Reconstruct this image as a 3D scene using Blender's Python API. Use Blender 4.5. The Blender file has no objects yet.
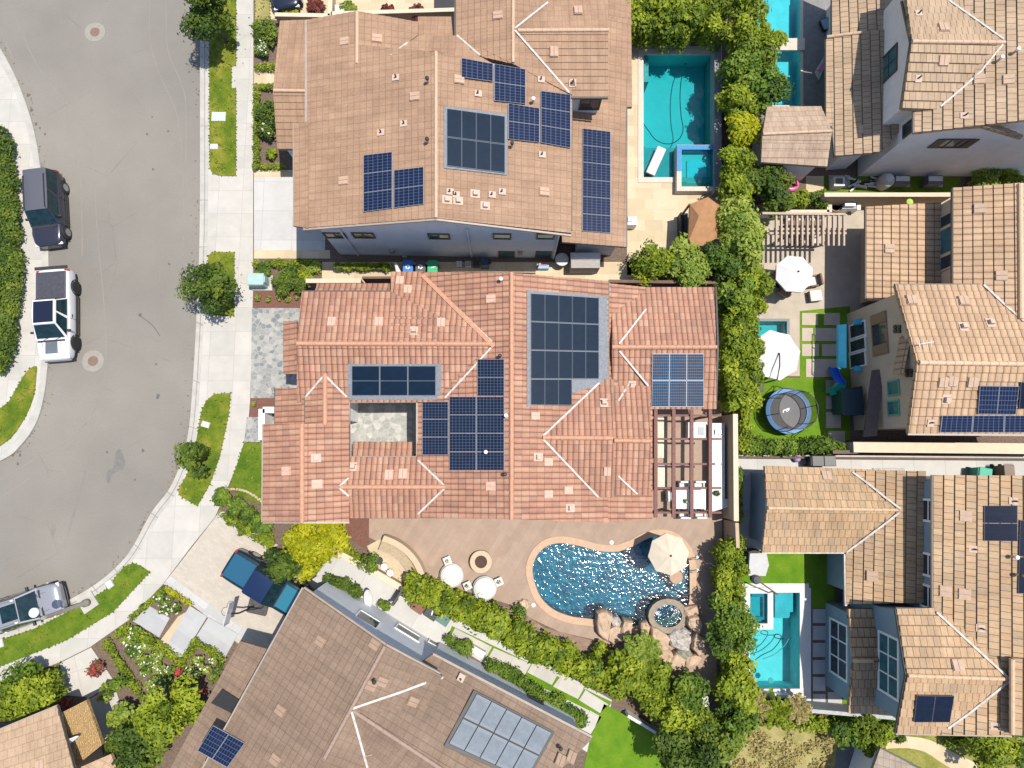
import bpy, math, random
import numpy as np
from mathutils import Vector, Matrix
random.seed(7); rng = np.random.default_rng(7)
scene = bpy.context.scene
COL = scene.collection
# ------------------------------------------------------------------ camera (drone looking almost straight down)
W, HH, F, ALT = 1024, 768, 610.0, 37.0
NX, NY = 505.0, 455.0                      # where the plumb line meets the picture
dn = Vector(((NX-512)/F, (384-NY)/F, -1)).normalized()
Zc = -dn
Xc = (Vector((1,0,0)) - Zc*Zc.x).normalized()
Yc = Zc.cross(Xc)
C2W = Matrix((Xc, Yc, Zc))
CAMP = Vector((0,0,ALT))
def ray(px, py):
    return C2W @ Vector(((px-512)/F, (384-py)/F, -1.0))
def P(px, py, z=0.0):
    r = ray(px, py)
    return CAMP + r*((z-ALT)/r.z)
cd = bpy.data.cameras.new('camera'); cam = bpy.data.objects.new('camera', cd); COL.objects.link(cam)
cam.matrix_world = Matrix.Translation(CAMP) @ C2W.to_4x4()
cd.sensor_width = 36; cd.lens = F/W*36; cd.clip_end = 2000; cd.clip_start = .1
scene.camera = cam
# ------------------------------------------------------------------ light
SUN = Vector((.30, .08, 1)).normalized()
w = bpy.data.worlds.new('World'); scene.world = w; w.use_nodes = True
nt = w.node_tree; bg = nt.nodes['Background']
sky = nt.nodes.new('ShaderNodeTexSky'); sky.sky_type = 'NISHITA'; sky.sun_disc = False
sky.sun_elevation = math.asin(SUN.z); sky.sun_rotation = math.atan2(SUN.x, SUN.y)
nt.links.new(sky.outputs[0], bg.inputs[0]); bg.inputs[1].default_value = .15
sl = bpy.data.lights.new('sun', 'SUN'); sl.energy = 5.0; sl.angle = math.radians(.5); sl.color = (1, .94, .84)
so = bpy.data.objects.new('sun', sl); COL.objects.link(so); so.rotation_euler = SUN.to_track_quat('Z','Y').to_euler(); so.location = (0,0,60)
vs = scene.view_settings; vs.view_transform = 'Standard'; vs.look = 'None'; vs.gamma = 1; vs.exposure = 0.37
# ------------------------------------------------------------------ materials
MATS = {}
def srgb(r, g, b):
    f = lambda c: (c/12.92 if c <= .04045 else ((c+.055)/1.055)**2.4)
    return (f(r/255), f(g/255), f(b/255), 1)
def c4(c): return tuple(c) if len(c) == 4 else (*c, 1)
class NT:
    def __init__(s, name):
        s.m = bpy.data.materials.new(name); s.m.use_nodes = True; s.t = s.m.node_tree
        s.b = s.t.nodes['Principled BSDF']; s.n = s.t.nodes; s.out = s.n['Material Output']
    def node(s, t, **k):
        n = s.n.new(t)
        for a, v in k.items(): setattr(n, a, v)
        return n
    def link(s, a, b): s.t.links.new(a, b)
    def math(s, op, a, b=None):
        n = s.node('ShaderNodeMath', operation=op)
        for i, v in enumerate((a, b)):
            if v is None: continue
            if isinstance(v, (int, float)): n.inputs[i].default_value = v
            else: s.link(v, n.inputs[i])
        return n.outputs[0]
    def ramp(s, fac, stops, interp='LINEAR'):
        n = s.node('ShaderNodeValToRGB'); cr = n.color_ramp; cr.interpolation = interp
        while len(cr.elements) < len(stops): cr.elements.new(.5)
        for e, (p, c) in zip(cr.elements, stops): e.position = p; e.color = c4(c)
        s.link(fac, n.inputs[0]); return n.outputs[0]
    def mix(s, fac, a, b, bt='MIX'):
        n = s.node('ShaderNodeMix', data_type='RGBA', blend_type=bt)
        for i, v in ((0, fac), (6, a), (7, b)):
            if isinstance(v, (int, float)): n.inputs[i].default_value = v
            elif isinstance(v, (tuple, list)): n.inputs[i].default_value = c4(v)
            else: s.link(v, n.inputs[i])
        return n.outputs[2]
    def pos(s): return s.node('ShaderNodeNewGeometry').outputs['Position']
    def noise(s, scale, detail=4, rough=.6, vec=None):
        n = s.node('ShaderNodeTexNoise'); n.inputs['Scale'].default_value = scale; n.inputs['Detail'].default_value = detail; n.inputs['Roughness'].default_value = rough
        s.link(vec if vec is not None else s.pos(), n.inputs['Vector']); return n.outputs[0]
    def bump(s, h, strength=.3, dist=.05):
        n = s.node('ShaderNodeBump'); n.inputs['Strength'].default_value = strength; n.inputs['Distance'].default_value = dist
        s.link(h, n.inputs['Height']); s.link(n.outputs[0], s.b.inputs['Normal'])
def mat(name, c1, c2=None, scale=2.0, rough=.8, metal=0, bump=0, fine=0, bscale=None, spec=None, lo=.35, hi=.65):
    if name in MATS: return MATS[name]
    k = NT(name); b = k.b
    b.inputs['Roughness'].default_value = rough; b.inputs['Metallic'].default_value = metal
    if spec is not None: b.inputs['Specular IOR Level'].default_value = spec
    if c2 is None:
        c2 = tuple(x*.86 for x in c1[:3])
    col = k.ramp(k.noise(scale), [(lo, c1), (hi, c2)])
    if fine:
        f = k.ramp(k.noise(38, 2), [(.3, (1-fine,)*3), (.7, (1+fine*.0+.0,)*3)])
        col = k.mix(1.0, col, f, 'MULTIPLY')
    k.link(col, b.inputs['Base Color'])
    if bump: k.bump(k.noise(bscale or 20, 3), bump, .05)
    MATS[name] = k.m; return k.m
def uv_of(k):
    n = k.node('ShaderNodeUVMap', uv_map='UVMap'); s = k.node('ShaderNodeSeparateXYZ'); k.link(n.outputs[0], s.inputs[0])
    return n.outputs[0], s.outputs[0], s.outputs[1]
def tilemat(name, cols, tw, th, barrel=False, joint=.75, offset=False, sheen=.75, course_shade=0, flat=.45):
    k = NT(name); b = k.b; b.inputs['Roughness'].default_value = sheen
    uv, u, v = uv_of(k)
    row = k.math('FLOOR', k.math('DIVIDE', v, th))
    uu = k.math('DIVIDE', u, tw)
    if offset: uu = k.math('ADD', uu, k.math('MULTIPLY', k.math('MODULO', row, 2), .5))
    cid = k.math('FLOOR', uu)
    cv = k.node('ShaderNodeCombineXYZ'); k.link(cid, cv.inputs[0]); k.link(row, cv.inputs[1])
    wn = k.node('ShaderNodeTexWhiteNoise', noise_dimensions='2D'); k.link(cv.outputs[0], wn.inputs['Vector'])
    n = len(cols)
    col = k.ramp(wn.outputs[0], [(i/n, c) for i, c in enumerate(cols)], 'CONSTANT')
    n_ = len(cols); av = tuple(sum(c[i] for c in cols)/n_ for i in range(3))
    col = k.mix(flat, col, av)
    soil = k.ramp(k.noise(.5, 5), [(.3, (.80,.77,.74)), (.7, (1.04,1.03,1.01))])
    sv = k.node('ShaderNodeCombineXYZ'); k.link(k.math('MULTIPLY', u, 2.6), sv.inputs[0]); k.link(k.math('MULTIPLY', v, .32), sv.inputs[1])
    soil = k.mix(1.0, soil, k.ramp(k.noise(1.0, 5, .65, sv.outputs[0]), [(.32, (.80,.78,.75)), (.62, (1.03,1.02,1.0))]), 'MULTIPLY')
    col = k.mix(1.0, col, soil, 'MULTIPLY')
    fine = k.ramp(k.noise(9, 3), [(.3, (.84,.84,.85)), (.7, (1,1,1))])
    col = k.mix(1.0, col, fine, 'MULTIPLY')
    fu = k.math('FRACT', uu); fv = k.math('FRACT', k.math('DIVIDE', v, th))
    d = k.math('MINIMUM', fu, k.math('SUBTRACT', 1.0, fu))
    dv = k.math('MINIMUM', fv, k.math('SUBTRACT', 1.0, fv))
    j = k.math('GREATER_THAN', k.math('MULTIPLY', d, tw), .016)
    j2 = k.math('GREATER_THAN', k.math('MULTIPLY', k.math('SUBTRACT', 1.0, fv) if course_shade else dv, th), course_shade if course_shade else .02)  # a nonzero band paints the step shadow of each tile row into the colour
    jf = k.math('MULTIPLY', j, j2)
    jc = k.mix(jf, (joint,joint*.94,joint*.88), (1,1,1))  # same factor darkens the real joints and the painted step shadow
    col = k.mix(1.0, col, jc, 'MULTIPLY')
    k.link(col, b.inputs['Base Color'])
    if barrel:
        h = k.math('POWER', k.math('ABSOLUTE', k.math('SINE', k.math('MULTIPLY', uu, math.pi))), .6)
        h = k.math('ADD', h, k.math('MULTIPLY', fv, .35))
        k.bump(h, .85, .09)
    else:
        k.bump(k.math('ADD', k.math('MULTIPLY', jf, .5), k.math('MULTIPLY', k.noise(14, 2), .5)), .5, .04)
    MATS[name] = k.m; return k.m
def pavemat(name, cols, tw, th, joint=(.2,.18,.15), jw=.012, rough=.85, mottled=.15, offset=.5):
    """running slabs laid in world x/y"""
    k = NT(name); b = k.b; b.inputs['Roughness'].default_value = rough
    uv, u, v = uv_of(k)
    row = k.math('FLOOR', k.math('DIVIDE', v, th))
    uu = k.math('ADD', k.math('DIVIDE', u, tw), k.math('MULTIPLY', k.math('MODULO', row, 2), offset))
    cid = k.math('FLOOR', uu)
    cv = k.node('ShaderNodeCombineXYZ'); k.link(cid, cv.inputs[0]); k.link(row, cv.inputs[1])
    wn = k.node('ShaderNodeTexWhiteNoise', noise_dimensions='2D'); k.link(cv.outputs[0], wn.inputs['Vector'])
    col = k.ramp(wn.outputs[0], [(i/len(cols), c) for i, c in enumerate(cols)], 'CONSTANT')
    col = k.mix(1.0, col, k.ramp(k.noise(1.1, 6, .7), [(.3, (1-mottled,)*3), (.7, (1,1,1))]), 'MULTIPLY')
    fu = k.math('FRACT', uu); fv = k.math('FRACT', k.math('DIVIDE', v, th))
    d = k.math('MINIMUM', k.math('MULTIPLY', k.math('MINIMUM', fu, k.math('SUBTRACT', 1.0, fu)), tw), k.math('MULTIPLY', k.math('MINIMUM', fv, k.math('SUBTRACT', 1.0, fv)), th))
    col = k.mix(k.math('LESS_THAN', d, jw), col, joint)
    k.link(col, b.inputs['Base Color']); k.bump(k.noise(25, 3), .15, .03)
    MATS[name] = k.m; return k.m
def flagmat(name, cols, scale, joint):
    k = NT(name); b = k.b; b.inputs['Roughness'].default_value = .85
    v = k.node('ShaderNodeTexVoronoi'); v.inputs['Scale'].default_value = scale; k.link(k.pos(), v.inputs['Vector'])
    e = k.node('ShaderNodeTexVoronoi', feature='DISTANCE_TO_EDGE'); e.inputs['Scale'].default_value = scale; k.link(k.pos(), e.inputs['Vector'])
    s = k.node('ShaderNodeSeparateColor'); k.link(v.outputs['Color'], s.inputs[0])
    col = k.ramp(s.outputs[0], [(i/len(cols), c) for i, c in enumerate(cols)], 'CONSTANT')
    col = k.mix(1.0, col, k.ramp(k.noise(5, 5), [(.3, (.8,)*3), (.7, (1,1,1))]), 'MULTIPLY')
    col = k.mix(k.math('LESS_THAN', e.outputs['Distance'], .05), col, joint)
    k.link(col, b.inputs['Base Color']); MATS[name] = k.m; return k.m
def cellmat(name, cell, line, nx, ny, lw=.05, rough=.18, border=.03, bcol=(.55,.58,.62)):
    k = NT(name); b = k.b; b.inputs['Roughness'].default_value = rough; b.inputs['Specular IOR Level'].default_value = .12
    uv, u, v = uv_of(k)
    def edge(x, n, wd):
        f = k.math('FRACT', k.math('MULTIPLY', x, n))
        return k.math('LESS_THAN', k.math('MINIMUM', f, k.math('SUBTRACT', 1.0, f)), wd)
    g = k.math('MAXIMUM', edge(u, nx, lw), edge(v, ny, lw))
    col = k.ramp(k.noise(3.0, 3), [(.3, cell), (.7, tuple(x*1.35 for x in cell[:3]))])
    col = k.mix(g, col, line)
    bd = k.math('MAXIMUM', edge(u, 1, border), edge(v, 1, border))
    col = k.mix(bd, col, bcol)
    k.link(col, b.inputs['Base Color']); MATS[name] = k.m; return k.m
def leafmat(name, cols, trans=.35, rough=.55):
    k = NT(name); b = k.b; b.inputs['Roughness'].default_value = rough
    b.inputs['Specular IOR Level'].default_value = .25
    a = k.node('ShaderNodeAttribute', attribute_name='tint')
    col = k.ramp(a.outputs['Fac'], [(i/(len(cols)-1), c) for i, c in enumerate(cols)])
    k.link(col, b.inputs['Base Color'])
    t = k.node('ShaderNodeBsdfTranslucent'); k.link(col, t.inputs[0])
    m = k.node('ShaderNodeMixShader'); m.inputs[0].default_value = trans
    k.link(b.outputs[0], m.inputs[1]); k.link(t.outputs[0], m.inputs[2]); k.link(m.outputs[0], k.out.inputs[0])
    MATS[name] = k.m; return k.m
def watermat(name, tint, wave=6.0, amp=.25, gloss=.06, fres=.06, foam=None):
    k = NT(name)
    n1 = k.noise(wave, 3, .55)
    bp = k.node('ShaderNodeBump'); bp.inputs['Strength'].default_value = 1; bp.inputs['Distance'].default_value = amp; k.link(n1, bp.inputs['Height'])
    tr = k.node('ShaderNodeBsdfTransparent'); tr.inputs[0].default_value = c4(tint)
    gl = k.node('ShaderNodeBsdfGlossy'); gl.inputs['Roughness'].default_value = gloss; k.link(bp.outputs[0], gl.inputs['Normal'])
    m = k.node('ShaderNodeMixShader'); m.inputs[0].default_value = fres
    k.link(tr.outputs[0], m.inputs[1]); k.link(gl.outputs[0], m.inputs[2])
    outn = m.outputs[0]
    if foam:
        df = k.node('ShaderNodeBsdfDiffuse'); df.inputs[0].default_value = (.85,.9,.95,1)
        m2 = k.node('ShaderNodeMixShader'); k.link(k.ramp(k.noise(foam, 5, .65), [(.52, (0,0,0)), (.72, (.8,.8,.8))]), m2.inputs[0])
        k.link(outn, m2.inputs[1]); k.link(df.outputs[0], m2.inputs[2]); outn = m2.outputs[0]
    k.link(outn, k.out.inputs[0]); MATS[name] = k.m; return k.m
# ------------------------------------------------------------------ mesh builder
def rootloc(o):
    v = Vector((0,0,0))
    while o is not None: v = v + o.location; o = o.parent
    return v
class MB:
    def __init__(s): s.v = []; s.f = []; s.uv = []
    def face(s, pts, uv=None):
        i = len(s.v); s.v.extend([Vector(p) for p in pts]); s.f.append(tuple(range(i, i+len(pts)))); s.uv.append(uv)
    def prism(s, poly, z0, z1, cap=True):
        """poly: xy points, any winding"""
        pts = [Vector((p[0], p[1])) for p in poly]
        if area(pts) < 0: pts.reverse()
        n = len(pts); i = len(s.v)
        s.v.extend([Vector((p.x, p.y, z0)) for p in pts]); s.v.extend([Vector((p.x, p.y, z1)) for p in pts])
        for j in range(n):
            k = (j+1) % n; s.f.append((i+j, i+k, i+n+k, i+n+j)); s.uv.append(None)
        s.f.append(tuple(range(i+n, i+2*n))); s.uv.append([(p.x, p.y) for p in pts])
        if cap: s.f.append(tuple(reversed(range(i, i+n)))); s.uv.append(None)
        return s
    def box(s, c, size, rz=0, M=None):
        hx, hy, hz = size[0]/2, size[1]/2, size[2]/2
        i = len(s.v); cc = Vector(c); ca, sa = math.cos(rz), math.sin(rz)
        for x in (-hx, hx):
            for y in (-hy, hy):
                for z in (-hz, hz):
                    q = Vector((x*ca-y*sa, x*sa+y*ca, z))
                    if M is not None: q = M @ Vector((x, y, z))
                    s.v.append(cc+q)
        for f in ((0,1,3,2), (4,6,7,5), (0,4,5,1), (2,3,7,6), (0,2,6,4), (1,5,7,3)):
            s.f.append(tuple(i+k for k in f)); s.uv.append(None)
        return s
    def bar(s, a, b, wd, hg):
        a = Vector(a); b = Vector(b); d = b-a; L = d.length
        if L < 1e-6: return s
        d.normalize(); up = Vector((0,0,1)) if abs(d.z) < .95 else Vector((1,0,0))
        y = up.cross(d).normalized(); z = d.cross(y)
        M = Matrix((d, y, z)).transposed()
        return s.box((a+b)/2, (L, wd, hg), M=M)
    def tube(s, pts, r, n=8, closed=False, r1=None):
        pts = [Vector(p) for p in pts]; m = len(pts); i = len(s.v); ref = None
        for j, p in enumerate(pts):
            if closed: d = pts[(j+1) % m]-pts[j-1]
            else: d = pts[min(j+1, m-1)]-pts[max(j-1, 0)]
            d.normalize()
            a = d.cross(Vector((0,0,1)) if abs(d.z) < .9 else Vector((1,0,0))).normalized(); b = d.cross(a)
            rr = r if r1 is None else r+(r1-r)*j/(m-1)
            for k in range(n):
                t = 2*math.pi*k/n; s.v.append(p+(a*math.cos(t)+b*math.sin(t))*rr)
        for j in range(m if closed else m-1):
            j2 = (j+1) % m
            for k in range(n):
                k2 = (k+1) % n; s.f.append((i+j*n+k, i+j*n+k2, i+j2*n+k2, i+j2*n+k)); s.uv.append(None)
        if not closed:
            s.f.append(tuple(reversed(range(i, i+n)))); s.uv.append(None)
            s.f.append(tuple(range(i+(m-1)*n, i+m*n))); s.uv.append(None)
        return s
    def lathe(s, prof, c=(0,0,0), n=24, rz=0):
        """prof: (r,z) from bottom to top"""
        i = len(s.v); c = Vector(c); m = len(prof)
        for r, z in prof:
            for k in range(n):
                t = 2*math.pi*k/n+rz; s.v.append(c+Vector((max(r,1e-4)*math.cos(t), max(r,1e-4)*math.sin(t), z)))
        for j in range(m-1):
            for k in range(n):
                k2 = (k+1) % n; s.f.append((i+j*n+k, i+j*n+k2, i+(j+1)*n+k2, i+(j+1)*n+k)); s.uv.append(None)
        s.f.append(tuple(reversed(range(i, i+n)))); s.uv.append(None)
        s.f.append(tuple(range(i+(m-1)*n, i+m*n))); s.uv.append(None)
        return s
    def grid(s, rows, closed=False):
        i = len(s.v); m = len(rows); n = len(rows[0])
        for r in rows: s.v.extend([Vector(p) for p in r])
        for j in range(m-1):
            for k in range(n if closed else n-1):
                k2 = (k+1) % n; s.f.append((i+j*n+k, i+j*n+k2, i+(j+1)*n+k2, i+(j+1)*n+k)); s.uv.append(None)
        return s
    def build(s, name, m, parent=None, smooth=False, origin=None, bevel=0, subsurf=0, ang=None):
        me = bpy.data.meshes.new(name)
        if parent is not None: off = rootloc(parent)
        elif origin is not None: off = Vector(origin)
        else:
            xs = [p.x for p in s.v]; ys = [p.y for p in s.v]; zs = [p.z for p in s.v]
            off = Vector(((min(xs)+max(xs))/2, (min(ys)+max(ys))/2, min(zs)))
        me.from_pydata([tuple(p-off) for p in s.v], [], s.f)
        if any(u is not None for u in s.uv):
            ul = me.uv_layers.new(name='UVMap'); li = 0
            for f, u in zip(s.f, s.uv):
                for q in range(len(f)):
                    if u is not None: ul.data[li].uv = u[q]
                    li += 1
        me.materials.append(m)
        if smooth: me.shade_smooth()
        o = bpy.data.objects.new(name, me); COL.objects.link(o)
        if parent is not None: o.parent = parent
        else: o.location = off
        if bevel:
            b = o.modifiers.new('bevel', 'BEVEL'); b.width = bevel; b.segments = 2; b.limit_method = 'ANGLE'
        if subsurf:
            b = o.modifiers.new('sub', 'SUBSURF'); b.levels = subsurf; b.render_levels = subsurf
        return o
def area(p):
    return sum(p[i][0]*p[(i+1) % len(p)][1]-p[(i+1) % len(p)][0]*p[i][1] for i in range(len(p)))/2
def inset(poly, d):
    p = [Vector((q[0], q[1])) for q in poly]
    if area(p) < 0: p.reverse()
    out = []; n = len(p)
    for i in range(n):
        a, b, c = p[i-1], p[i], p[(i+1) % n]
        e1 = (b-a).normalized(); e2 = (c-b).normalized()
        n1 = Vector((-e1.y, e1.x)); n2 = Vector((-e2.y, e2.x))
        k = 1+n1.dot(n2)
        out.append(b+(n1+n2)*(d/max(k, .3)))
    return out
def smooth(pts, n=5, closed=False):
    out = []; m = len(pts)
    rngi = range(m) if closed else range(m-1)
    g = (lambda i: pts[i % m]) if closed else (lambda i: pts[max(0, min(m-1, i))])
    for i in rngi:
        p0, p1, p2, p3 = g(i-1), g(i), g(i+1), g(i+2)
        for j in range(n):
            t = j/n
            out.append(tuple(.5*((2*p1[a])+(-p0[a]+p2[a])*t+(2*p0[a]-5*p1[a]+4*p2[a]-p3[a])*t*t+(-p0[a]+3*p1[a]-3*p2[a]+p3[a])*t**3) for a in range(2)))
    if not closed: out.append(tuple(pts[-1][:2]))
    return out
def tag(o, label, cat, group=None):
    o['label'] = label; o['category'] = cat
    if group: o['group'] = group
    return o
def thing(name, label, cat, loc=(0,0,0), group=None, rz=0):
    o = bpy.data.objects.new(name, None); COL.objects.link(o); o.location = loc; o.rotation_euler = (0,0,rz); o.empty_display_size = .3
    return tag(o, label, cat, group)
def dup(root, loc, rz=0, label=None, sc=None, group=None):
    def cp(o, par):
        c = o.copy(); COL.objects.link(c); c.parent = par
        for ch in list(o.children): cp(ch, c)
        return c
    r = cp(root, None); r.location = loc; r.rotation_euler = (0,0,rz)
    if sc is not None: r.scale = sc if isinstance(sc, tuple) else (sc,)*3
    if label: r['label'] = label
    if group: r['group'] = group
    return r
def struct(o): o['kind'] = 'structure'; return o
def stuff(o): o['kind'] = 'stuff'; return o
def pp(pts, z): return [P(x, y, z) for x, y in pts]
G = .12                                   # level of the pavements and gardens above the road
def sheet(name, pts, z, m, depth=.05, rot=0):
    mb = MB(); w_ = pp(pts, z); mb.prism(w_, z-depth, z, cap=False)
    if rot:
        c, s_ = math.cos(rot), math.sin(rot)
        mb.uv = [None if u is None else [(x*c+y*s_, -x*s_+y*c) for x, y in u] for u in mb.uv]
    return struct(mb.build(name, m))
# ------------------------------------------------------------------ houses
def C(h):  # hex-ish helper from 0-255 triple
    return srgb(*h)[:3]
TERRA = tilemat('terracotta tile', [(.39,.20,.135), (.44,.245,.17), (.36,.175,.118), (.42,.22,.15), (.46,.285,.20), (.30,.16,.122), (.40,.21,.14)], .30, .42, barrel=True, joint=.60)
TERRAB = tilemat('terracotta flat tile', [(.36,.19,.125), (.42,.24,.16), (.33,.165,.11), (.40,.215,.14), (.45,.28,.19), (.29,.155,.115), (.38,.20,.13)], .33, .40, barrel=False, joint=.72)
TANA = tilemat('tan brown tile', [(.315,.198,.130), (.34,.22,.145), (.285,.176,.114), (.325,.206,.130), (.36,.238,.158)], .40, .36, joint=.82, flat=.62)
BROWN = tilemat('brown grey tile', [(.208,.146,.106), (.228,.162,.119), (.19,.132,.096), (.22,.153,.109), (.24,.173,.126)], .40, .36, joint=.82, flat=.62)
GOLD = tilemat('golden tan tile', [(.40,.275,.16), (.43,.30,.18), (.345,.235,.14), (.46,.315,.19), (.325,.245,.16), (.41,.255,.14)], .33, .48, joint=.42, offset=True, course_shade=.05)
BUFF = tilemat('buff tile', [(.39,.285,.19), (.42,.31,.21), (.37,.268,.178), (.40,.29,.19), (.345,.25,.17)], .33, .48, joint=.42, offset=True, course_shade=.05)
SAND = tilemat('sand barrel tile', [(.44,.295,.185), (.47,.32,.205), (.41,.27,.17), (.45,.305,.19), (.49,.34,.22)], .36, .46, barrel=True, joint=.45, course_shade=.045)
PINKB = tilemat('pinkish shingle', [(.36,.27,.20), (.40,.30,.225), (.33,.245,.185), (.37,.27,.20), (.42,.33,.25)], .40, .42, joint=.78, offset=True)
LIGHTT = tilemat('pale tan tile', [(.42,.30,.20), (.45,.33,.225), (.40,.285,.19), (.43,.31,.21)], .40, .42, joint=.8, offset=True)
FLASH = mat('pale mortar flashing', (.50,.47,.44), (.34,.31,.28), 5, .7)
DARKF = mat('dark metal trim', (.06,.055,.05), None, 3, .5)
GUT = mat('gutter metal', (.30,.25,.21), None, 3, .5)
GREYW = mat('pale grey stucco', (.52,.54,.58), (.47,.49,.53), 1.5, .9, bump=.15, bscale=30)
WHITEW = mat('white stucco', (.72,.71,.69), (.66,.65,.63), 1.5, .9, bump=.15, bscale=30)
LAVW = mat('cream stucco', (.70,.66,.62), (.64,.60,.565), 1.5, .9, bump=.15, bscale=30)
TANW = mat('tan stucco', (.50,.375,.265), (.45,.34,.24), 1.5, .9, bump=.15, bscale=30)
BLUEW = mat('blue grey board wall', (.21,.285,.33), (.185,.255,.30), 1.5, .85)
SLATEW = mat('slate grey wall', (.58,.60,.64), (.53,.55,.59), 1.5, .85)
GLASS = mat('window glass', (.03,.09,.11), (.05,.15,.17), 2, .08)
GLASSD = mat('dark window glass', (.02,.03,.04), (.04,.05,.06), 2, .08)
WHITEP = mat('white painted frame', (.75,.75,.74), None, 2, .5)
DARKP = mat('dark brown frame', (.06,.05,.045), None, 2, .5)
PV = cellmat('blue solar cells', (.006,.012,.036), (.07,.085,.125), 6, 6, .05, .3, .014, (.24,.26,.29))
PVB = cellmat('dark solar cells', (.006,.012,.03), (.075,.09,.12), 6, 8, .05, .3, .014, (.24,.26,.29))
PVL = cellmat('steel blue solar cells', (.010,.04,.085), (.16,.12,.10), 9, 9, .07, .3, .015, (.5,.52,.56))
THERM = cellmat('dark blue collector', (.0025,.010,.024), (.0035,.015,.033), 1, 14, .02, .5, .012, (.14,.17,.20))
SLATE = mat('grey slate apron', (.19,.2,.22), (.13,.14,.155), 9, .7, bump=.4, bscale=40)
BLACKP = cellmat('black solar panel', (.006,.010,.022), (.02,.024,.04), 2, 1, .01, .2, .012, (.10,.10,.12))
SILV = cellmat('bright reflective collector', (.13,.15,.17), (.185,.205,.23), 1, 22, .12, .25, .015, (.04,.05,.06))
VENTM = mat('roof vent clay', (.40,.275,.215), (.36,.24,.185), 4, .8)
VENTW = mat('roof vent pale', (.45,.34,.27), (.40,.30,.24), 4, .8)
BLACKM = mat('black fitting', (.02,.02,.02), None, 2, .5)
def up_normal(pts):
    n = Vector((0,0,0))
    for i in range(len(pts)):
        a, b = pts[i], pts[(i+1) % len(pts)]
        n += Vector(((a.y-b.y)*(a.z+b.z), (a.z-b.z)*(a.x+b.x), (a.x-b.x)*(a.y+b.y)))
    n.normalize()
    return n if n.z > 0 else -n
def clip(poly, key, lim, keep_less):
    out = []
    for i in range(len(poly)):
        a, b = poly[i], poly[(i+1) % len(poly)]; ka, kb = key(a)-lim, key(b)-lim
        if not keep_less: ka, kb = -ka, -kb
        if ka <= 0: out.append(a)
        if (ka < 0 < kb) or (kb < 0 < ka): out.append(a+(b-a)*(ka/(ka-kb)))
    return out
def inpoly(x, y, poly):
    c = False
    for i in range(len(poly)):
        a, b = poly[i], poly[i-1]
        if (a.y > y) != (b.y > y) and x < (b.x-a.x)*(y-a.y)/(b.y-a.y)+a.x: c = not c
    return c
VCOL = {'terracotta tile': (.50,.33,.25), 'brown grey tile': (.29,.20,.14), 'tan brown tile': (.42,.28,.20)}
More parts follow.
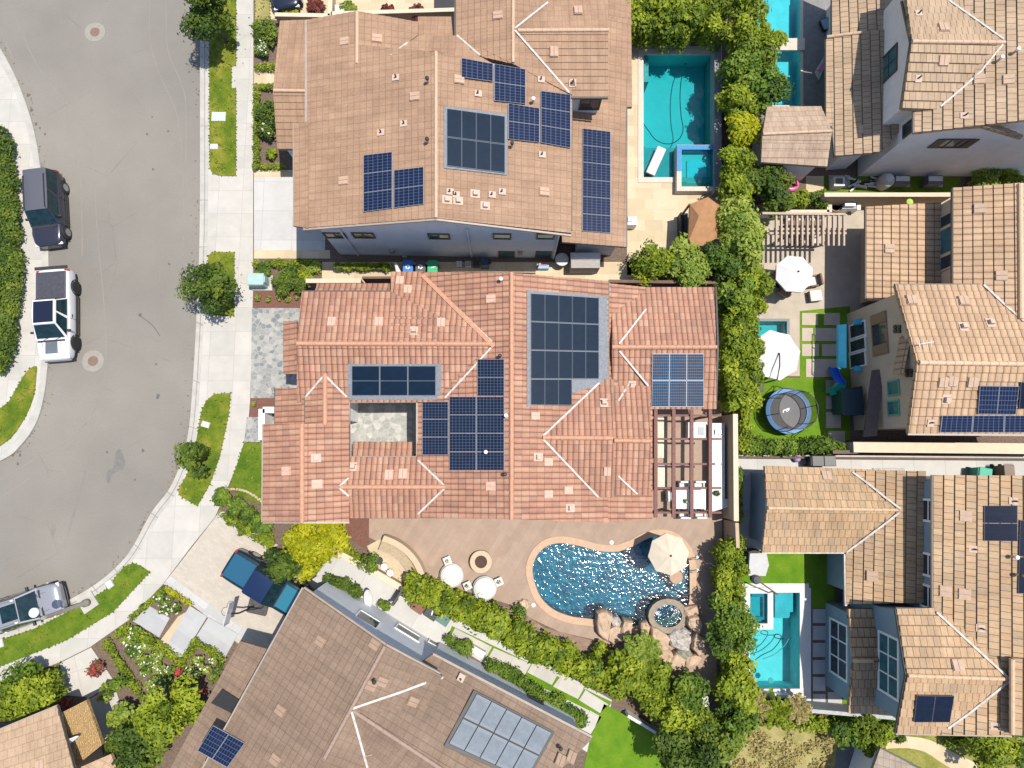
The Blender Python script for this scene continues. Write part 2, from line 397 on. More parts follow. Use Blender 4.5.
class House:
    def __init__(s, name, label, px, py, tile, wallm, th=.48, lift=.06, cat='house'):
        s.root = thing(name, label, cat, P(px, py, 3)*Vector((1,1,0)) if False else Vector((P(px,py,3).x, P(px,py,3).y, G)))
        s.tile, s.wallm, s.th, s.lift = tile, wallm, th, lift
        s.ventm = mat(name+' vent clay', VCOL.get(tile.name, (.40,.28,.2)), None, 4, .8)
        s.planes = []; s.roof = MB(); s.wall = MB(); s.walls = []; s.roofobj = None
    def plane(s, pts, thick=.18, th=None):
        s.plane3([P(*p) for p in pts], thick, th)
    def plane3(s, w_, thick=.18, th=None):
        th = th or s.th
        n = up_normal(w_); s.planes.append((w_, n))
        d = Vector((0,0,-1)); d = d-n*d.dot(n)
        d = d.normalized() if d.length > 1e-3 else Vector((1,0,0))
        u = d.cross(n)
        key = lambda p: p.dot(d)
        vmax = max(key(p) for p in w_); vmin = min(key(p) for p in w_)
        k = math.ceil((vmax-vmin)/th)
        mb = s.roof
        base = [p-n*.01 for p in w_]
        a3 = sum(((base[i]-base[0]).cross(base[(i+1) % len(base)]-base[0])).z for i in range(len(base)))
        if a3 < 0: base.reverse()
        low = [p-Vector((0,0,thick)) for p in base]
        uvf = lambda q: [(p.dot(u), vmax-p.dot(d)) for p in q]
        mb.face(base, uvf(base)); mb.face(list(reversed(low)), uvf(list(reversed(low))))
        for i in range(len(base)):
            j = (i+1) % len(base); q = [low[i], low[j], base[j], base[i]]; mb.face(q, uvf(q))
        ordered = [p+n*.01 for p in base]
        for i in range(k):
            vb = vmax-i*th; va = vb-th
            q = clip(clip(ordered, key, vb, True), key, va, False)
            if len(q) < 3: continue
            q2 = [p+n*(s.lift*(key(p)-va)/th+.002) for p in q]
            mb.face(q2, [(p.dot(u), vmax-key(p)) for p in q])
            edge = [p for p in q if abs(key(p)-vb) < 1e-4]
            if len(edge) >= 2:
                edge.sort(key=lambda p: p.dot(u)); e0, e1 = edge[0], edge[-1]
                up = n*(s.lift+.002)
                mb.face([e0-n*.05, e1-n*.05, e1+up, e0+up], [(p.dot(u), vmax-vb+.1) for p in (e0,e1,e1,e0)])
    def gable(s, r0, r1, zr, a0, a1, za, b0, b1, zb, over=.4, walls=True, base=G, ends=(True, True), th=None):
        R0, R1 = P(*r0, zr), P(*r1, zr); A0, A1 = P(*a0, za), P(*a1, za); B0, B1 = P(*b0, zb), P(*b1, zb)
        s.plane3([R0, R1, A1, A0], th=th); s.plane3([R1, R0, B0, B1], th=th)
        if walls:
            f = [A0, A1, B1, B0]
            q = inset(f, over)
            if area(f) < 0: q = list(reversed(q)); q = q
            # match order by nearest corner
            def near(c): return min(q, key=lambda p: (p-Vector((c.x, c.y))).length)
            a0_, a1_, b1_, b0_ = near(A0), near(A1), near(B1), near(B0)
            rd = (R1-R0); rd.z = 0; rd = rd.normalized()*over
            def peak(a, b):
                e = Vector((b.x-a.x, b.y-a.y)); m_ = Vector((-e.y, e.x)); q0 = Vector((R0.x, R0.y)); dv = Vector((R1.x-R0.x, R1.y-R0.y)).normalized()
                s_ = (Vector((a.x, a.y))-q0).dot(m_)/dv.dot(m_) if abs(dv.dot(m_)) > 1e-6 else 0
                return q0+dv*s_
            r0_ = peak(a0_, b0_); r1_ = peak(a1_, b1_)
            ta = za+over*(zr-za)/max(.5, (R0-A0).length)-.19; tb = zb+over*(zr-zb)/max(.5, (R0-B0).length)-.19
            V = lambda p, z: Vector((p.x, p.y, z))
            s.wface([V(a0_,base), V(a1_,base), V(a1_,ta), V(a0_,ta)])
            s.wface([V(b0_,base), V(b1_,base), V(b1_,tb), V(b0_,tb)])
            s.wface([V(a0_,base), V(b0_,base), V(b0_,tb), V(r0_,zr-.2), V(a0_,ta)])
            s.wface([V(a1_,base), V(b1_,base), V(b1_,tb), V(r1_,zr-.2), V(a1_,ta)])
    def wface(s, q):
        s.wall.face(q); n = (q[1]-q[0]).cross(q[2]-q[0]).normalized(); s.walls.append((q, n))
    def wprism(s, pts, zref, z1, base=G, ins=0.0, m=None):
        q = [P(x, y, zref) for x, y in pts]; q = inset(q, ins) if ins else [Vector((p.x, p.y)) for p in q]
        for i in range(len(q)):
            a, b = q[i], q[(i+1) % len(q)]
            s.wface([Vector((a.x,a.y,base)), Vector((b.x,b.y,base)), Vector((b.x,b.y,z1)), Vector((a.x,a.y,z1))])
        s.wall.face([Vector((p.x,p.y,z1)) for p in q])
    def hit(s, px, py):
        r = ray(px, py); best = None
        for poly, n in s.planes:
            dd = r.dot(n)
            if abs(dd) < 1e-6: continue
            t = (poly[0]-CAMP).dot(n)/dd; p = CAMP+r*t
            if inpoly(p.x, p.y, poly) and (best is None or t < best[0]): best = (t, p, n)
        if best is None:   # off the roof: nearest plane by extension
            poly, n = min(s.planes, key=lambda k: (sum(k[0], Vector())/len(k[0])-P(px, py, 4)).length)
            t = (poly[0]-CAMP).dot(n)/r.dot(n); return CAMP+r*t, n
        return best[1], best[2]
    def hitwall(s, px, py):
        r = ray(px, py); best = None
        for q, n in s.walls:
            if n.dot(r) == 0: continue
            t = (q[0]-CAMP).dot(n)/n.dot(r); p = CAMP+r*t
            e = (q[1]-q[0]); L = e.length; e.normalize(); x = (p-q[0]).dot(e)
            if t > 0 and -.05 < x < L+.05 and q[0].z-.1 <= p.z <= max(v.z for v in q):
                if best is None or t < best[0]: best = (t, p, n if n.dot(r) < 0 else -n)
        return best
    def finish(s, walls=True):
        s.roofobj = s.roof.build('roof', s.tile, s.root)
        if s.wall.f: s.wall.build('wall', s.wallm, s.root)
        return s
    def strip(s, pts, wd=.10, m=None, name='valley_flashing', hgt=.06, lift=.05):
        mb = MB(); q = [s.hit(*p)[0]+Vector((0,0,lift)) for p in pts]
        for a, b in zip(q[:-1], q[1:]): mb.bar(a, b, wd, hgt)
        return mb.build(name, m or FLASH, s.root)
    def cap(s, p0, p1, z0, z1=None, r=.13, m=None):
        a = P(*p0, z0); b = P(*p1, z1 if z1 is not None else z0); n = max(2, int((b-a).length/.42)); mb = MB()
        for i in range(n):
            c = a+(b-a)*(i/n); e = a+(b-a)*((i+1.1)/n)
            mb.tube([c, e], r, 10, r1=r*.86)
        return mb.build('ridge_cap', m or s.capm, s.root, smooth=False)
    def line(s, pts, wd=.12, z=None, m=None, name='gutter', dz=-.05, hgt=.12):
        mb = MB(); q = [P(*p)+Vector((0,0,dz)) for p in pts]
        for a, b in zip(q[:-1], q[1:]): mb.bar(a, b, wd, hgt)
        return mb.build(name, m or GUT, s.root)
    def panels(s, quad, nx, ny, m, gap=.02, lift=.13, thick=.045, label=None, skip=(), name='solar_panel', frame=True):
        """quad corner pixels (tl,tr,br,bl); one part per panel"""
        cx = sum(p[0] for p in quad)/4; cy = sum(p[1] for p in quad)/4
        p0, n = s.hit(cx, cy); p0 = p0+n*lift
        def on(px, py):
            r = ray(px, py); return CAMP+r*((p0-CAMP).dot(n)/r.dot(n))
        q = [on(*p) for p in quad]
        bl = lambda u, v: (q[0]*(1-u)+q[1]*u)*(1-v)+(q[3]*(1-u)+q[2]*u)*v
        for j in range(ny):
            for i in range(nx):
                if (i, j) in skip: continue
                c = [bl(i/nx, j/ny), bl((i+1)/nx, j/ny), bl((i+1)/nx, (j+1)/ny), bl(i/nx, (j+1)/ny)]
                ctr = sum(c, Vector())/4
                c = [p+(ctr-p).normalized()*gap for p in c]
                mb = MB(); lo = [p-n*thick for p in c]
                if up_n(c).z < 0: pass
                mb.face(list(reversed(c)), [(0,0),(0,1),(1,1),(1,0)]); mb.face(lo, [(0,0)]*4)
                for a in range(4):
                    b = (a+1) % 4; mb.face([c[a], c[b], lo[b], lo[a]], [(0,0)]*4)
                for sx, sy in ((.2,.2), (.8,.2), (.8,.8), (.2,.8)):
                    f = (lo[0]*(1-sx)+lo[1]*sx)*(1-sy)+(lo[3]*(1-sx)+lo[2]*sx)*sy
                    t0 = len(mb.f); mb.box(f-n*.04, (.05,.05,.09))
                    mb.uv[t0:] = [[(0,0)]*4]*(len(mb.f)-t0)
                o = mb.build(name, m, s.root)
                if label: o['label'] = label
        return n
    def apron(s, quad, m, lift=.02, thick=.05):
        cx = sum(p[0] for p in quad)/4; cy = sum(p[1] for p in quad)/4
        p0, n = s.hit(cx, cy); p0 = p0+n*(lift+thick)
        c = []
        for p in quad:
            r = ray(*p); c.append(CAMP+r*((p0-CAMP).dot(n)/r.dot(n)))
        mb = MB(); lo = [p-n*(thick+.03) for p in c]
        mb.face(list(reversed(c))); mb.face(lo)
        for a in range(4):
            b = (a+1) % 4; mb.face([c[a], c[b], lo[b], lo[a]])
        return mb.build('apron_or_well_shade', m, s.root)
    def vents(s, pts, kind='vent', wd=.42, ln=.5):
        for px, py in pts:
            p, n = s.hit(px, py); d = Vector((0,0,-1)); d = (d-n*d.dot(n)).normalized(); u = d.cross(n)
            M = Matrix((u, -d, n)).transposed()
            if kind == 'vent':     # half-round clay vent pair
                mb = MB()
                for sx in (-1, 1): mb.box(p+u*sx*wd*.26+n*.08, (wd*.48, ln, .09), M=M)
                mb.box(p+n*.045, (wd*1.1, ln*1.1, .05), M=M)
                mb.build('roof_vent', s.ventm, s.root)
            elif kind == 'pipe':
                mb = MB(); mb.box(p+n*.05, (.34,.38,.05), M=M); mb.build('vent_flashing', VENTW, s.root)
                mb = MB(); mb.tube([p-n*.05, p+Vector((0,0,.30))], .045, 8); mb.build('vent_pipe', BLACKM, s.root)
            elif kind == 'flue':
                mb = MB(); mb.tube([p-n*.05, p+Vector((0,0,.38))], .06, 12); f = mb.build('flue_pipe', VENTW, s.root)
                mb = MB(); mb.lathe([(.10,0),(.10,.10),(.04,.14)], p+Vector((0,0,.36)), 14); mb.build('flue_cap', WHITEP if (px+py) % 2 < 1 else BLACKM, f)
            elif kind == 'hood':
                mb = MB(); mb.box(p+n*.03, (.44,.5,.04), M=M); mb.box(p+n*.13, (.24,.24,.2), M=M); mb.build('roof_vent', VENTW, s.root)
    def win(s, px, py, wd, hg, fm=None, gm=None, nv=1, nh=0, name='window', fw=.09, proud=.05):
        h = s.hitwall(px, py)
        if h is None: print('NO WALL', s.root.name, px, py); return
        _, p, n = h
        t = Vector((0,0,1)).cross(n).normalized(); z = Vector((0,0,1)); M = Matrix((t, n, z)).transposed()
        fm = fm or WHITEP; gm = gm or GLASS
        mb = MB(); c = p+n*proud*.5
        for sx in (-1, 1): mb.box(c+t*sx*(wd/2), (fw, proud+.03, hg+fw), M=M)
        for sz in (-1, 1): mb.box(c+z*sz*(hg/2), (wd-fw, proud+.025, fw), M=M)
        for i in range(1, nv+1): mb.box(c+t*(wd*(i/(nv+1)-.5)), (fw*.6, proud+.01, hg-fw), M=M)
        for i in range(1, nh+1): mb.box(c+z*(hg*(i/(nh+1)-.5)), (wd-fw, proud+.005, fw*.6), M=M)
        o = mb.build(name, fm, s.root)
        g = MB(); g.box(p+n*.012, (wd-fw, .03, hg-fw), M=M); g.build('pane', gm, o)
        return o, p, n, t
def up_n(c): return (c[1]-c[0]).cross(c[2]-c[0])
CAPM = mat('terracotta ridge', (.44,.235,.145), (.37,.19,.12), 5, .75)
CAPT = mat('tan ridge', (.46,.32,.22), (.40,.28,.19), 5, .75)
CAPG = mat('golden ridge', (.47,.33,.21), (.42,.28,.17), 5, .75)
CAPB = mat('brown ridge', (.28,.20,.155), (.24,.17,.13), 5, .75)

# ---- centre house
H = House('courtyard_house', 'sprawling single storey house with a terracotta barrel tile roof around an open courtyard', 490, 400, TERRA, WHITEW, th=.42, lift=.055)
H.capm = CAPM
H.gable((511.5,273),(511.5,519),5.2, (417,272),(417,518),3.6, (608,281),(608,523),3.6)
H.plane([(605,283,3.35),(652,288,2.75),(652,519,2.75),(605,523,3.35)])
H.wprism([(600,288),(650,290),(650,517),(600,519)], 2.9, 2.65, ins=.3)
H.gable((297,343.5),(494,344),4.9, (302,292),(391,292),4.1, (297,402),(444,402),3.85)
H.plane([(391,344,4.9),(391,272,3.7),(424,272,3.62),(430,281,3.75),(494,344,4.9)])
H.wprism([(391,276),(432,276),(432,340),(391,340)], 3.65, 3.5, ins=.35)
H.plane([(297,321,3.45),(297,374,3.45),(284,374,3.05),(284,321,3.05)])
H.plane([(315,292,3.55),(391,292,3.55),(391,284,3.15),(317,284,3.15)])
H.gable((325,372),(325,426),4.38, (305,376),(305,426),3.95, (349,376),(349,426),3.95)
H.plane([(305,388,3.95),(305,424,3.95),(275,424,3.45),(276,388,3.45)])
H.gable((301.5,424),(302,522),4.8, (264,424),(263,522),4.0, (349,424),(349,522),4.0)
H.gable((338,487),(450,487),4.13, (339,457),(419,457),3.62, (339,518),(420,518),3.62)
H.gable((612,347.5),(716,347),3.75, (612,287.5),(714,287.5),2.8, (612,409),(716,409),2.8)
H.gable((541,437.5),(613,438),4.7, (541,378),(613,380),3.72, (541,497),(613,497),3.72)
H.gable((600,440),(650.5,441),4.12, (606,386),(650.5,386),3.3, (606,495),(650.5,495),3.3)
H.plane([(353,442,3.0),(412,442,3.0),(412,459,3.35),(353,459,3.35)])
H.wprism([(353,443),(412,443),(412,459),(353,459)], 3.0, 2.7, ins=.1)
H.finish()
for a, b, z in (((297,343.5),(494,344),4.93), ((511.5,273),(511.5,519),5.23), ((325,374),(325,424),4.41), ((302,424),(302,522),4.83), ((341,487),(445,487),4.16), ((612,347),(716,347),3.78), ((543,437.5),(612,438),4.73), ((614,440.5),(650,441),4.15)):
    H.cap(a, b, z)
for q in ([(431,283),(492,342)], [(492,347),(445,398)], [(306,397),(323,377)], [(327,377),(347,397)], [(340,486),(349,478)], [(340,488),(349,496)], [(418,460),(445,486)], [(445,488),(418,514)],
          [(619,344),(646,309)], [(619,351),(648,386)], [(543,436),(599,383)], [(543,439),(598,497)], [(629,384),(618,401)], [(618,476),(637,494)]):
    H.strip(q)
H.line([(349,402,3.85),(417,402,3.75),(417,457,3.6),(349,457,3.62),(349,402,3.95)], .1)
H.line([(302,291.5,4.1),(391,291.5,4.1)], .12, m=DARKF); H.line([(608.5,281,3.6),(608.5,381,3.6)], .1, m=DARKF); H.line([(613.5,380,3.72),(613.5,497,3.72)], .08, m=DARKF)
H.line([(263,424,4.0),(262.5,522,4.0)], .12); H.line([(263,522.5,4.0),(302,522.5,4.8),(349,522.5,4.0)], .1)
H.line([(305,398,4.0),(305,423,4.0)], .09, m=DARKF); H.line([(275,388,3.45),(275,424,3.45)], .09, m=DARKF); H.line([(716,287,2.8),(718,347,3.75),(716,408,2.8)], .1, m=DARKF)
# collectors and panels
H.apron([(348,364),(441,364),(441,400),(348,400)], SLATE); H.panels([(351.5,366),(436,366),(436,395.5),(351.5,395.5)], 3, 2, THERM, label='dark blue roof collector pane')
H.apron([(527,290),(607,296),(608,382),(527,407)], SLATE)
H.panels([(531,293),(599,297.5),(599,379),(531,379)], 5, 3, THERM, gap=.02); H.panels([(531,379),(572,379),(572,405.5),(531,405)], 3, 1, THERM, gap=.02)
H.panels([(477,359),(504.5,359),(504.5,396),(477,396)], 1, 2, PVB); H.panels([(449,396.5),(504.5,396.5),(504.5,470.5),(449,470.5)], 2, 4, PVB); H.panels([(422,401.5),(448.5,401.5),(448.5,455),(422,455)], 1, 3, PVB)
H.panels([(652.5,353.5),(704,353.5),(704,407),(651.5,407)], 3, 2, PVL, gap=.015)
H.vents([(332,322),(379,322),(441,323),(400,281),(408,290),(491,299),(287,471),(317,484),(389,475),(403,474),(491,486),(347,516)][:11])
H.vents([(535,416),(568,490),(607,471),(548,462),(548,494)], wd=.36, ln=.45)
H.vents([(414,331),(316,458),(353,467),(538,457),(604,403),(632,385),(570,508)], 'hood')
H.vents([(501,281),(500,357),(506,416),(505,474),(486,452)], 'flue')
# courtyard walls
H.strip([(423,276),(432,285),(440,293),(448,301),(456,309),(464,317),(472,325),(480,333),(488,341),(494,347)], .22, CAPM, 'hip_cap', .14, .06)

# ---- north house
N = House('solar_roofed_house', 'tan roofed two storey grey house north of the courtyard house, with many solar panels', 440, 130, TANA, GREYW, th=.36, lift=.03)
N.capm = CAPT
N.gable((436,52),(436,218),7.3, (306,40),(303,228),5.75, (572,80),(571,233),5.65, over=.45)
N.plane([(294,123,5.6),(308,123,5.85),(308,228,5.85),(294,226,5.6)])
N.plane([(306,20,5.72),(357,11,6.33),(357,66,6.33),(306,123,5.72)])
N.plane([(357,11,6.34),(418,22,5.7),(418,35,5.7),(389,57,6.0),(357,64,6.34)])
N.plane([(357,63,6.36),(389,57,6.3),(418,36,6.25),(456,36,6.25),(480,57,6.3),(505,70,6.42),(436,52,7.3)])
N.plane([(418,17,5.0),(456,17,5.0),(456,37,5.5),(418,37,5.5)])
N.gable((513,-40),(513,64),6.38, (456,-40),(456,36),5.7, (560,-40),(572,95),5.75, walls=False)
N.gable((514,30),(608,30),6.42, (514,-30),(608,-35),5.6, (514,97),(608,97),5.66, over=.3)
N.plane([(455,36,5.7),(513,36,6.37),(513,64,6.36),(482,57,6.0)])
N.plane([(560,100,3.9),(606,18,3.45),(631,18,3.12),(632,107,3.12),(627,107,3.18),(626,247,3.14),(562,242,3.85)])
N.plane([(606,-40,3.5),(631,-40,3.12),(631,18,3.12),(606,18,3.45)])
N.wprism([(575,95),(626,100),(626,245),(575,240)], 3.2, 3.0, ins=.35)
N.wprism([(306,24),(415,24),(415,60),(306,60)], 5.8, 5.55, ins=.4)
N.wprism([(520,-36),(606,-36),(606,60),(520,60)], 5.8, 5.5, ins=.3)
N.gable((273,90.5),(312,91),4.2, (280,21),(308,20),3.2, (277.5,149),(312,149),3.2, over=.3)
N.finish()
for a, b, z in (((436,52),(436,217),7.33), ((357,12),(357,63),6.37), ((513,-10),(513,62),6.41), ((518,30.5),(608,30),6.45), ((274,90.5),(306,91),4.23)): N.cap(a, b, z, r=.10)
for q in ([(418,36),(404,46),(391,56)], [(457,36),(480,56)], [(515,29),(530,17),(548,3)], [(515,31),(542,62),(569,93)]): N.strip(q)
N.line([(294,123,5.6),(294,226,5.6)], .12); N.line([(306,20,5.8),(306,122,5.8)], .12, m=GUT); N.line([(303,229,5.75),(436,219,7.3),(571,235,5.65)], .1, dz=-.1, m=GUT)
N.line([(571.5,96,5.65),(571.5,230,5.65)], .1, m=DARKF); N.line([(626.5,107,3.18),(626.5,247,3.14)], .1, m=DARKF); N.line([(455,0,5.8),(455,37,5.8)], .09, m=DARKF); N.line([(570,97.5,5.75),(608,97.5,5.75)], .1, m=DARKF); N.line([(418,36.5,5.75),(456,36.5,5.8)], .07, m=DARKF)
N.panels([(461,57.5),(493.5,63.5),(493.5,81.5),(461,77)], 1, 1, PV); N.panels([(494,63.5),(526,69),(526,104),(494,100.5)], 1, 2, PV)
N.panels([(508,103),(540,108),(540,142.5),(508,139)], 1, 2, PV); N.panels([(540.5,90.5),(571,94.5),(571,148),(540.5,142.5)], 1, 3, PV)
N.apron([(444,106),(507.5,114),(507,175),(444,168)], SLATE); N.panels([(447,108),(505,116),(505,173),(447,166)], 4, 2, THERM, gap=.02)
N.panels([(363,155),(392.5,151.5),(392.5,208),(363,212)], 1, 3, PV); N.panels([(393.5,170),(424,166.5),(424,204),(393.5,208)], 1, 2, PV)
N.panels([(582.5,128),(611,131.5),(611,233),(582,231)], 1, 6, PV)
N.vents([(345,42),(377,39),(415,97),(298+46,181),(499+69-14,52),(578,11),(498,16),(544,192),(459,80)])
N.vents([(396,78),(404,124),(381,133),(478,94),(541,80),(573,83),(456,195),(492,195),(502,192),(450,192),(572,84),(542,155)], 'pipe')
N.vents([(428,83),(428,143),(512,147),(533,103)], 'flue')
N.vents([(475,194),(447,200),(458,201),(485,206)], 'hood')
for x, y in ((335,235),(363.5,235),(439,236)): N.win(x, y, 1.15, .75, DARKP, GLASSD, nv=1)
for x, y in ((502,236),(545.5,236)): N.win(x, y, .95, .75, DARKP, GLASS, nv=0)
for x, y in ((506.5,254),(543.5,254)): N.win(x, y, .9, .95, DARKP, GLASS, nv=0)
r_ = N.win(444, 257, 1.0, 1.7, DARKP, GLASSD, nv=0, name='side_door')
N.win(590, 104, 1.1, 1.0, DARKP, GLASSD, nv=1)

# ---- south (rotated) house
S = House('garage_fronted_house', 'brown tiled house set at an angle along the south edge, with a bright collector array', 360, 700, BROWN, SLATEW, th=.36, lift=.03)
S.capm = CAPB
S.gable((385,646),(270,858),6.1, (303,589),(165,838),4.8, (442,676),(330,885),5.0, over=.3)
S.gable((351,709),(512,817),5.95, (432,655),(592,739),3.8, (262,790),(425,902),3.9, over=.35)
S.gable((351,709),(351.5,709.3),5.9, (352,709),(352.4,709.3),5.88, (350,710),(350.4,710.3),5.88, walls=False)
S.plane([(240,641,3.5),(271,650,3.75),(203,769,3.75),(170,769,3.4)])
S.wprism([(243,655),(268,665),(200,775),(178,770)], 3.5, 3.2, ins=.5)
S.finish()
S.cap((385,646),(325,757),6.13, r=.10); S.cap((352,710),(470,788),5.98, r=.10)
for q in ([(353,708),(376,700),(400,692),(424,683),(443,677)], [(352,711),(357,728),(362,746),(368,768)]): S.strip(q, .11)
S.line([(303,588,4.8),(202,770,4.8)], .12); S.line([(304,588,4.8),(386,645,6.1),(440,674,5.0)], .1, dz=-.1); S.line([(433,654,3.8),(592,737,3.8)], .12)
S.apron([(474,690),(555,732),(527,783),(444,746)], DARKF)
S.panels([(477,693),(552,732.5),(526,780),(448.5,744)], 5, 2, SILV, gap=.025)
S.panels([(213,725),(245,743),(227,768),(197,751)], 2, 1, PV)
S.apron([(222,689),(239,700),(231,713),(211,703)], BLACKM)  # black sheet painting the shade inside a roof well
S.vents([(321,641),(281,710),(371,685),(382,681),(413,701),(276,759),(375,644),(571,757),(560,760)])
S.vents([(376,679),(560,745)], 'flue'); S.vents([(461,678)], 'pipe')
S.line([(364,755,5.4),(421,741,5.2)], .06, m=CAPB, name='conduit', dz=.15, hgt=.06)
S.win(368, 620, 1.3, 1.3, WHITEP, GLASSD, nv=0); S.win(408, 633, 1.5, .9, WHITEP, GLASSD, nv=0)
S.win(535, 698, .9, .8, DARKP, GLASSD, nv=0); S.win(436, 644, .9, .9, WHITEP, GLASSD, nv=0)

# ---- north-east house
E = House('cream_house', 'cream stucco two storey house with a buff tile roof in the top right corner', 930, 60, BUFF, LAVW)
E.capm = CAPT
E.plane([(826,37,3.0),(880,30,4.05),(905,30,4.3),(905,124,4.3),(881,152,4.05),(835,156,3.1),(832,126,3.05),(826,126,3.0)])
E.plane([(832,-40,3.0),(885,-40,4.1),(885,31,4.0),(832,36,3.0)])
E.wprism([(846,-30),(875,-30),(880,150),(846,153)], 3.1, 2.95, ins=.35)
E.gable((911.7,41.5),(1010,42.5),7.25, (903,-25),(1000,-25),6.3, (902,108),(1000,112),6.36, over=.35)
E.gable((1060,-60),(1062,116),8.0, (914,-60),(914,133),6.05, (1200,-60),(1200,133),6.05, over=.35)
E.gable((982,118),(982.5,126.5),6.9, (960,124),(960,128),6.5, (1022,135),(1022,138),6.1, walls=False)
E.finish()
E.cap((912,41.5),(1004,42.5),7.28, r=.11); E.cap((827,37),(862,32.5),3.1, 3.75, r=.10)
for q in ([(940,107),(960,90),(980,72),(1002,45)], [(1003,40),(975,20),(948,1)]): E.strip(q, .10)
E.line([(826,37,3.0),(826,126,3.0),(832,126,3.05),(835,156,3.1)], .1, m=DARKF); E.line([(902,109,6.15),(938,110,6.2)], .1); E.line([(903,0,6.0),(912,41,7.25),(902,108,6.15)], .09, dz=-.12, m=DARKF); E.line([(914,110,6.05),(914,133,6.05)], .1)
E.vents([(943,28),(943,61),(1008,80),(979,80),(863,130)], wd=.5); E.vents([(918,14),(918,79),(964,116)], 'pipe'); E.vents([(996,62),(1012,54)], 'flue')
E.win(889, 65, 1.6, 1.5, DARKP, GLASS, nv=1, nh=1); E.win(909, 128, .7, .9, DARKP, GLASSD, nv=0); E.win(953, 143, 1.8, .9, DARKP, GLASSD, nv=2)
# shutters either side of the south window
for sx in (-1, 1):
    h = E.hitwall(953+sx*16, 143)
    if h:
        _, p, n = h; t = Vector((0,0,1)).cross(n).normalized(); mb = MB(); mb.box(p+n*.04, (.5,.06,.95), M=Matrix((t, n, Vector((0,0,1)))).transposed()); mb.build('shutter', DARKP, E.root)

# ---- middle east house (tan stucco)
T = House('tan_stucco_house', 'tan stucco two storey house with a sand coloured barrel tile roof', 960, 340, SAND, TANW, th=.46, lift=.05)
T.capm = mat('sand ridge', (.52,.36,.24), (.46,.31,.2), 5, .75)
T.plane([(866,207,3.0),(941,202,3.6),(941,303,3.6),(866,300,3.0)])
T.wprism([(884,211),(945,206),(945,298),(884,297)], 3.1, 2.9, ins=.35)
T.plane([(953,188,5.0),(1020,183,6.1),(1022,321,6.1),(983,286,5.5),(953,286,5.0)]); T.plane([(1020,183,6.1),(1022,321,6.1),(1092,300,5.0),(1092,188,5.0)]); T.wprism([(953,188),(1092,188),(1092,310),(953,310)], 5.0, 4.9, ins=.35)
T.gable((917,362.5),(1090,365),6.75, (895,285),(1090,285),5.45, (908,433),(1090,434),5.6, over=.35, ends=(True,True))
T.finish()
T.cap((1020,184),(1021,318),6.13, r=.14); T.cap((919,362.5),(1024,364),6.78, r=.13)
T.strip([(983,285),(1003,304),(1023,321)], .12)
T.line([(866,207,3.0),(866,300,3.0)], .12, m=DARKF); T.line([(953,188,5.0),(953,285,5.0)], .12, m=DARKF); T.line([(908,434,5.6),(1024,435,5.6)], .12); T.line([(895,284.5,5.45),(983,284.5,5.45)], .1, m=DARKF)
T.panels([(980,385.5),(1019.5,386),(1016,415),(978,414.5)], 2, 1, PV); T.panels([(942,415.5),(1036,415.5),(1036,432.5),(940,432.5)], 3, 1, PV)
T.panels([(1021,382),(1050,382),(1050,409),(1019,409)], 1, 1, BLACKP)
T.vents([(889,249),(979,209),(1001,276),(963,301),(943,382),(952,381),(911,300),(972,382)], wd=.5); T.vents([(990,323),(963,327),(946,399)], 'hood'); T.vents([(930,423)], 'pipe')
w1 = T.win(880, 334, 2.3, 1.35, mat('brown shutter frame', (.26,.16,.09), None, 3, .7), GLASSD, nv=0)
for sx in (-1, 1):
    _, p, n, t = w1; mb = MB(); mb.box(p+n*.05+t*sx*.88, (.56,.07,1.35), M=Matrix((t, n, Vector((0,0,1)))).transposed()); mb.build('shutter', MATS['brown shutter frame'], T.root)
for y in (388, 408): T.win(894, y, .75, .95, mat('green window trim', (.1,.3,.22), None, 3, .6), GLASS, nv=0)
T.win(853, 402, 1.6, 2.1, DARKP, GLASSD, nv=0, name='patio_door')
for y, h_ in ((221,.8),(240,1.6),(262,.8)): T.win(947, y, h_, 1.0, TANW, GLASS if y == 240 else GLASSD, nv=0)
for dy in (0, 44):
    for k in range(4):
        h = T.hitwall(896+(12 if dy else 0)+(k % 2)*4, 327+dy+(k//2)*4)
        if h:
            mb = MB(); mb.tube([h[1]-h[2]*.02, h[1]+h[2]*.1], .12, 10); mb.build('gable_vent', DARKP, T.root)

# ---- south-east house (blue grey)
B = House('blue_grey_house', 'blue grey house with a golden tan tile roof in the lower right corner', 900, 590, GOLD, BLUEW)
B.capm = CAPG
B.gable((767,508),(905,510),3.95, (764.5,466),(905,471),2.95, (762,552),(905,552),2.95, over=.4)
B.plane([(846,471,2.95),(906,471,4.15),(926,471,4.55),(926,603,4.55),(899,603,4.1),(846,604,2.95)])
B.wprism([(849,480),(920,480),(920,600),(849,600)], 3.0, 2.85, ins=.3)
B.gable((853.5,661),(885,661),3.75, (848,609),(885,609),3.15, (848,713),(885,713),3.15, over=.35)
B.gable((907,675.5),(1012,680),6.8, (896.5,609),(1010,606),5.75, (896.5,733),(1005,735),5.75, over=.4)
B.gable((1062,476),(1062,735),7.35, (933,475),(933,735),5.7, (1200,476),(1200,735),5.7, over=.35)
B.plane([(1012,658,7.0),(1060,662,7.4),(1060,738,7.4),(1012,735,7.0)])
B.finish()
B.cap((768,508),(898,510),3.98, r=.10); B.cap((853.5,661),(872,661),3.78, r=.10); B.cap((908,675.5),(1006,679),6.83, r=.10); B.cap((1012,659),(1012,733),7.1, r=.12)
for q in ([(852,472),(868,484),(884,497),(900,509)], [(899,512),(885,523),(865,538),(846,552)], [(936,612),(960,634),(985,657),(1008,678)], [(1008,681),(988,697),(968,713),(947,728)]): B.strip(q, .10)
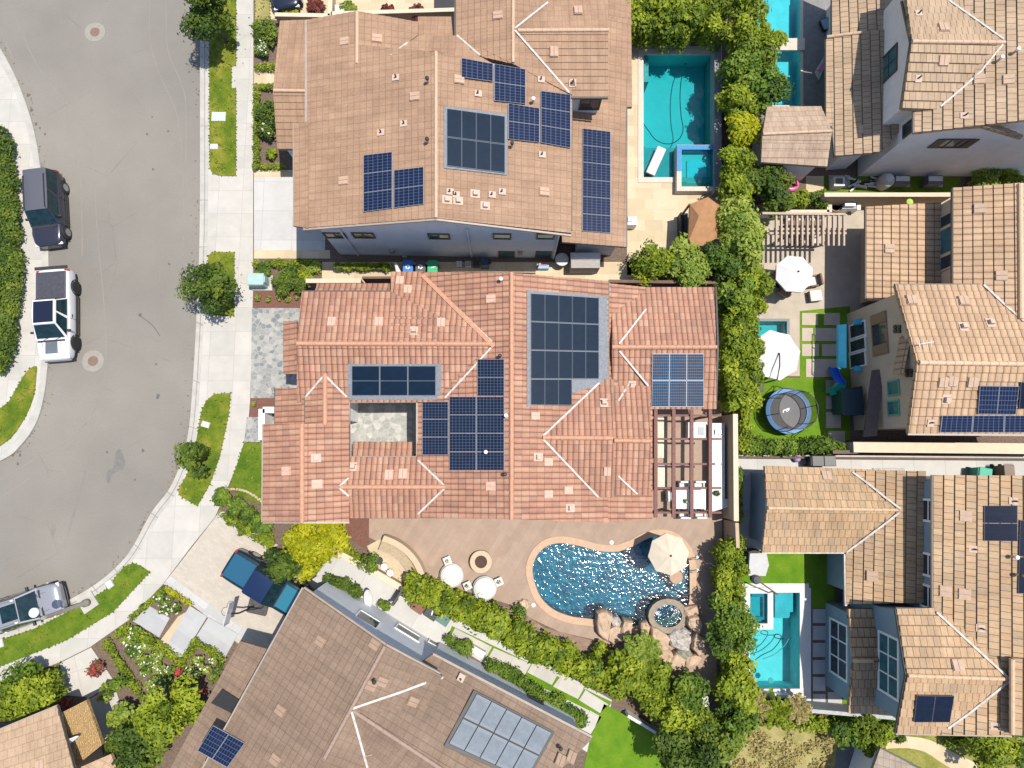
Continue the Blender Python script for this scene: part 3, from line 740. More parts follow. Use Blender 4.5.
B.line([(762,552.5,2.95),(844,552.5,2.95)], .12, m=FLASH); B.line([(845,554,2.95),(846,606,2.95)], .12, m=FLASH); B.line([(933,475,5.7),(933,610,5.7)], .12); B.line([(896,608.5,5.75),(933,609,5.75)], .1, m=DARKF)
B.line([(896.5,609,5.75),(907,675.5,6.8),(896.5,733,5.75)], .1, dz=-.1, m=DARKF); B.line([(896,733.5,5.75),(1012,736,5.75)], .1); B.line([(767,471,2.9),(767.5,507,3.9),(763,552,2.9)], .1, dz=-.05, m=FLASH)
B.panels([(984,505.5),(1018,505.5),(1018,541.5),(984,541)], 1, 2, BLACKP); B.panels([(1020,520),(1045,520),(1045,594),(1018,594)], 1, 2, BLACKP)
B.panels([(917,695.5),(954.5,696),(950,722.5),(914,722.5)], 2, 1, BLACKP, gap=.01)
B.vents([(826,476),(872,576),(964,594),(945,591),(957,665),(965,516)], wd=.5); B.vents([(973,549),(980,628),(995,726),(1013,501)], 'pipe'); B.vents([(1010,556),(1015,574)], 'flue')
B.win(839, 649, 2.9, 1.75, WHITEP, GLASSD, nv=2, nh=1, fw=.12); B.win(889, 665, 2.9, 1.6, WHITEP, GLASS, nv=2, nh=1, fw=.12)
for y in (510.5, 565, 597): B.win(929, y, 1.1, 1.1, WHITEP, GLASSD, nv=0, nh=1, fw=.12)

def downspout(Hs, px, py, m=None):
    h = Hs.hitwall(px, py)
    if h: p, n = h[1]+h[2]*.06, h[2]; mb = MB(); mb.box(Vector((p.x, p.y, 2.6)), (.09, .09, 4.8)); mb.build('downspout', m or WHITEP, Hs.root)
for x, y in ((352,246),(470,246),(556,246)): downspout(N, x, y, GREYW)
for x, y in ((392,250),(405,256),(520,252)):
    h = N.hitwall(x, y)
    if h: mb = MB(); mb.box(h[1]+h[2]*.08, (.28,.16,.4)); mb.build('meter_box', GUT, N.root)
# ------------------------------------------------------------------ ground, streets, pools, walls
from mathutils.geometry import delaunay_2d_cdt
ASPH = NT('asphalt'); ASPH.b.inputs['Roughness'].default_value = .9
_a = ASPH.ramp(ASPH.noise(.22, 6, .62), [(.3, (.175,.162,.141)), (.7, (.207,.193,.169))])
_a = ASPH.mix(1.0, _a, ASPH.ramp(ASPH.noise(14, 3, .7), [(.25, (.82,.82,.83)), (.75, (1.06,1.05,1.04))]), 'MULTIPLY')
_a = ASPH.mix(ASPH.ramp(ASPH.noise(1.7, 5, .75), [(.70, (0,0,0)), (.78, (.55,.55,.55))]), _a, (.12,.11,.10))
_v2 = ASPH.node('ShaderNodeTexVoronoi', feature='DISTANCE_TO_EDGE'); _v2.inputs['Scale'].default_value = .16; ASPH.link(ASPH.pos(), _v2.inputs['Vector'])
_ck = ASPH.math('MULTIPLY', ASPH.math('LESS_THAN', _v2.outputs[0], .0045), ASPH.ramp(ASPH.noise(.35, 3), [(.5, (0,0,0)), (.65, (.3,.3,.3))]))
_a = ASPH.mix(_ck, _a, (.09,.085,.08))
_a = ASPH.mix(1.0, _a, ASPH.ramp(ASPH.noise(.09, 3, .5), [(.35, (.88,.88,.89)), (.65, (1.05,1.05,1.04))]), 'MULTIPLY')
ASPH.link(_a, ASPH.b.inputs['Base Color']); ASPH.bump(ASPH.noise(30, 3), .25, .02); ASPH = ASPH.m
CONC = pavemat('concrete pavement', [(.405,.385,.35), (.385,.37,.335), (.42,.40,.365)], 1.5, 1.5, (.29,.27,.24), .012, mottled=.16, offset=0)
CONCB = pavemat('concrete slabs', [(.41,.40,.385), (.43,.42,.40), (.395,.385,.37)], 1.9, 1.9, (.3,.29,.27), .014, mottled=.13, offset=0)
KERB = mat('kerb concrete', (.40,.38,.345), (.33,.315,.285), 1.5, .9, fine=.12)
CREAM = pavemat('cream stone paving', [(.46,.37,.24), (.50,.41,.28), (.43,.35,.23), (.48,.40,.27)], 1.1, .7, (.40,.32,.20), .01, mottled=.14)
PAVERS = pavemat('tan driveway pavers', [(.39,.35,.295), (.405,.365,.31), (.375,.335,.28)], .3, .15, (.34,.29,.235), .008, mottled=.14)
GREYPV = pavemat('grey driveway border pavers', [(.39,.385,.375), (.42,.41,.40), (.36,.355,.35)], .6, .4, (.3,.3,.29), .01)
STAMP = pavemat('brown stamped patio', [(.30,.215,.16), (.31,.225,.168), (.29,.207,.155), (.315,.23,.172)], 2.6, .32, (.255,.18,.135), .008, mottled=.20)
FLAG = flagmat('grey flagstone', [(.22,.23,.22), (.29,.29,.27), (.18,.195,.195), (.33,.325,.30), (.25,.25,.24), (.155,.175,.18)], 3.6, (.28,.27,.25))
FLAGP = flagmat('pale flagstone', [(.27,.28,.265), (.33,.335,.31), (.29,.30,.28), (.42,.42,.40)], 3.0, (.33,.32,.30))
SLABG = pavemat('pale grey slab', [(.34,.345,.345), (.36,.365,.365), (.325,.33,.335)], 1.3, .8, (.33,.33,.34), .01, mottled=.14)
MULCH = mat('brown mulch', (.105,.07,.05), (.175,.125,.095), 9, .95, bump=.5, fine=.3, bscale=30)
REDM = mat('red bark mulch', (.19,.085,.06), (.13,.06,.045), 12, .95, bump=.5, fine=.3, bscale=34)
SOIL = mat('earth', (.22,.165,.12), (.30,.24,.18), 1.2, .95, bump=.4, fine=.2)
def grassmat(name, a, b, c, s=1.3):
    k = NT(name); k.b.inputs['Roughness'].default_value = .9; k.b.inputs['Specular IOR Level'].default_value = .1
    col = k.ramp(k.noise(s, 6, .68), [(.32, a), (.5, b), (.68, c)])
    col = k.mix(1.0, col, k.ramp(k.noise(26, 3, .7), [(.28, (.62,.66,.6)), (.7, (1.12,1.12,1.05))]), 'MULTIPLY')
    k.link(col, k.b.inputs['Base Color']); k.bump(k.noise(40, 3), .8, .05); MATS[name] = k.m; return k.m
LAWN = grassmat('patchy lawn', (.06,.11,.012), (.13,.17,.016), (.27,.225,.045), .9)
LAWNG = grassmat('green lawn', (.06,.12,.012), (.105,.165,.015), (.17,.20,.028), 1.0)
TURF = grassmat('bright turf', (.085,.185,.012), (.12,.225,.016), (.16,.25,.025), .9)
SCRUB = grassmat('dry scrub grass', (.20,.19,.065), (.33,.28,.12), (.42,.36,.18), .9)
def outset(q, d): return inset(q, -d)
HOLES = []
def hsheet(name, outer, z, m, holes=(), world=False, rot=0, depth=.05):
    o = [Vector((p.x, p.y)) for p in pp(outer, z)] if not world else [Vector(p) for p in outer]
    loops = [o]+[h for h in holes]
    vv, ee = [], []
    for l in loops:
        i = len(vv); vv += [Vector((p.x, p.y)) for p in l]; ee += [(i+j, i+(j+1) % len(l)) for j in range(len(l))]
    v, e, f, *_ = delaunay_2d_cdt(vv, ee, [], 0, 1e-5)
    mb = MB(); c, s_ = math.cos(rot), math.sin(rot)
    for t in f:
        g = sum((v[k] for k in t), Vector((0,0)))/3
        if not inpoly(g.x, g.y, o) or any(inpoly(g.x, g.y, h) for h in holes): continue
        q = [Vector((v[k].x, v[k].y, z)) for k in t]
        if (q[1]-q[0]).cross(q[2]-q[0]).z < 0: q.reverse()
        mb.face(q, [(p.x*c+p.y*s_, -p.x*s_+p.y*c) for p in q])
    n = len(o)
    for j in range(n):
        a, b = o[j], o[(j+1) % n]; mb.face([Vector((a.x,a.y,z-depth)), Vector((b.x,b.y,z-depth)), Vector((b.x,b.y,z)), Vector((a.x,a.y,z))], [(0,0)]*4)
    return struct(mb.build(name, m))
def ring(mb, a, b, z0, z1):
    """a inner loop, b outer loop (same count)"""
    n = len(a); V = lambda p, z: Vector((p.x, p.y, z))
    for j in range(n):
        k = (j+1) % n
        mb.face([V(a[j],z1), V(a[k],z1), V(b[k],z1), V(b[j],z1)], [tuple(a[j]), tuple(a[k]), tuple(b[k]), tuple(b[j])])
        mb.face([V(b[j],z0), V(b[k],z0), V(b[k],z1), V(b[j],z1)], [(0,0)]*4)
        mb.face([V(a[j],z0), V(a[k],z0), V(a[k],z1), V(a[j],z1)], [(0,0)]*4)
COPT = mat('tan pool coping', (.46,.31,.20), (.40,.27,.18), 4, .8, fine=.15)
COPW = mat('pale pool coping', (.50,.44,.37), (.44,.39,.33), 3, .8, fine=.1)
COPC = mat('white pool deck', (.52,.51,.49), (.45,.445,.43), 2, .8)
def ccw(q): 
    q = [Vector((p.x, p.y)) for p in q]
    return q if area(q) > 0 else list(reversed(q))
def pool(label, out_px, depth, fm, wm, cm, cw=.35, top=.05, wl=-.10, hole=True, z=G, base=None):
    q = ccw(pp(out_px, z)); c = sum(q, Vector((0,0)))/len(q)
    t = thing('swimming_pool', label, 'pool', (c.x, c.y, z))
    mb = MB(); V = lambda p, zz: Vector((p.x, p.y, zz)); n = len(q); zb = z-depth
    for j in range(n):
        k = (j+1) % n; mb.face([V(q[k],zb), V(q[j],zb), V(q[j],z+.01), V(q[k],z+.01)])
    mb.face([V(p,zb) for p in q]); mb.build('basin', fm, t)
    mb = MB(); ring(mb, inset(q, .03), outset(q, cw), z-.12 if base is None else base, z+top); mb.build('coping', cm, t)
    mb = MB(); mb.face([V(p, z+wl) for p in inset(q, .004)]); mb.build('water', wm, t)
    if hole: HOLES.append(outset(q, .06))
    return t
W_DEEP = watermat('rippled dark pool water', (.15,.52,.62), 4.6, .034, .10, .10)
W_TEAL = watermat('calm teal pool water', (.17,.68,.73), 1.3, .05, .03, .03)
W_CYAN = watermat('clear cyan pool water', (.30,.74,.77), 1.3, .05, .03, .03)
W_SPA = watermat('foaming spa water', (.15,.42,.5), 4, .2, .1, .1, foam=1.6)
F_DARK = NT('dark pebble basin'); F_DARK.b.inputs['Roughness'].default_value = .6
_v = F_DARK.node('ShaderNodeTexVoronoi', feature='SMOOTH_F1'); _v.inputs['Scale'].default_value = 2.6
_n = F_DARK.node('ShaderNodeTexNoise'); _n.inputs['Scale'].default_value = 2.0; F_DARK.link(F_DARK.pos(), _n.inputs['Vector'])
F_DARK.link(F_DARK.ramp(F_DARK.noise(3.2, 4, .6), [(.40, (.05,.16,.2)), (.54, (.14,.32,.36)), (.64, (.26,.45,.5))]), F_DARK.b.inputs['Base Color']); F_DARK = F_DARK.m
F_TEAL = mat('teal plaster', (.34,.52,.50), (.40,.57,.54), 1.2, .7)
F_CYAN = mat('cyan plaster', (.48,.63,.64), (.56,.70,.70), 2.2, .7)
F_TILE = mat('blue pool tile', (.02,.14,.33), (.03,.2,.42), 9, .3)
# pools -------------------------------------------------
c_out = smooth([(532,572),(536,556),(546,546),(560,542.5),(578,545),(597,550),(616,551),(632,546),(645,539),(658,535.5),(672,538),(683,547),(689,560),(690,580),(689,604),(680,612),(655,622),(630,627),(607,622),(588,619),(570,616.5),(552,609),(539,595)], 5, True)
pool('freeform pool with rippling dark blue water and tan coping on the brown patio', c_out, 1.25, F_DARK, W_DEEP, COPT, .36)
pool('long rectangular teal pool with a sunken shelf beside the solar roofed house', [(643,54),(712,54),(712,178),(643,178)], 1.35, F_TEAL, W_TEAL, COPW, .32)
pool('narrow bright cyan pool crossed by a pale slab bridge, at the top edge', [(755,-60),(801,-60),(801,106),(755,106)], 1.2, F_CYAN, W_CYAN, COPW, .12)
pool('bright turquoise pool framed by a wide white deck beside the blue grey house', [(749,592),(800,592),(800,689),(749,689)], 1.3, F_CYAN, W_CYAN, COPC, .5)
pool('small teal plunge pool half hidden under a white umbrella', [(752,321),(787,321),(787,345),(752,345)], .8, F_TEAL, W_TEAL, mat('dark tile edge', (.05,.08,.09), None, 3, .5), .14)
# raised spas: separate basins standing above the pools
SPAW = mat('grey stone wall', (.30,.29,.27), (.24,.235,.22), 4, .85, fine=.2)
t = pool('square raised spa with blue tile edge at the corner of the teal pool', [(681,149),(714,149),(714,187),(681,187)], .55, F_TEAL, W_TEAL, COPW, .27, .02, -.06, hole=False, z=.62, base=G-1.0)
mb = MB(); a = [P(*p, .66) for p in ((677,145),(713,145),(713,149.5),(681.5,149.5),(681.5,171),(677,171))]; mb.prism(a, .2, .66); mb.build('tile_edge', F_TILE, t)
mb = MB(); a = [P(*p, .2) for p in ((687,160),(707,160),(707,183),(687,183))]; mb.prism(a, .1, .16); mb.build('footwell', mat('bright footwell', (.20,.62,.66), None, 2, .6), t)
t = pool('round bubbling stone rimmed spa beside the freeform pool', [(668+14.5*math.cos(k*.3142), 616+12*math.sin(k*.3142)) for k in range(20)], .5, F_TEAL, W_SPA, mat('stone spa rim', (.27,.22,.165), (.20,.165,.125), 5, .8, fine=.2), .3, .03, -.06, hole=False, z=.45, base=G-1.0)
t = pool('square spa of pale blue water inside the turquoise pool', [(749.5,593),(768,593),(768,624),(749.5,624)], .5, F_CYAN, W_CYAN, COPC, .3, .02, -.08, hole=False, z=.24, base=-1.1)
mb = MB()
for q in (((752,594),(766,594),(766,597),(752,597)), ((763,597),(766,597),(766,620),(763,620)), ((752,617),(763,617),(763,620),(752,620))): mb.prism(pp(q, .0), -.3, -.02)
mb.build('bench', F_TILE if False else mat('teal bench tile', (.1,.42,.5), None, 3, .5), t)
# shelves and steps in the pools
def step(pts, z0, z1, m, label, cat='pool step', name='pool_step'):
    mb = MB(); mb.prism(pp(pts, z1), z0, z1); return tag(mb.build(name, m), label, cat)
step([(643.5,148),(681,148),(681,177.5),(643.5,177.5)], -1.2, -.2, mat('grey shelf plaster', (.33,.38,.36), None, 2, .7), 'shallow grey shelf along the lower end of the teal pool')
step([(644,57),(648.5,57),(648.5,82),(644,82)], -1.2, .02, mat('grey shelf plaster', 0), 'grey bench block in the upper left corner of the teal pool')
step([(775,593),(793,593),(793,612),(775,612)], -1.15, -.35, mat('pale turquoise step', (.30,.5,.56), None, 2, .7), 'pale upper tanning step beside the square spa')
step([(775,612),(791,612),(789,618),(775,618)], -1.15, -.6, MATS['pale turquoise step'], 'pale lower step in the turquoise pool below the tanning step')
step([(770,590),(790,590),(790,56),(770,56)][:0] or [(757,-40),(790,-40),(790,38),(757,38)], -1.05, -.45, mat('mid cyan shelf', (.45,.70,.74), None, 2, .7), 'broad shallow cyan shelf above the slab bridge')
step([(757,62),(790,62),(790,80),(784,80),(784,105),(757,105)], -1.05, -.45, MATS['mid cyan shelf'], 'stepped shallow cyan shelf below the slab bridge')
mb = MB(); mb.prism(pp([(775,38),(805,38),(805,50),(775,50)], .3), .12, .3); tag(mb.build('slab_bridge', COPW, bevel=.02), 'pale stone slab bridging the narrow cyan pool', 'bridge')
# ground -------------------------------------------------
BIG = [(-400,-400),(400,-400),(400,400),(-400,400)]
hsheet('ground', BIG, -.03, SOIL, HOLES, world=True)
R_IN = smooth([(200,-60),(200,0),(200,100),(200,200),(199,260),(197,305),(193,380),(187,440),(172,484),(151,513),(128,554),(100,581),(69,600),(32,619),(0,630),(-70,650)], 4)
R_OUT = smooth([(208,-60),(208,0),(208,100),(208,200),(206.5,260),(204,308),(200,383),(194,442),(179,488),(158,518),(134,559),(105,587),(73,606.5),(34,626),(0,637),(-70,657)], 4)
L_IN = smooth([(-70,-8),(-20,20),(0,48),(16,78),(28,110),(36,140),(42,180),(46.5,220),(48.5,260),(48.5,320),(47.5,365),(43,400),(35,425),(20,446),(0,461),(-70,490)], 4)
road = [( -70,-60)]+R_IN+[(-70,600)]
sheet('road', [(-80,-60)]+[(x+3, y) for x, y in R_IN]+[(-80,655)], .0, ASPH, .02)
LOT = R_OUT+[(-70,900),(1150,900),(1150,-90),(208,-90)]
hsheet('garden_soil', LOT, G, MULCH, HOLES, depth=.16)
mb = MB(); a = [P(x,y,G) for x, y in R_IN]; b = [P(x,y,G) for x, y in R_OUT]
for j in range(len(a)-1):
    top = lambda p, z=G+.005: Vector((p.x, p.y, z))
    mb.face([top(a[j]), top(b[j]), top(b[j+1]), top(a[j+1])][::-1]); mb.face([top(a[j], -.02), top(a[j+1], -.02), top(a[j+1]), top(a[j])])
struct(mb.build('kerb', KERB))
mb = MB(); e_ = [P(x*.42+x2*.58, y*.42+y2*.58, G+.009) for (x, y), (x2, y2) in zip(R_IN, R_OUT)]
for p_, q_ in zip(e_[:-1], e_[1:]):
    d_ = (q_-p_).normalized(); n_ = Vector((-d_.y, d_.x, 0))*.022; f_ = [p_-n_, q_-n_, q_+n_, p_+n_]; mb.face(f_ if (f_[1]-f_[0]).cross(f_[2]-f_[0]).z > 0 else f_[::-1])
for k_ in range(0, len(e_), 3):
    A_, B_ = P(*R_IN[k_], G+.0085), P(*R_OUT[k_], G+.0085); d_ = (B_-A_).normalized(); n_ = Vector((-d_.y, d_.x, 0))*.02; f_ = [A_-n_, B_-n_, B_+n_, A_+n_]; mb.face(f_ if (f_[1]-f_[0]).cross(f_[2]-f_[0]).z > 0 else f_[::-1])
struct(mb.build('kerb_joint', mat('grey kerb joint', (.20,.19,.17), None, 3, .9)))
# left island
ISL = L_IN+[(-120,490),(-120,-8)]
sheet('far_pavement', ISL, G, CONC, .14)
mb = MB(); a = [P(x,y,G) for x, y in L_IN]; b = [P(x-6.5*(1 if 80 < y < 400 else .8), y+(5 if y < 80 else -5 if y > 400 else 0), G) for x, y in L_IN]
for j in range(len(a)-1):
    q = [Vector((p.x, p.y, G+.012)) for p in (a[j], a[j+1], b[j+1], b[j])]
    mb.face(q if (q[1]-q[0]).cross(q[2]-q[0]).z > 0 else q[::-1])
struct(mb.build('far_kerb', KERB))
LAWNS_ISL = [Vector((p.x, p.y)) for p in pp(smooth([(36,366),(36,376),(33,398),(21,424),(0,446),(-60,470),(-60,430),(0,408),(14,392),(26,372)], 3, True), G)]
sheet('island_lawn', smooth([(36,366),(36,376),(33,398),(21,424),(0,446),(-60,470),(-60,430),(0,408),(14,392),(26,372)], 3, True), G+.04, LAWN)
# pavement on our side
PAV = R_OUT+[(-70,700),(0,685),(60,662),(90,647),(130,619),(163,584),(190,548),(215,517),(227,489),(239,460),(247,436),(250,402),(253,300),(253.5,-60)]
sheet('pavement', PAV, G+.004, CONC, .04)
LAWNS = []
def lawn(pts, m=LAWN, n=3, z=G+.03):
    if m is not TURF and max(p[0] for p in pts) < 300: LAWNS.append([Vector((p.x, p.y)) for p in pp(smooth(pts, n, True) if n else pts, z)])
    return sheet('lawn', smooth(pts, n, True) if n else pts, z, m, .04)
lawn([(209,-60),(236,-60),(236,66),(231.5,66),(231.5,88),(236,88),(236,176),(222,176),(213,174),(209.5,168)], n=0)
lawn([(208,256),(212,252),(234.5,252),(234,316),(213,315.5),(206.5,309)], n=0)
lawn([(214,394),(230.5,393),(229,413),(220,456),(210,484),(197.5,506),(186,500),(179,495),(178,490),(187,474),(196,442),(201,412),(206,401)], n=0)
lawn([(124,566.5),(133,563),(141,566),(150,572),(113,612),(67,640),(30,655),(-60,690),(-60,655),(0,640),(36,628),(73,609),(105,590)], n=0, m=LAWNG)
# north house front
sheet('garden_path', [(254,68),(276,68),(276,84),(254,84)], G+.008, CREAM); sheet('driveway', [(254,177),(300,177),(325,177),(325,250),(254,250)], G+.008, CONCB)
sheet('driveway_border', [(254,170),(300,170),(300,177),(254,177)], G+.011, CREAM); sheet('driveway_border', [(254,250),(330,250),(330,258.5),(254,258.5)], G+.011, CREAM)
sheet('side_path', [(322,262),(640,262),(640,283),(322,283)], G+.008, CREAM)
sheet('driveway', [(252,308),(300,308),(300,398),(250.5,398)], G+.008, FLAG); sheet('front_path', [(247,417),(285,417),(285,442),(244,442)], G+.008, FLAG)
sheet('mulch_bed', [(253,292),(303,289),(303,308),(252.5,308)], G+.012, REDM); sheet('mulch_bed', [(250.5,398),(285,398),(285,417),(249,417)], G+.012, REDM)
lawn([(244,442.5),(285,442.5),(285,505),(262,505),(243,497),(229,489)], LAWNG, 0)
sheet('courtyard_floor', [(345,404),(425,404),(425,462),(345,462)], G+.01, FLAGP)
# south house driveway and slabs
sheet('driveway', [(215.5,517),(253,541),(312,574),(262,664),(200,611),(163.5,584)], G+.008, PAVERS, rot=-.6)
sheet('driveway_border', [(163.5,584),(170,576),(250,633),(244,643)], G+.012, GREYPV, rot=-.6); sheet('driveway_border', [(215.5,517),(221,510),(278,545),(271,552)], G+.012, GREYPV, rot=-.6)
for q in ([(132.7,621),(149,605.8),(169.7,618),(159,637.5)], [(162.3,652.7),(189.7,605.8),(207,616.7),(178.8,662.8)], [(208.4,617.5),(238,634),(225,657.7),(194.4,639.4)]):
    sheet('paving_slab', q, G+.05, SLABG, .06, rot=-.55)
sheet('step_path', [(160,641),(178,616.5),(186,612),(163.5,652)], G+.03, CREAM, rot=-.5)
sheet('garden_path', [(60,663),(91,647.5),(112,678),(122,710),(120.5,733),(102,745),(95.6,723),(86,697),(64,695)], G+.008, CONC, rot=.3)
# patio
PATIO = [(366,500),(722,500),(722,560),(718,600),(716,690),(690,690),(640,660),(596,640),(560,632),(530,618),(508,604),(470,592),(430,584),(418,573),(400,552),(366,536)]
hsheet('patio', PATIO, G+.008, STAMP, HOLES, rot=1.0)
hsheet('patio', [(640,400),(722,400),(722,500),(640,500)], G+.008, STAMP, rot=1.0)
sheet('mulch_bed', [(340,518),(369,518),(369,551),(340,534)], G+.014, REDM)
sheet('bench_terrace', [(367,546),(382,538),(402,556),(420,577),(405,588),(376,570)], G+.016, CREAM, rot=.5)
sheet('earth_bed', [(500,605),(520,612),(545,628),(590,640),(625,655),(660,675),(655,690),(600,665),(540,640),(505,620)], G+.014, mat('dry brown earth', (.20,.13,.095), (.28,.2,.15), 3, .95, bump=.4, fine=.25))
# side yard of the south house
sheet('side_path', [(312,545),(345,553),(402,586),(612,700),(600,760),(420,650),(340,600),(300,585)], G+.006, CONCB, rot=-.5)
for q in ([(455,628),(492,647),(485,659),(449,640)], [(494,648),(531,664),(524,676),(487,660)], [(534,660.6),(558.6,673),(551.8,685),(527.3,672.3)], [(561.6,675),(584,688),(578,699),(553,686.5)], [(585.5,690),(608.5,704.5),(600,713),(579,700)], [(590,710.5),(601.5,717),(590,735),(581,730)]):
    sheet('paving_slab', q, G+.03, CONC, .04, rot=-.5)
sheet('turf_joint', [(452,626),(612,702),(602,716),(590,740),(578,732),(592,712),(446,640)], G+.014, TURF)
sheet('planting_bed', [(430,640),(470,655),(580,722),(572,735),(460,664),(424,648)], G+.02, MULCH)
lawn([(604,704),(632,718),(658,735),(672,768),(680,830),(570,830),(590,740)], TURF, 0)
# north-east yards
hsheet('terrace', [(627,46),(722,46),(722,255),(700,275),(627,275)], G+.008, CREAM, HOLES)
hsheet('terrace', [(802,-60),(850,-60),(850,118),(750,118),(750,104),(802,104)], G+.008, mat('grey stone terrace', (.22,.21,.20), (.17,.165,.16), 2.5, .85, fine=.15), HOLES)
lawn([(770,178),(800,178),(800,192),(770,192)], LAWNG, 0); lawn([(824,176),(960,176),(960,193),(824,193)], LAWNG, 0)
sheet('terrace', [(806,176),(824,176),(824,192),(806,192)], G+.012, CREAM)
hsheet('terrace', [(745,206),(866,195),(960,196),(960,300),(850,318),(803,318),(803,376),(745,376)], G+.008, mat('beige terrace', (.40,.34,.27), (.34,.29,.23), 1.4, .85, fine=.14), HOLES)
lawn([(800,311),(850,306),(850,440),(745,440),(745,378),(800,378)], TURF, 0, G+.024)
for q in ([(802,313),(818,313),(818,325),(802,325)], [(824,313),(840,313),(840,325),(824,325)], [(802,328),(813,328),(813,341),(802,341)], [(815,328),(840,328),(840,341),(815,341)], [(802,344),(819,344),(819,356),(802,356)], [(822,344),(840,344),(840,356),(822,356)], [(806,359),(840,359),(840,377),(806,377)], [(826,380),(841,380),(841,393),(826,393)], [(826,396),(841,396),(841,409),(826,409)], [(826,412),(841,412),(841,428),(826,428)], [(828,431),(845,431),(845,445),(828,445)]):
    sheet('paving_slab', q, G+.05, mat('beige slab', (.40,.34,.27), (.36,.3,.24), 2, .85, fine=.12), .05)
sheet('alley', [(738,455),(1060,455),(1060,476),(738,476)], G+.006, CONCB)
sheet('shaded_terrace', [(738,470),(766,470),(766,554),(738,554)], G+.012, SLABG)
lawn([(740,552),(835,552),(835,608),(812,608),(812,590),(740,590)], TURF, 0)
hsheet('pool_deck', [(741,588),(811,588),(811,713),(800,713),(800,694),(741,690)], G+.034, COPC, HOLES[3:4])
for k in range(6): sheet('paving_slab', [(813,609+k*17),(825.5,609+k*17),(825.5,623+k*17),(813,623+k*17)], G+.04, SLABG, .05)
sheet('paving_slab', [(828,692),(842,692),(842,708),(828,708)], G+.04, SLABG, .05)
hsheet('scrub', [(690,726),(760,716),(838,735),(830,830),(670,830)], G+.02, SCRUB)
lawn([(885,735),(1060,735),(1060,830),(850,830)], grassmat('yellowing lawn', (.14,.16,.03), (.24,.23,.06), (.32,.28,.10)), 0, G+.02)
sheet('garden_path', smooth([(868,735),(884,732),(905,736),(930,740),(958,755),(985,768),(975,780),(945,765),(925,752),(905,748),(878,748)], 3, True), G+.034, CREAM, rot=.4)
lawn([(830,700),(900,700),(900,724),(830,720)], TURF, 0, G+.01)
# top edge neighbour's forecourt
sheet('forecourt', [(270,-60),(460,-60),(460,20),(270,20)], G+.01, CREAM)
lawn([(255,-60),(270,-60),(270,20),(255,20)], SCRUB, 0)
# faint sealed cracks on the road
mb = MB()
TAR = mat('pale road line', (.205,.188,.164), (.176,.164,.146), 1.2, .9); TARD = mat('dark tar line', (.10,.095,.09), None, 3, .9)
def roadline(pts, wd, m, z=.004):
    q = [P(x, y, z) for x, y in smooth(pts, 6)]; mb = MB()
    for a, b in zip(q[:-1], q[1:]):
        d = (b-a).normalized(); n = Vector((-d.y, d.x, 0))*wd/2; mb.face([a-n, b-n, b+n, a+n])
    return struct(mb.build('road_line', m))
roadline([(10,5),(40,70),(80,120),(92,160),(98,240),(105,320),(104,380),(85,425),(40,470),(0,498)], .06, TAR); roadline([(0,30),(25,80),(60,115),(78,160),(82,220),(82,256)], .06, TAR)
roadline([(166,0),(168,50),(182,85),(186,110),(186,180),(190,256)], .06, TAR); roadline([(150,0),(150,40),(160,75),(178,120),(184,200),(183,256)], .05, TAR)
roadline([(0,480),(30,462),(60,445),(90,420)], .05, TAR); roadline([(139,315),(152,325),(160,336)], .05, TARD)
sp = MB()
for x, y, r in ((147,134,.09),(168,131,.08),(153,169,.08),(152,117,.06),(140,315,.1),(158,396,.14),(156,364,.07),(143,451,.1),(107,452,.08),(169,264,.1),(28,95,.1),(32,110,.12),(36,124,.1),(20,455,.08),(18,464,.09),(135,480,.07),(40,128,.08),(45,134,.07),(193,66,.1),(189,72,.07)):
    q = [P(x, y, .005)+Vector((r*random.uniform(.6,1.3)*math.cos(a), r*random.uniform(.6,1.6)*math.sin(a), 0)) for a in [k*.785 for k in range(8)]]; sp.face(q)
struct(sp.build('road_oil_spot', TARD))
mb = MB(); q = [P(x, y, .0045) for x, y in smooth([(116,452),(121,450),(125,462),(122,470),(113,474),(109,484),(106,478),(108,470),(113,468)], 3, True)]; mb.face(q); struct(mb.build('road_stain', mat('asphalt patch', (.125,.118,.11), (.15,.14,.13), 4, .9)))
# ------------------------------------------------------------------ garden walls
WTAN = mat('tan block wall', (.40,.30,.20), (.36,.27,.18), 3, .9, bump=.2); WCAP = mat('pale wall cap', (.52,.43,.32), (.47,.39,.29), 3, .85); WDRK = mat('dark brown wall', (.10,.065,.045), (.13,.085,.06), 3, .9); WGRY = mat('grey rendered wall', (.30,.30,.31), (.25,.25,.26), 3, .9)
WWHT = mat('white garden wall', (.66,.65,.62), (.6,.59,.57), 3, .9)
def gwall(label, pts, h, wd, m, cm=None, zref=None, base=G-.05, name='garden_wall'):
    zref = h+G if zref is None else zref
    q = [P(x, y, zref) for x, y in pts]; c = sum(q, Vector())/len(q)
    t = thing(name, label, 'wall', (c.x, c.y, G)); mb = MB(); cp = MB()
    for a, b in zip(q[:-1], q[1:]):
        a2 = Vector((a.x, a.y, (G+h+base)/2)); b2 = Vector((b.x, b.y, (G+h+base)/2)); mb.bar(a2, b2, wd, h+G-base)
        if cm: cp.bar(Vector((a.x, a.y, G+h+.03)), Vector((b.x, b.y, G+h+.03)), wd+.06, .06)
    mb.build('panel', m, t)
    if cm: cp.build('cap', cm, t)
    return t
gwall('low cream capped wall beside the bins passage, left end', [(306,281),(361,281)], 1.5, .2, WDRK, WCAP)
gwall('dark brown side wall running behind the right terracotta wing', [(609,281),(720,282.5)], 1.7, .18, WDRK)
gwall('thin dark wall beside the terracotta step by the coloured bins', [(362,277.5),(392,277.5)], 1.5, .14, WDRK)
gwall('tall tan wall closing the right end of the wooden pergola terrace', [(735,414),(736,521)], 1.9, .22, WTAN, WCAP)
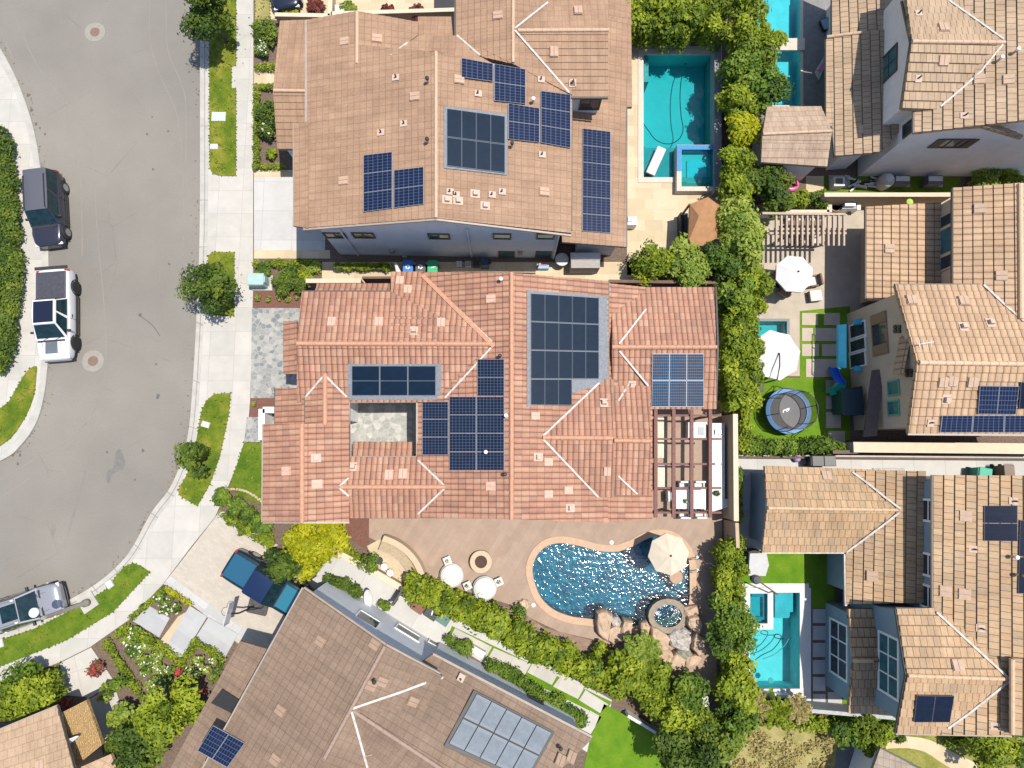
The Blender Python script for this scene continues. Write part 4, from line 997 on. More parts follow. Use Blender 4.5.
gwall('long tan wall with pale cap below the strip lawn', [(824,195),(952,195)], 1.7, .2, WTAN, WCAP)
gwall('white capped low wall above the slatted beige pergola', [(762,212.5),(829,212.5),(829,200)], .7, .25, WWHT, WCAP)
gwall('tall cream wall along the concrete alley below the sand tile roof', [(853,447),(1060,449)], 1.9, .55, WTAN, WCAP)
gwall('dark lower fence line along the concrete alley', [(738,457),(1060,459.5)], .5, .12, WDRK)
gwall('tan retaining wall between the bench terrace and lower path', [(330,549),(352,560),(378,574),(402,588)], .6, .28, WTAN, WCAP)
gwall('white block wall at the front lawn beside the flagstones', [(262,409),(262,440)], 1.2, .3, WWHT, WWHT)
gwall('white short return wall at the front flagstones', [(263,410),(276,410)], 1.2, .3, WWHT, WWHT)
gwall('pale grey fence below the blue grey house', [(812,711),(905,719)], 1.3, .2, mat('weathered fence', (.36,.36,.35), (.28,.28,.27), 5, .9), None, name='board_fence')
gwall('thin white wall edging the lower turf lawn', [(628,716),(656,733)], .8, .15, WWHT)
gwall('grey raised wall with splashes along the teal pool', [(717.5,45),(717.5,192)], .75, .36, WGRY, mat('dark wall cap', (.16,.16,.18), (.24,.24,.26), 9, .7, fine=.3), base=-1.2)
gwall('tan wall at the corner of the patio by the hedge', [(737,523),(738,548)], 1.9, .2, WTAN)
gwall('low white wall under the dry scrub palms', [(745,692),(790,697)], .4, .2, WWHT)
gwall('tan boundary wall by the white umbrella terrace', [(833,452),(858,452)], 1.7, .2, WDRK)
gwall('beige wall beside the forecourt plants at the top', [(275,15),(330,16),(331,-10)], .8, .2, WTAN, WCAP)
gwall('beige planter wall above the tan roof gable', [(331,14),(458,10)], .8, .2, WTAN, WCAP)

sheet('painted_shade_court', [(838,745),(868,733),(880,745),(868,800),(830,800)], G+.026, mat('dark court with painted shade', (.10,.10,.105), (.14,.14,.14), 2, .9))  # dark paving with the shade beside the shed painted into its colour
# ------------------------------------------------------------------ vegetation
L_YEL = leafmat('yellow green leaves', [(.04,.07,.008), (.13,.185,.012), (.25,.31,.020), (.38,.43,.035)], .38)
L_MID = leafmat('mid green leaves', [(.028,.055,.010), (.075,.14,.016), (.155,.235,.024), (.27,.34,.045)], .38)
L_DRK = leafmat('dark green leaves', [(.02,.045,.009), (.06,.105,.015), (.12,.175,.02), (.21,.26,.03)], .38)
L_LIT = leafmat('light green leaves', [(.07,.12,.015), (.18,.26,.035), (.29,.36,.055), (.38,.43,.09)], .40)
L_GOLD = leafmat('bright lime leaves', [(.12,.14,.005), (.27,.29,.008), (.40,.40,.012), (.49,.47,.02)], .38)
L_DRY = leafmat('dry straw leaves', [(.16,.13,.04), (.30,.25,.09), (.42,.34,.14), (.48,.40,.2)])
L_RED = leafmat('dark red leaves', [(.08,.02,.02), (.16,.04,.035), (.24,.07,.06), (.2,.12,.04)])
FL_W = leafmat('white petals', [(.6,.6,.5), (.75,.75,.7), (.8,.8,.78)], .2); FL_R = leafmat('pink red petals', [(.4,.02,.04), (.55,.04,.08), (.6,.1,.1)], .2)
BARK = mat('bark', (.11,.08,.055), (.07,.05,.035), 8, .95, bump=.5)
def leafmesh(name, clumps, m, dens=90, size=.13, parent=None, low=-.25, origin=None, fill=.25):
    if size > .075: dens, size = dens*1.45, size*.84
    """clumps: (x,y,z,rx,ry,rz) world"""
    V = []; T = []
    for (x, y, z, rx, ry, rz) in clumps:
        n = int(dens*(rx*ry+rx*rz+ry*rz)*2.1)
        if n < 4: n = 4
        d = rng.normal(size=(n*3, 3)); d /= np.linalg.norm(d, axis=1)[:, None]; d = d[d[:, 2] > low][:n]; n = len(d)
        rr = np.where(rng.random(n) < fill, rng.uniform(.35, .85, n), rng.uniform(.80, 1.06, n)); rr = np.where(rng.random(n) < .09, rng.uniform(1.05, 1.38, n), rr)
        c = np.array([x, y, z])+d*rr[:, None]*np.array([rx, ry, rz])
        nr = d+rng.normal(scale=.55, size=(n, 3)); nr[:, 2] += .75; nr /= np.linalg.norm(nr, axis=1)[:, None]
        t = rng.normal(size=(n, 3)); t -= nr*(t*nr).sum(1)[:, None]; t /= np.linalg.norm(t, axis=1)[:, None]; b = np.cross(nr, t)
        s = size*rng.uniform(.5, 1.55, n)[:, None]*rng.uniform(.8, 1.25)
        V.append(np.stack([c-t*s, c-b*s*.55, c+t*s, c+b*s*.55], 1)); base = rng.uniform(.0, .95)
        T.append(np.clip(base*.6+rng.random(n)*.45, 0, 1))
    V = np.concatenate(V).reshape(-1, 3); T = np.concatenate(T); nf = len(T)
    off = np.array(rootloc(parent) if parent is not None else Vector(origin))
    V = V-off; me = bpy.data.meshes.new(name)
    me.vertices.add(nf*4); me.vertices.foreach_set('co', V.astype(np.float32).ravel())
    me.loops.add(nf*4); me.loops.foreach_set('vertex_index', np.arange(nf*4, dtype=np.int32))
    me.polygons.add(nf); me.polygons.foreach_set('loop_start', np.arange(0, nf*4, 4, dtype=np.int32))
    me.update(calc_edges=True)
    a = me.attributes.new('tint', 'FLOAT', 'FACE'); a.data.foreach_set('value', T.astype(np.float32))
    me.materials.append(m); o = bpy.data.objects.new(name, me); COL.objects.link(o)
    if parent is not None: o.parent = parent
    else: o.location = off
    return o
def blobs(c, r, k, cr=.42, zs=.8):
    """k clumps spread through an ellipsoid crown"""
    out = []
    for i in range(k):
        while True:
            d = np.array([random.uniform(-1,1) for _ in range(3)]); n = np.linalg.norm(d)
            if .2 < n < 1: break
        d = d/n*random.uniform(.35, .86)
        s = cr*random.uniform(.5, 1.25)
        out.append((c[0]+d[0]*r[0], c[1]+d[1]*r[1], c[2]+d[2]*r[2], r[0]*s, r[1]*s, r[2]*s*zs))
    return out
def tree(px, py, r, top, label, m, k=14, size=.12, dens=95, group=None, name='tree', base=None, ry=None, cr=.42, cat='tree', trunk=.11):
    """px,py: crown centre in the picture, r: crown radius in pixels, top: height of the crown top"""
    zc = G+max(top*.62, .35); c = P(px, py, zc); rm = (P(px+r, py, zc)-c).length; rym = rm if ry is None else rm*ry
    g = P(*base, G) if base else Vector((c.x, c.y, G))
    rz = max((top-(zc-G)), .25)*1.0
    t = thing(name, label, cat, (g.x, g.y, G), group)
    leafmesh('crown', blobs(c, (rm, rym, rz), k, cr), m, dens, size, t)
    mb = MB(); fork = Vector((g.x*.6+c.x*.4, g.y*.6+c.y*.4, G+top*.38))
    mb.tube([g-Vector((0,0,.05)), g+(fork-g)*.5+Vector((.03,.02,0)), fork], trunk, 8, r1=trunk*.7)
    for i in range(5):
        a = i*1.257+random.random(); e = c+Vector((math.cos(a)*rm*.6, math.sin(a)*rym*.6, rz*random.uniform(-.1,.5)))
        mb.tube([fork-Vector((0,0,.05)), (fork+e)/2+Vector((0,0,.08)), e], trunk*.5, 6, r1=trunk*.18)
    mb.build('trunk', BARK, t, smooth=True)
    return t
def shrub(px, py, r, h, label, m, k=7, size=.09, dens=130, group=None, fl=None, name='shrub', nf=14):
    c = P(px, py, G+h*.5); rm = (P(px+r, py, G+h*.5)-c).length
    t = thing(name, label, 'shrub', (c.x, c.y, G), group)
    cl = [(c.x+random.uniform(-.5,.5)*rm, c.y+random.uniform(-.5,.5)*rm, G+h*random.uniform(.35,.6), rm*random.uniform(.35,.55), rm*random.uniform(.35,.55), h*.4) for _ in range(k)]
    leafmesh('foliage', cl, m, dens, size, t, low=-.1)
    mb = MB()
    for i in range(3):
        a = i*2.1+random.random(); mb.tube([Vector((c.x, c.y, G-.03)), Vector((c.x+math.cos(a)*rm*.4, c.y+math.sin(a)*rm*.4, G+h*.6))], .025, 5, r1=.012)
    mb.build('stem', BARK, t)
    if fl:
        fc = [(q[0]+random.uniform(-1,1)*q[3], q[1]+random.uniform(-1,1)*q[4], q[2]+q[5]*.9, .05, .05, .04) for q in cl for _ in range(max(1, nf//k))]
        leafmesh('blossom', fc, fl, 400, .045, t)
    return t
def hedge(pts, wpx, h, label, m, size=.10, dens=85, lump=.16, name='hedge', group=None, step=.34, cat='hedge', ragged=.1):
    """clipped or loose hedge along a picture polyline at its top"""
    z = G+h*.8; q = [P(x, y, z) for x, y in pts]; c = sum(q, Vector())/len(q)
    wd = (P(pts[0][0]+wpx/2, pts[0][1], z)-P(pts[0][0]-wpx/2, pts[0][1], z)).length
    t = thing(name, label, cat, (c.x, c.y, G), group); cl = []; mb = MB(); spine = []
    rad = min(wd/2, .42 if wd > .5 else wd/2); step = step if wd > .6 else .2
    rows = max(1, int(round((wd-rad)/(rad*1.1))))
    for a, b in zip(q[:-1], q[1:]):
        d = b-a; d.z = 0; L = d.length; d.normalize(); n = Vector((-d.y, d.x, 0)); k = max(1, int(L/(rad*step*2.6)))
        for i in range(k+1):
            for j in range(rows):
                off = 0 if rows == 1 else ((j/(rows-1))-.5)*(wd-2*rad*.9)
                p = a+d*(L*i/k+random.uniform(-.12,.12))+n*(off+random.uniform(-.1,.1)*wd)
                hh = h*(1+random.uniform(-ragged, ragged)); rr = rad*random.uniform(.65, 1.3)
                cl.append((p.x, p.y, G+hh-rr*.8, rr, rr, rr*.8))
                if h > .8: cl.append((p.x, p.y, G+hh*.45, rr*1.0, rr*1.0, hh*.4))
        m_ = max(2, int(L/.9))
        for i in range(m_+1):
            p = a+d*(L*i/m_); spine.append(Vector((p.x, p.y, G+h*(.12 if i % 2 else .55))))
    leafmesh('foliage', cl, m, dens, size, t, low=-.35)
    mb.tube(spine, .03, 6); mb.build('stem', BARK, t); return t
# street trees
tree(204, 8, 27, 4.4, 'broad street tree in the upper parkway lawn shading the kerb', L_DRK, 22, .12, 100, base=(227,42), group='parkway trees')
tree(209, 281, 26, 3.7, 'round street tree beside the pavement opposite the white pickup', L_DRK, 20, .11, 100, base=(229,294), group='parkway trees')
tree(190, 458, 18, 2.9, 'smallest street tree in the curved parkway lawn', L_DRK, 16, .10, 100, base=(206,459), group='parkway trees')
hedge([(-8,134),(-2,170),(1,205),(3,250),(2,300),(-3,340),(-12,366)], 26, .9, 'long clipped hedge along the far pavement at the left edge', L_DRK, .09, 110, ragged=.03)
# north front beds
shrub(264, 32, 15, 1.1, 'dark bushy shrub in the top front bed by the pavement', L_DRK, 12); shrub(262, 50, 9, .8, 'white flowering shrub in the top front bed', L_MID, 6, fl=FL_W, nf=30)
hedge([(255,66),(276,66)], 7, .45, 'low clipped hedge above the cream garden path', L_YEL, .06, 160); hedge([(255,86),(275,86)], 6, .45, 'low clipped hedge just below the cream garden path', L_YEL, .06, 160)
hedge([(256,92),(256,166),(282,166)], 6, .4, 'low hedge edging the front bed above the pale driveway', L_YEL, .06, 160)
shrub(265, 112, 12, 1.2, 'large dark shrub in the middle of the front bed', L_DRK, 12); shrub(267, 130, 11, 1.0, 'dark shrub just below the largest one in the front bed', L_DRK, 9, fl=FL_W, nf=6); shrub(272, 153, 7, .7, 'small yellowish shrub near the driveway corner', L_YEL, 5)
hedge([(336,12+254),(390,266.5)], 7, .7, 'narrow green hedge along the foot of the grey wall', L_YEL, .07, 150)
hedge([(258,264),(318,262)], 8, .5, 'loose low hedge at the lower edge of the pale driveway', L_YEL, .07, 140)
for x, y, r, h, m, l in ((264,271,9,.7,L_MID,'rounded shrub left of the green utility box bed'), (287,272,11,.9,L_MID,'yellow green shrub mid bed by the side path'), (306,275,10,.8,L_YEL,'yellowish shrub near the end of the side path'), (283,285,13,1.0,L_DRK,'dark spreading shrub beside the green utility box'), (302,286,9,.9,L_DRK,'dark shrub against the low capped wall'), (314,268,7,.7,L_LIT,'pale green shrub at the corner of the side path')):
    shrub(x, y, r, h, l, m, 8)
for i, x in enumerate((258, 267, 279, 289, 298)):
    shrub(x, 298+(i % 2), 4.2, .35, 'small spiky yellow green tuft in the red bark bed', L_LIT, 4, .05, 260, 'tufts in the red bark bed', name='grass_tuft')
shrub(253.5, 404, 4, .4, 'single pale green tuft in the small red bark square', L_LIT, 4, .05, 260, name='grass_tuft')
# centre front bed
for x, y, r, h, m, l in ((221,497,11,1.1,L_MID,'front bed shrub nearest the pavement tip'), (235,508,12,1.0,L_MID,'front bed shrub below the curved brick edging'), (249,514,12,.9,L_DRK,'front bed shrub under the lawn corner'), (262,524,12,1.0,L_MID,'front bed shrub beside the terracotta eave'), (246,527,9,.6,L_YEL,'low yellow shrub by the driveway border'), (266,538,9,.7,L_YEL,'low yellow shrub next to the dark blue pickup'), (232,521,7,.5,L_YEL,'small yellow shrub at the driveway border top')):
    shrub(x, y, r, h, l, m, 9)
hedge([(222,515),(246,532),(272,549)], 6, .35, 'low trim hedge along the upper driveway border', L_YEL, .06, 150)
mb = MB()
for i in range(14):
    t_ = i/13; p = P(229+36*t_, 489+15*t_-5*math.sin(t_*3.1), G+.07); mb.box(p, (.2,.12,.16), random.uniform(-.6,.2))
tag(mb.build('brick_edging', mat('tan edging brick', (.4,.3,.2), None, 5, .9)), 'curved tan brick edging below the small front lawn', 'edging')
tree(309, 541, 33, 3.0, 'bright lime yellow tree at the corner of the terracotta roof', L_GOLD, 26, .12, 110, base=(312,546), cr=.36)
tree(287, 561, 21, 3.0, 'dark green tree overhanging the blue pickup', L_DRK, 18, .12, 105, base=(292,553))
hedge([(338,548),(356,559),(368,566)], 11, .7, 'yellow green hedge on the brick planter by the patio', L_YEL, .08, 130); tree(369, 564, 10, 1.8, 'small round tree at the end of the planter hedge', L_MID, 9, .09, 120)
hedge([(326,579),(345,586),(358,594)], 9, .9, 'dark hedge strip along the south house wall', L_DRK, .08, 130); shrub(384, 606, 7, .9, 'single green bush beside the dark gate', L_MID, 7)
# long diagonal hedge row: individual shrubs
dg = smooth([(412,590),(436,598),(462,610),(490,623),(515,637),(540,650),(566,662),(592,676),(616,688)], 2)
wh = ['left end by the curved bench','second from the curved bench','below the left round lounger','behind the colored bins','above the brown bin','below the right round lounger','between lounger and pool edge','just left of the pool corner','below the small bare shrub','at the first stepping slabs','above the second stepping slab','above the third stepping slab','below the waterfall rocks','left of the bright palm','above the last stepping slabs','near the lawn corner','at the lawn edge']
hedge([(410,588),(436,597),(462,609),(490,622),(515,636),(540,649),(566,661),(592,674),(618,687)], 24, 2.1, 'long leafy screening hedge running diagonally below the brown patio', L_YEL, .12, 85, ragged=.16)
for x, y, r, tp, m, l in ((438,599,10,2.5,L_MID,'darker bush poking up in the diagonal hedge above the bins'), (501,629,11,2.6,L_LIT,'pale bush poking up in the diagonal hedge above the first slabs'), (553,655,11,2.5,L_MID,'dark bush poking up in the middle of the diagonal hedge'), (590,676,12,2.6,L_MID,'dark bush near the lower end of the diagonal hedge')):
    tree(x, y, r, tp, l, m, 9, .11, 95, name='screening_shrub', cat='shrub', trunk=.05)
for x, y, r, tp, m, l in ((626,676,22,2.6,L_YEL,'leafy shrub left of the bright palm clump'), (650,690,20,2.6,L_YEL,'full yellow green tree above the turf corner'), (690,692,19,2.6,L_MID,'rounded green tree below the spa rockery'), (655,674,16,2.2,L_YEL,'yellow green shrub just below the fan palm'), (672,710,24,3.2,L_YEL,'broad bright tree left of the shaded gap'), (726,738,20,2.8,L_MID,'green tree beside the dry scrub corner'), (700,726,20,2.8,L_YEL,'yellow green tree at the top of the dry scrub'), (655,704,16,2.4,L_YEL,'bright shrub overhanging the thin white wall'), (676,750,26,3.8,L_DRK,'darkest tree at the bottom edge over the turf'), (705,752,28,3.8,L_DRK,'dark green tree at the bottom edge by the scrub'), (737,690,20,3.0,L_YEL,'loose yellow green tree by the turquoise pool wall'), (738,715,20,2.8,L_MID,'green bush above the dry scrub grass')):
    tree(x, y, r, tp, l, m, 20, .125, 90, cr=.4)
# fan palm and palms: long narrow leaves
def palm(px, py, r, h, label, m, n=26, dry=False):
    zc = G+h; c = P(px, py, zc); rm = (P(px+r, py, zc)-c).length; g = Vector((c.x, c.y, G))
    t = thing('palm', label, 'palm', g); V = MB()
    mb = MB(); mb.tube([g-Vector((0,0,.05)), Vector((c.x, c.y, zc))], .12, 8, r1=.09); mb.build('trunk', BARK, t)
    cl = []
    for i in range(n):
        a = i*2.399; el = random.uniform(.05, .9); L = rm*random.uniform(.75, 1.1)
        for s in range(1, 9):
            u = s/8; x = L*u; zz = math.sin(el)*x-.55*x*x/max(rm, .1)
            cl.append((c.x+math.cos(a)*x*math.cos(el*.6), c.y+math.sin(a)*x*math.cos(el*.6), zc+zz, .10, .10, .04))
    leafmesh('crown', cl, m, 240, .11, t); return t
palm(643, 652, 19, 1.5, 'bright fan palm clump beside the waterfall rocks', L_LIT, 40)
for x, y, r, m, l in ((752,708,18,L_DRY,'straw coloured palm at the left corner of the white deck'), (775,711,18,L_YEL,'yellow green palm below the turquoise pool'), (798,709,13,L_DRY,'dry palm nearest the lower deck arm'), (744,683,11,L_DRY,'small dry palm overhanging the turquoise pool corner')):
    palm(x, y, r, 1.1, l, m, 22)
# east boundary
hedge([(732,546),(732,600)], 25, 2.1, 'tall box hedge on the right of the cream umbrella', L_YEL, .10, 95); tree(734, 636, 24, 3.1, 'round glossy tree between the pools below the box hedge', L_MID, 22, .12, 95); tree(728, 605, 18, 2.6, 'leafy tree directly under the box hedge', L_MID, 14, .12, 95); hedge([(736,656),(738,690)], 22, 2.0, 'loose hedge along the left deck of the turquoise pool', L_YEL, .11, 85, ragged=.25)
hedge([(738,470),(738.5,520)], 8, 1.3, 'thin ivy strip on the right of the tan pergola wall', L_MID, .07, 130)
hedge([(613,9),(660,10),(718,12)], 46, 2.7, 'wide leafy hedge along the top end of the teal pool', L_YEL, .12, 80, ragged=.14)
for x, y, r, tp, m, l in ((742,15,30,4.0,L_YEL,'big tree at the top edge between the two pools'), (762,48,24,3.6,L_YEL,'tree overhanging the cyan pool by its slab bridge'), (745,62,24,3.5,L_MID,'dense tree right of the upper teal pool wall'), (764,88,24,3.6,L_MID,'dark leaved tree over the lower cyan pool'), (741,100,22,3.3,L_YEL,'yellow green tree beside the middle of the teal pool'), (739,130,20,3.2,L_GOLD,'yellowest tree beside the square spa'), (737,162,20,3.2,L_YEL,'yellow green tree right of the square spa'), (735,190,20,3.0,L_YEL,'tree at the bottom corner of the teal pool wall'), (772,183,18,2.8,L_DRK,'dark green tree left of the pink ring float'), (748,178,15,2.6,L_DRK,'small dark tree between the yellow ones and the cabana'), (778,202,15,2.4,L_DRK,'dark round tree above the beige pergola corner'),
        (738,222,26,3.6,L_LIT,'pale green tree beside the brown canopy'), (742,250,26,3.7,L_LIT,'large pale green tree left of the beige pergola'), (720,262,22,3.3,L_MID,'green tree below the brown canopy'), (655,266,23,2.8,L_YEL,'leafy tree at the bottom left of the cream terrace'), (688,266,23,3.0,L_LIT,'pale tree behind the terracotta right wing'), (754,282,20,3.0,L_YEL,'yellow green tree left of the upper white umbrella'), (738,296,21,3.0,L_MID,'tree at the upper end of the long right hedge')):
    tree(x, y, r, tp, l, m, 20, .125, 88, cr=.4)
shrub(800, 200, 10, 1.2, 'yellow green bush in the row above the beige pergola', L_YEL, 9); shrub(818, 199, 11, 1.2, 'last bush of the row near the grill', L_MID, 9); shrub(789, 202, 9, 1.2, 'golden bush just below the pink ring float', L_GOLD, 9)
hedge([(742,312),(741,350),(741,385),(743,404)], 34, 2.5, 'long tall hedge between the terracotta house and the trampoline lawn', L_YEL, .12, 80, ragged=.13); hedge([(745,412),(744,446)], 15, 2.0, 'short narrow hedge end behind the tan pergola wall', L_YEL, .1, 95)
hedge([(748,446),(790,446),(838,446)], 17, 1.5, 'leafy hedge along the lower edge of the trampoline lawn', L_MID, .09, 110, ragged=.15); shrub(760, 307, 8, .8, 'small clipped ball bush on the beige terrace', L_YEL, 8)
# hedge along the stepping slabs
hedge([(448,641),(470,651)], 13, .8, 'low green hedge beside the white box', L_MID, .09, 120); hedge([(492,666),(540,697),(582,724)], 15, .9, 'leafy low hedge along the blue shaded house wall', L_MID, .09, 115, ragged=.2)
shrub(521, 612, 11, .9, 'sparse reddish shrub at the lower left pool edge', L_MID, 5, .08, 60); shrub(601, 650, 9, .9, 'yellow green bush on the earth bed by the waterfall', L_YEL, 7)
# lower right
tree(870, 735, 18, 2.2, 'bright yellow green tree beside the small shed roof', L_YEL, 18, .12, 100); shrub(893, 732, 11, 1.0, 'dark green bush at the bend of the garden path', L_DRK, 9); tree(845, 735, 15, 1.8, 'loose shrub above the shed on its left', L_MID, 12, .11, 90); tree(990, 748, 26, 2.6, 'wide yellow green bush under the golden eave', L_YEL, 22, .12, 100); shrub(955, 737, 11, .9, 'low shrub along the right garden path', L_YEL, 8); tree(1022, 752, 16, 2.2, 'green bush cut by the right edge at the bottom', L_MID, 14, .12, 95)
hedge([(762,718),(800,722),(835,728)], 18, 1.0, 'loose shrub belt between dry scrub and white deck', L_YEL, .1, 90, ragged=.3)
shrub(984, 178, 16, 1.2, 'bright green shrubs row beside the cream house', L_LIT, 12); shrub(1010, 177, 14, 1.2, 'yellow green shrub in the corner of the cream house', L_YEL, 10)
# dry scrub clumps
cl = []
for i in range(150):
    x, y = random.uniform(690, 832), random.uniform(732, 790); p = P(x, y, G); r = random.uniform(.1, .4); cl.append((p.x, p.y, G+r*.3, r, r, r*.5))
o = leafmesh('scrub_growth', cl, L_DRY, 60, .08, origin=P(760, 760, G)); stuff(o); tag(o, 'straw coloured dry undergrowth covering the bottom scrub lot', 'undergrowth')
# bottom left garden
tree(172, 713, 31, 3.6, 'big yellow green tree right of the entrance path', L_YEL, 28, .12, 100, cr=.36); tree(140, 748, 32, 3.4, 'dark green tree at the bottom edge by the entrance path', L_DRK, 26, .12, 100, cr=.36)
palm(122, 720, 15, 1.2, 'spiky green palm beside the end of the entrance path', L_LIT, 26)
hedge([(-5,704),(22,697),(44,690)], 34, 1.9, 'big square clipped hedge above the lower left roof', L_YEL, .11, 90, ragged=.06); tree(22, 676, 20, 1.7, 'dense low shrub at the street side of the square hedge', L_MID, 14, .1, 100)
shrub(112, 688, 10, 1.0, 'sparse green shrub leaning over the path', L_MID, 6, .1, 80); shrub(121, 680, 10, 1.0, 'sparse green shrub behind the path edge', L_MID, 6, .1, 80); shrub(105, 695, 8, .8, 'low sparse shrub nearest the thatched roof', L_LIT, 5, .1, 80)
shrub(97, 669, 9, .7, 'red flowering shrub on the entrance path corner', L_RED, 7, fl=FL_R, nf=18); shrub(66, 702, 6, .7, 'small red flowering plant beside the thatched roof', L_RED, 5, fl=FL_R, nf=14)
hedge([(104,641),(118,664),(142,700)], 8, .45, 'low lime hedge along the left side of the rose bed', L_YEL, .06, 150); hedge([(114,638),(124,629),(150,641),(182,665)], 8, .45, 'low lime hedge along the upper edge of the rose bed', L_YEL, .06, 150); hedge([(132,617),(147,604),(163,590)], 6, .4, 'low lime hedge tip by the pavement corner', L_YEL, .06, 150)
hedge([(182,662),(195,642),(223,659)], 7, .45, 'low lime hedge around the white rose corner', L_YEL, .06, 150); hedge([(164,588),(190,604)], 5, .35, 'thin lime hedge along the lower driveway border', L_GOLD, .06, 150); hedge([(222,660),(212,680)], 7, .5, 'short lime hedge by the lower garage roof', L_MID, .06, 150)
for i, (x, y) in enumerate(((128,640),(136,634),(146,648),(133,652),(141,660),(152,660),(158,668),(146,672),(152,683),(162,680),(168,672),(138,645),(158,655),(172,683))):
    shrub(x, y, 8, .6, 'white flowering rose bush in the dark soil bed', L_MID if i % 2 else L_LIT, 5, .08, 150, 'rose bushes in the dark bed', FL_W, 'rose_bush', 5)
for i, (x, y) in enumerate(((160,598),(168,600),(175,608),(165,608))): shrub(x, y, 7, .5, 'white rose bush in the triangular bed by the driveway', L_MID, 6, .07, 130, 'rose bushes by the driveway', FL_W, 'rose_bush', 8)
for i, (x, y) in enumerate(((190,668),(198,662),(206,668),(212,660),(196,675))): shrub(x, y, 7, .6, 'cream flowering bush between the lime hedge and roof', L_LIT, 5, .07, 110, 'cream flowering bushes', FL_W, 'rose_bush', 8)
shrub(181, 672, 5, .8, 'single bright red flowering bush beside the big tree', L_RED, 4, fl=FL_R, nf=30); shrub(203, 692, 5, .7, 'red flowering bush against the lower garage eave', L_RED, 4, fl=FL_R, nf=20)
# forecourt plants at the top edge
for x, y, m, l in ((315,4,L_RED,'red spiky plant by the dark car forecourt'), (388,12,L_RED,'left red spiky plant above the tan gable'), (417,12,L_RED,'right red spiky plant above the tan gable'), (290,15,L_GOLD,'yellow spiky plant at the forecourt wall end'), (347,8,L_LIT,'green leafy plant beside the white box')):
    palm(x, y, 8, .4, l, m, 18)

# grass tufts that break up the lawns and their borders, and dry leaves along the gutters
L_GRS = leafmat('grass blades', [(.04,.085,.008), (.09,.145,.012), (.15,.19,.018), (.26,.24,.05)], .3)
cl = []
for q in LAWNS+[LAWNS_ISL]:
    xs = [p.x for p in q]; ys = [p.y for p in q]
    if min(xs) > 26: pass
    A_ = abs(area(q)); n_ = int(min(A_, 90)*9); k_ = 0
    for _ in range(n_*4):
        if k_ >= n_: break
        x, y = random.uniform(max(min(xs), -40), min(max(xs), 40)), random.uniform(max(min(ys), -32), min(max(ys), 38))
        if all(inpoly(x+dx, y+dy, q) for dx, dy in ((.14,0),(-.14,0),(0,.14),(0,-.14))): cl.append((x, y, G+.03, random.uniform(.08,.2), random.uniform(.08,.2), .03)); k_ += 1
    for i in range(len(q)):
        a, b = q[i], q[(i+1) % len(q)]; L = (b-a).length
        for j in range(int(L/.22)):
            p = a+(b-a)*(j*.22/L); cl.append((p.x+random.uniform(-.03,.03), p.y+random.uniform(-.03,.03), G+.03, random.uniform(.02,.06), random.uniform(.02,.06), .03))
o = leafmesh('lawn_grass', cl, L_GRS, 85, .055, origin=P(220, 120, G), low=-.05); stuff(o); tag(o, 'short grass tufts growing over the front lawns and their ragged borders', 'grass')
cl = []
for line, z_ in ((R_IN, .0), (L_IN, .0)):
    for i in range(150):
        k_ = random.randrange(len(line)-1); u = random.random(); x = line[k_][0]*(1-u)+line[k_+1][0]*u; y = line[k_][1]*(1-u)+line[k_+1][1]*u
        s_ = -1 if line is R_IN else 1; p = P(x+s_*abs(random.gauss(0,3.5))+s_*.6, y, .01); cl.append((p.x, p.y, .012, .05, .05, .006))
for x, y, r in ((219,47,24),(222,290,22),(200,462,18),(300,560,25)):
    for i in range(40): p = P(x+random.gauss(0,r*.6), y+random.gauss(0,r*.6), G+.05); cl.append((p.x, p.y, G+.05, .05, .05, .006))
o = leafmesh('leaf_litter', cl, leafmat('dry leaves', [(.10,.06,.025), (.17,.11,.04), (.22,.16,.06)], .1), 230, .035, origin=P(200, 300, 0), low=-1); stuff(o); tag(o, 'small dry leaves scattered along the gutters and under the street trees', 'leaves')
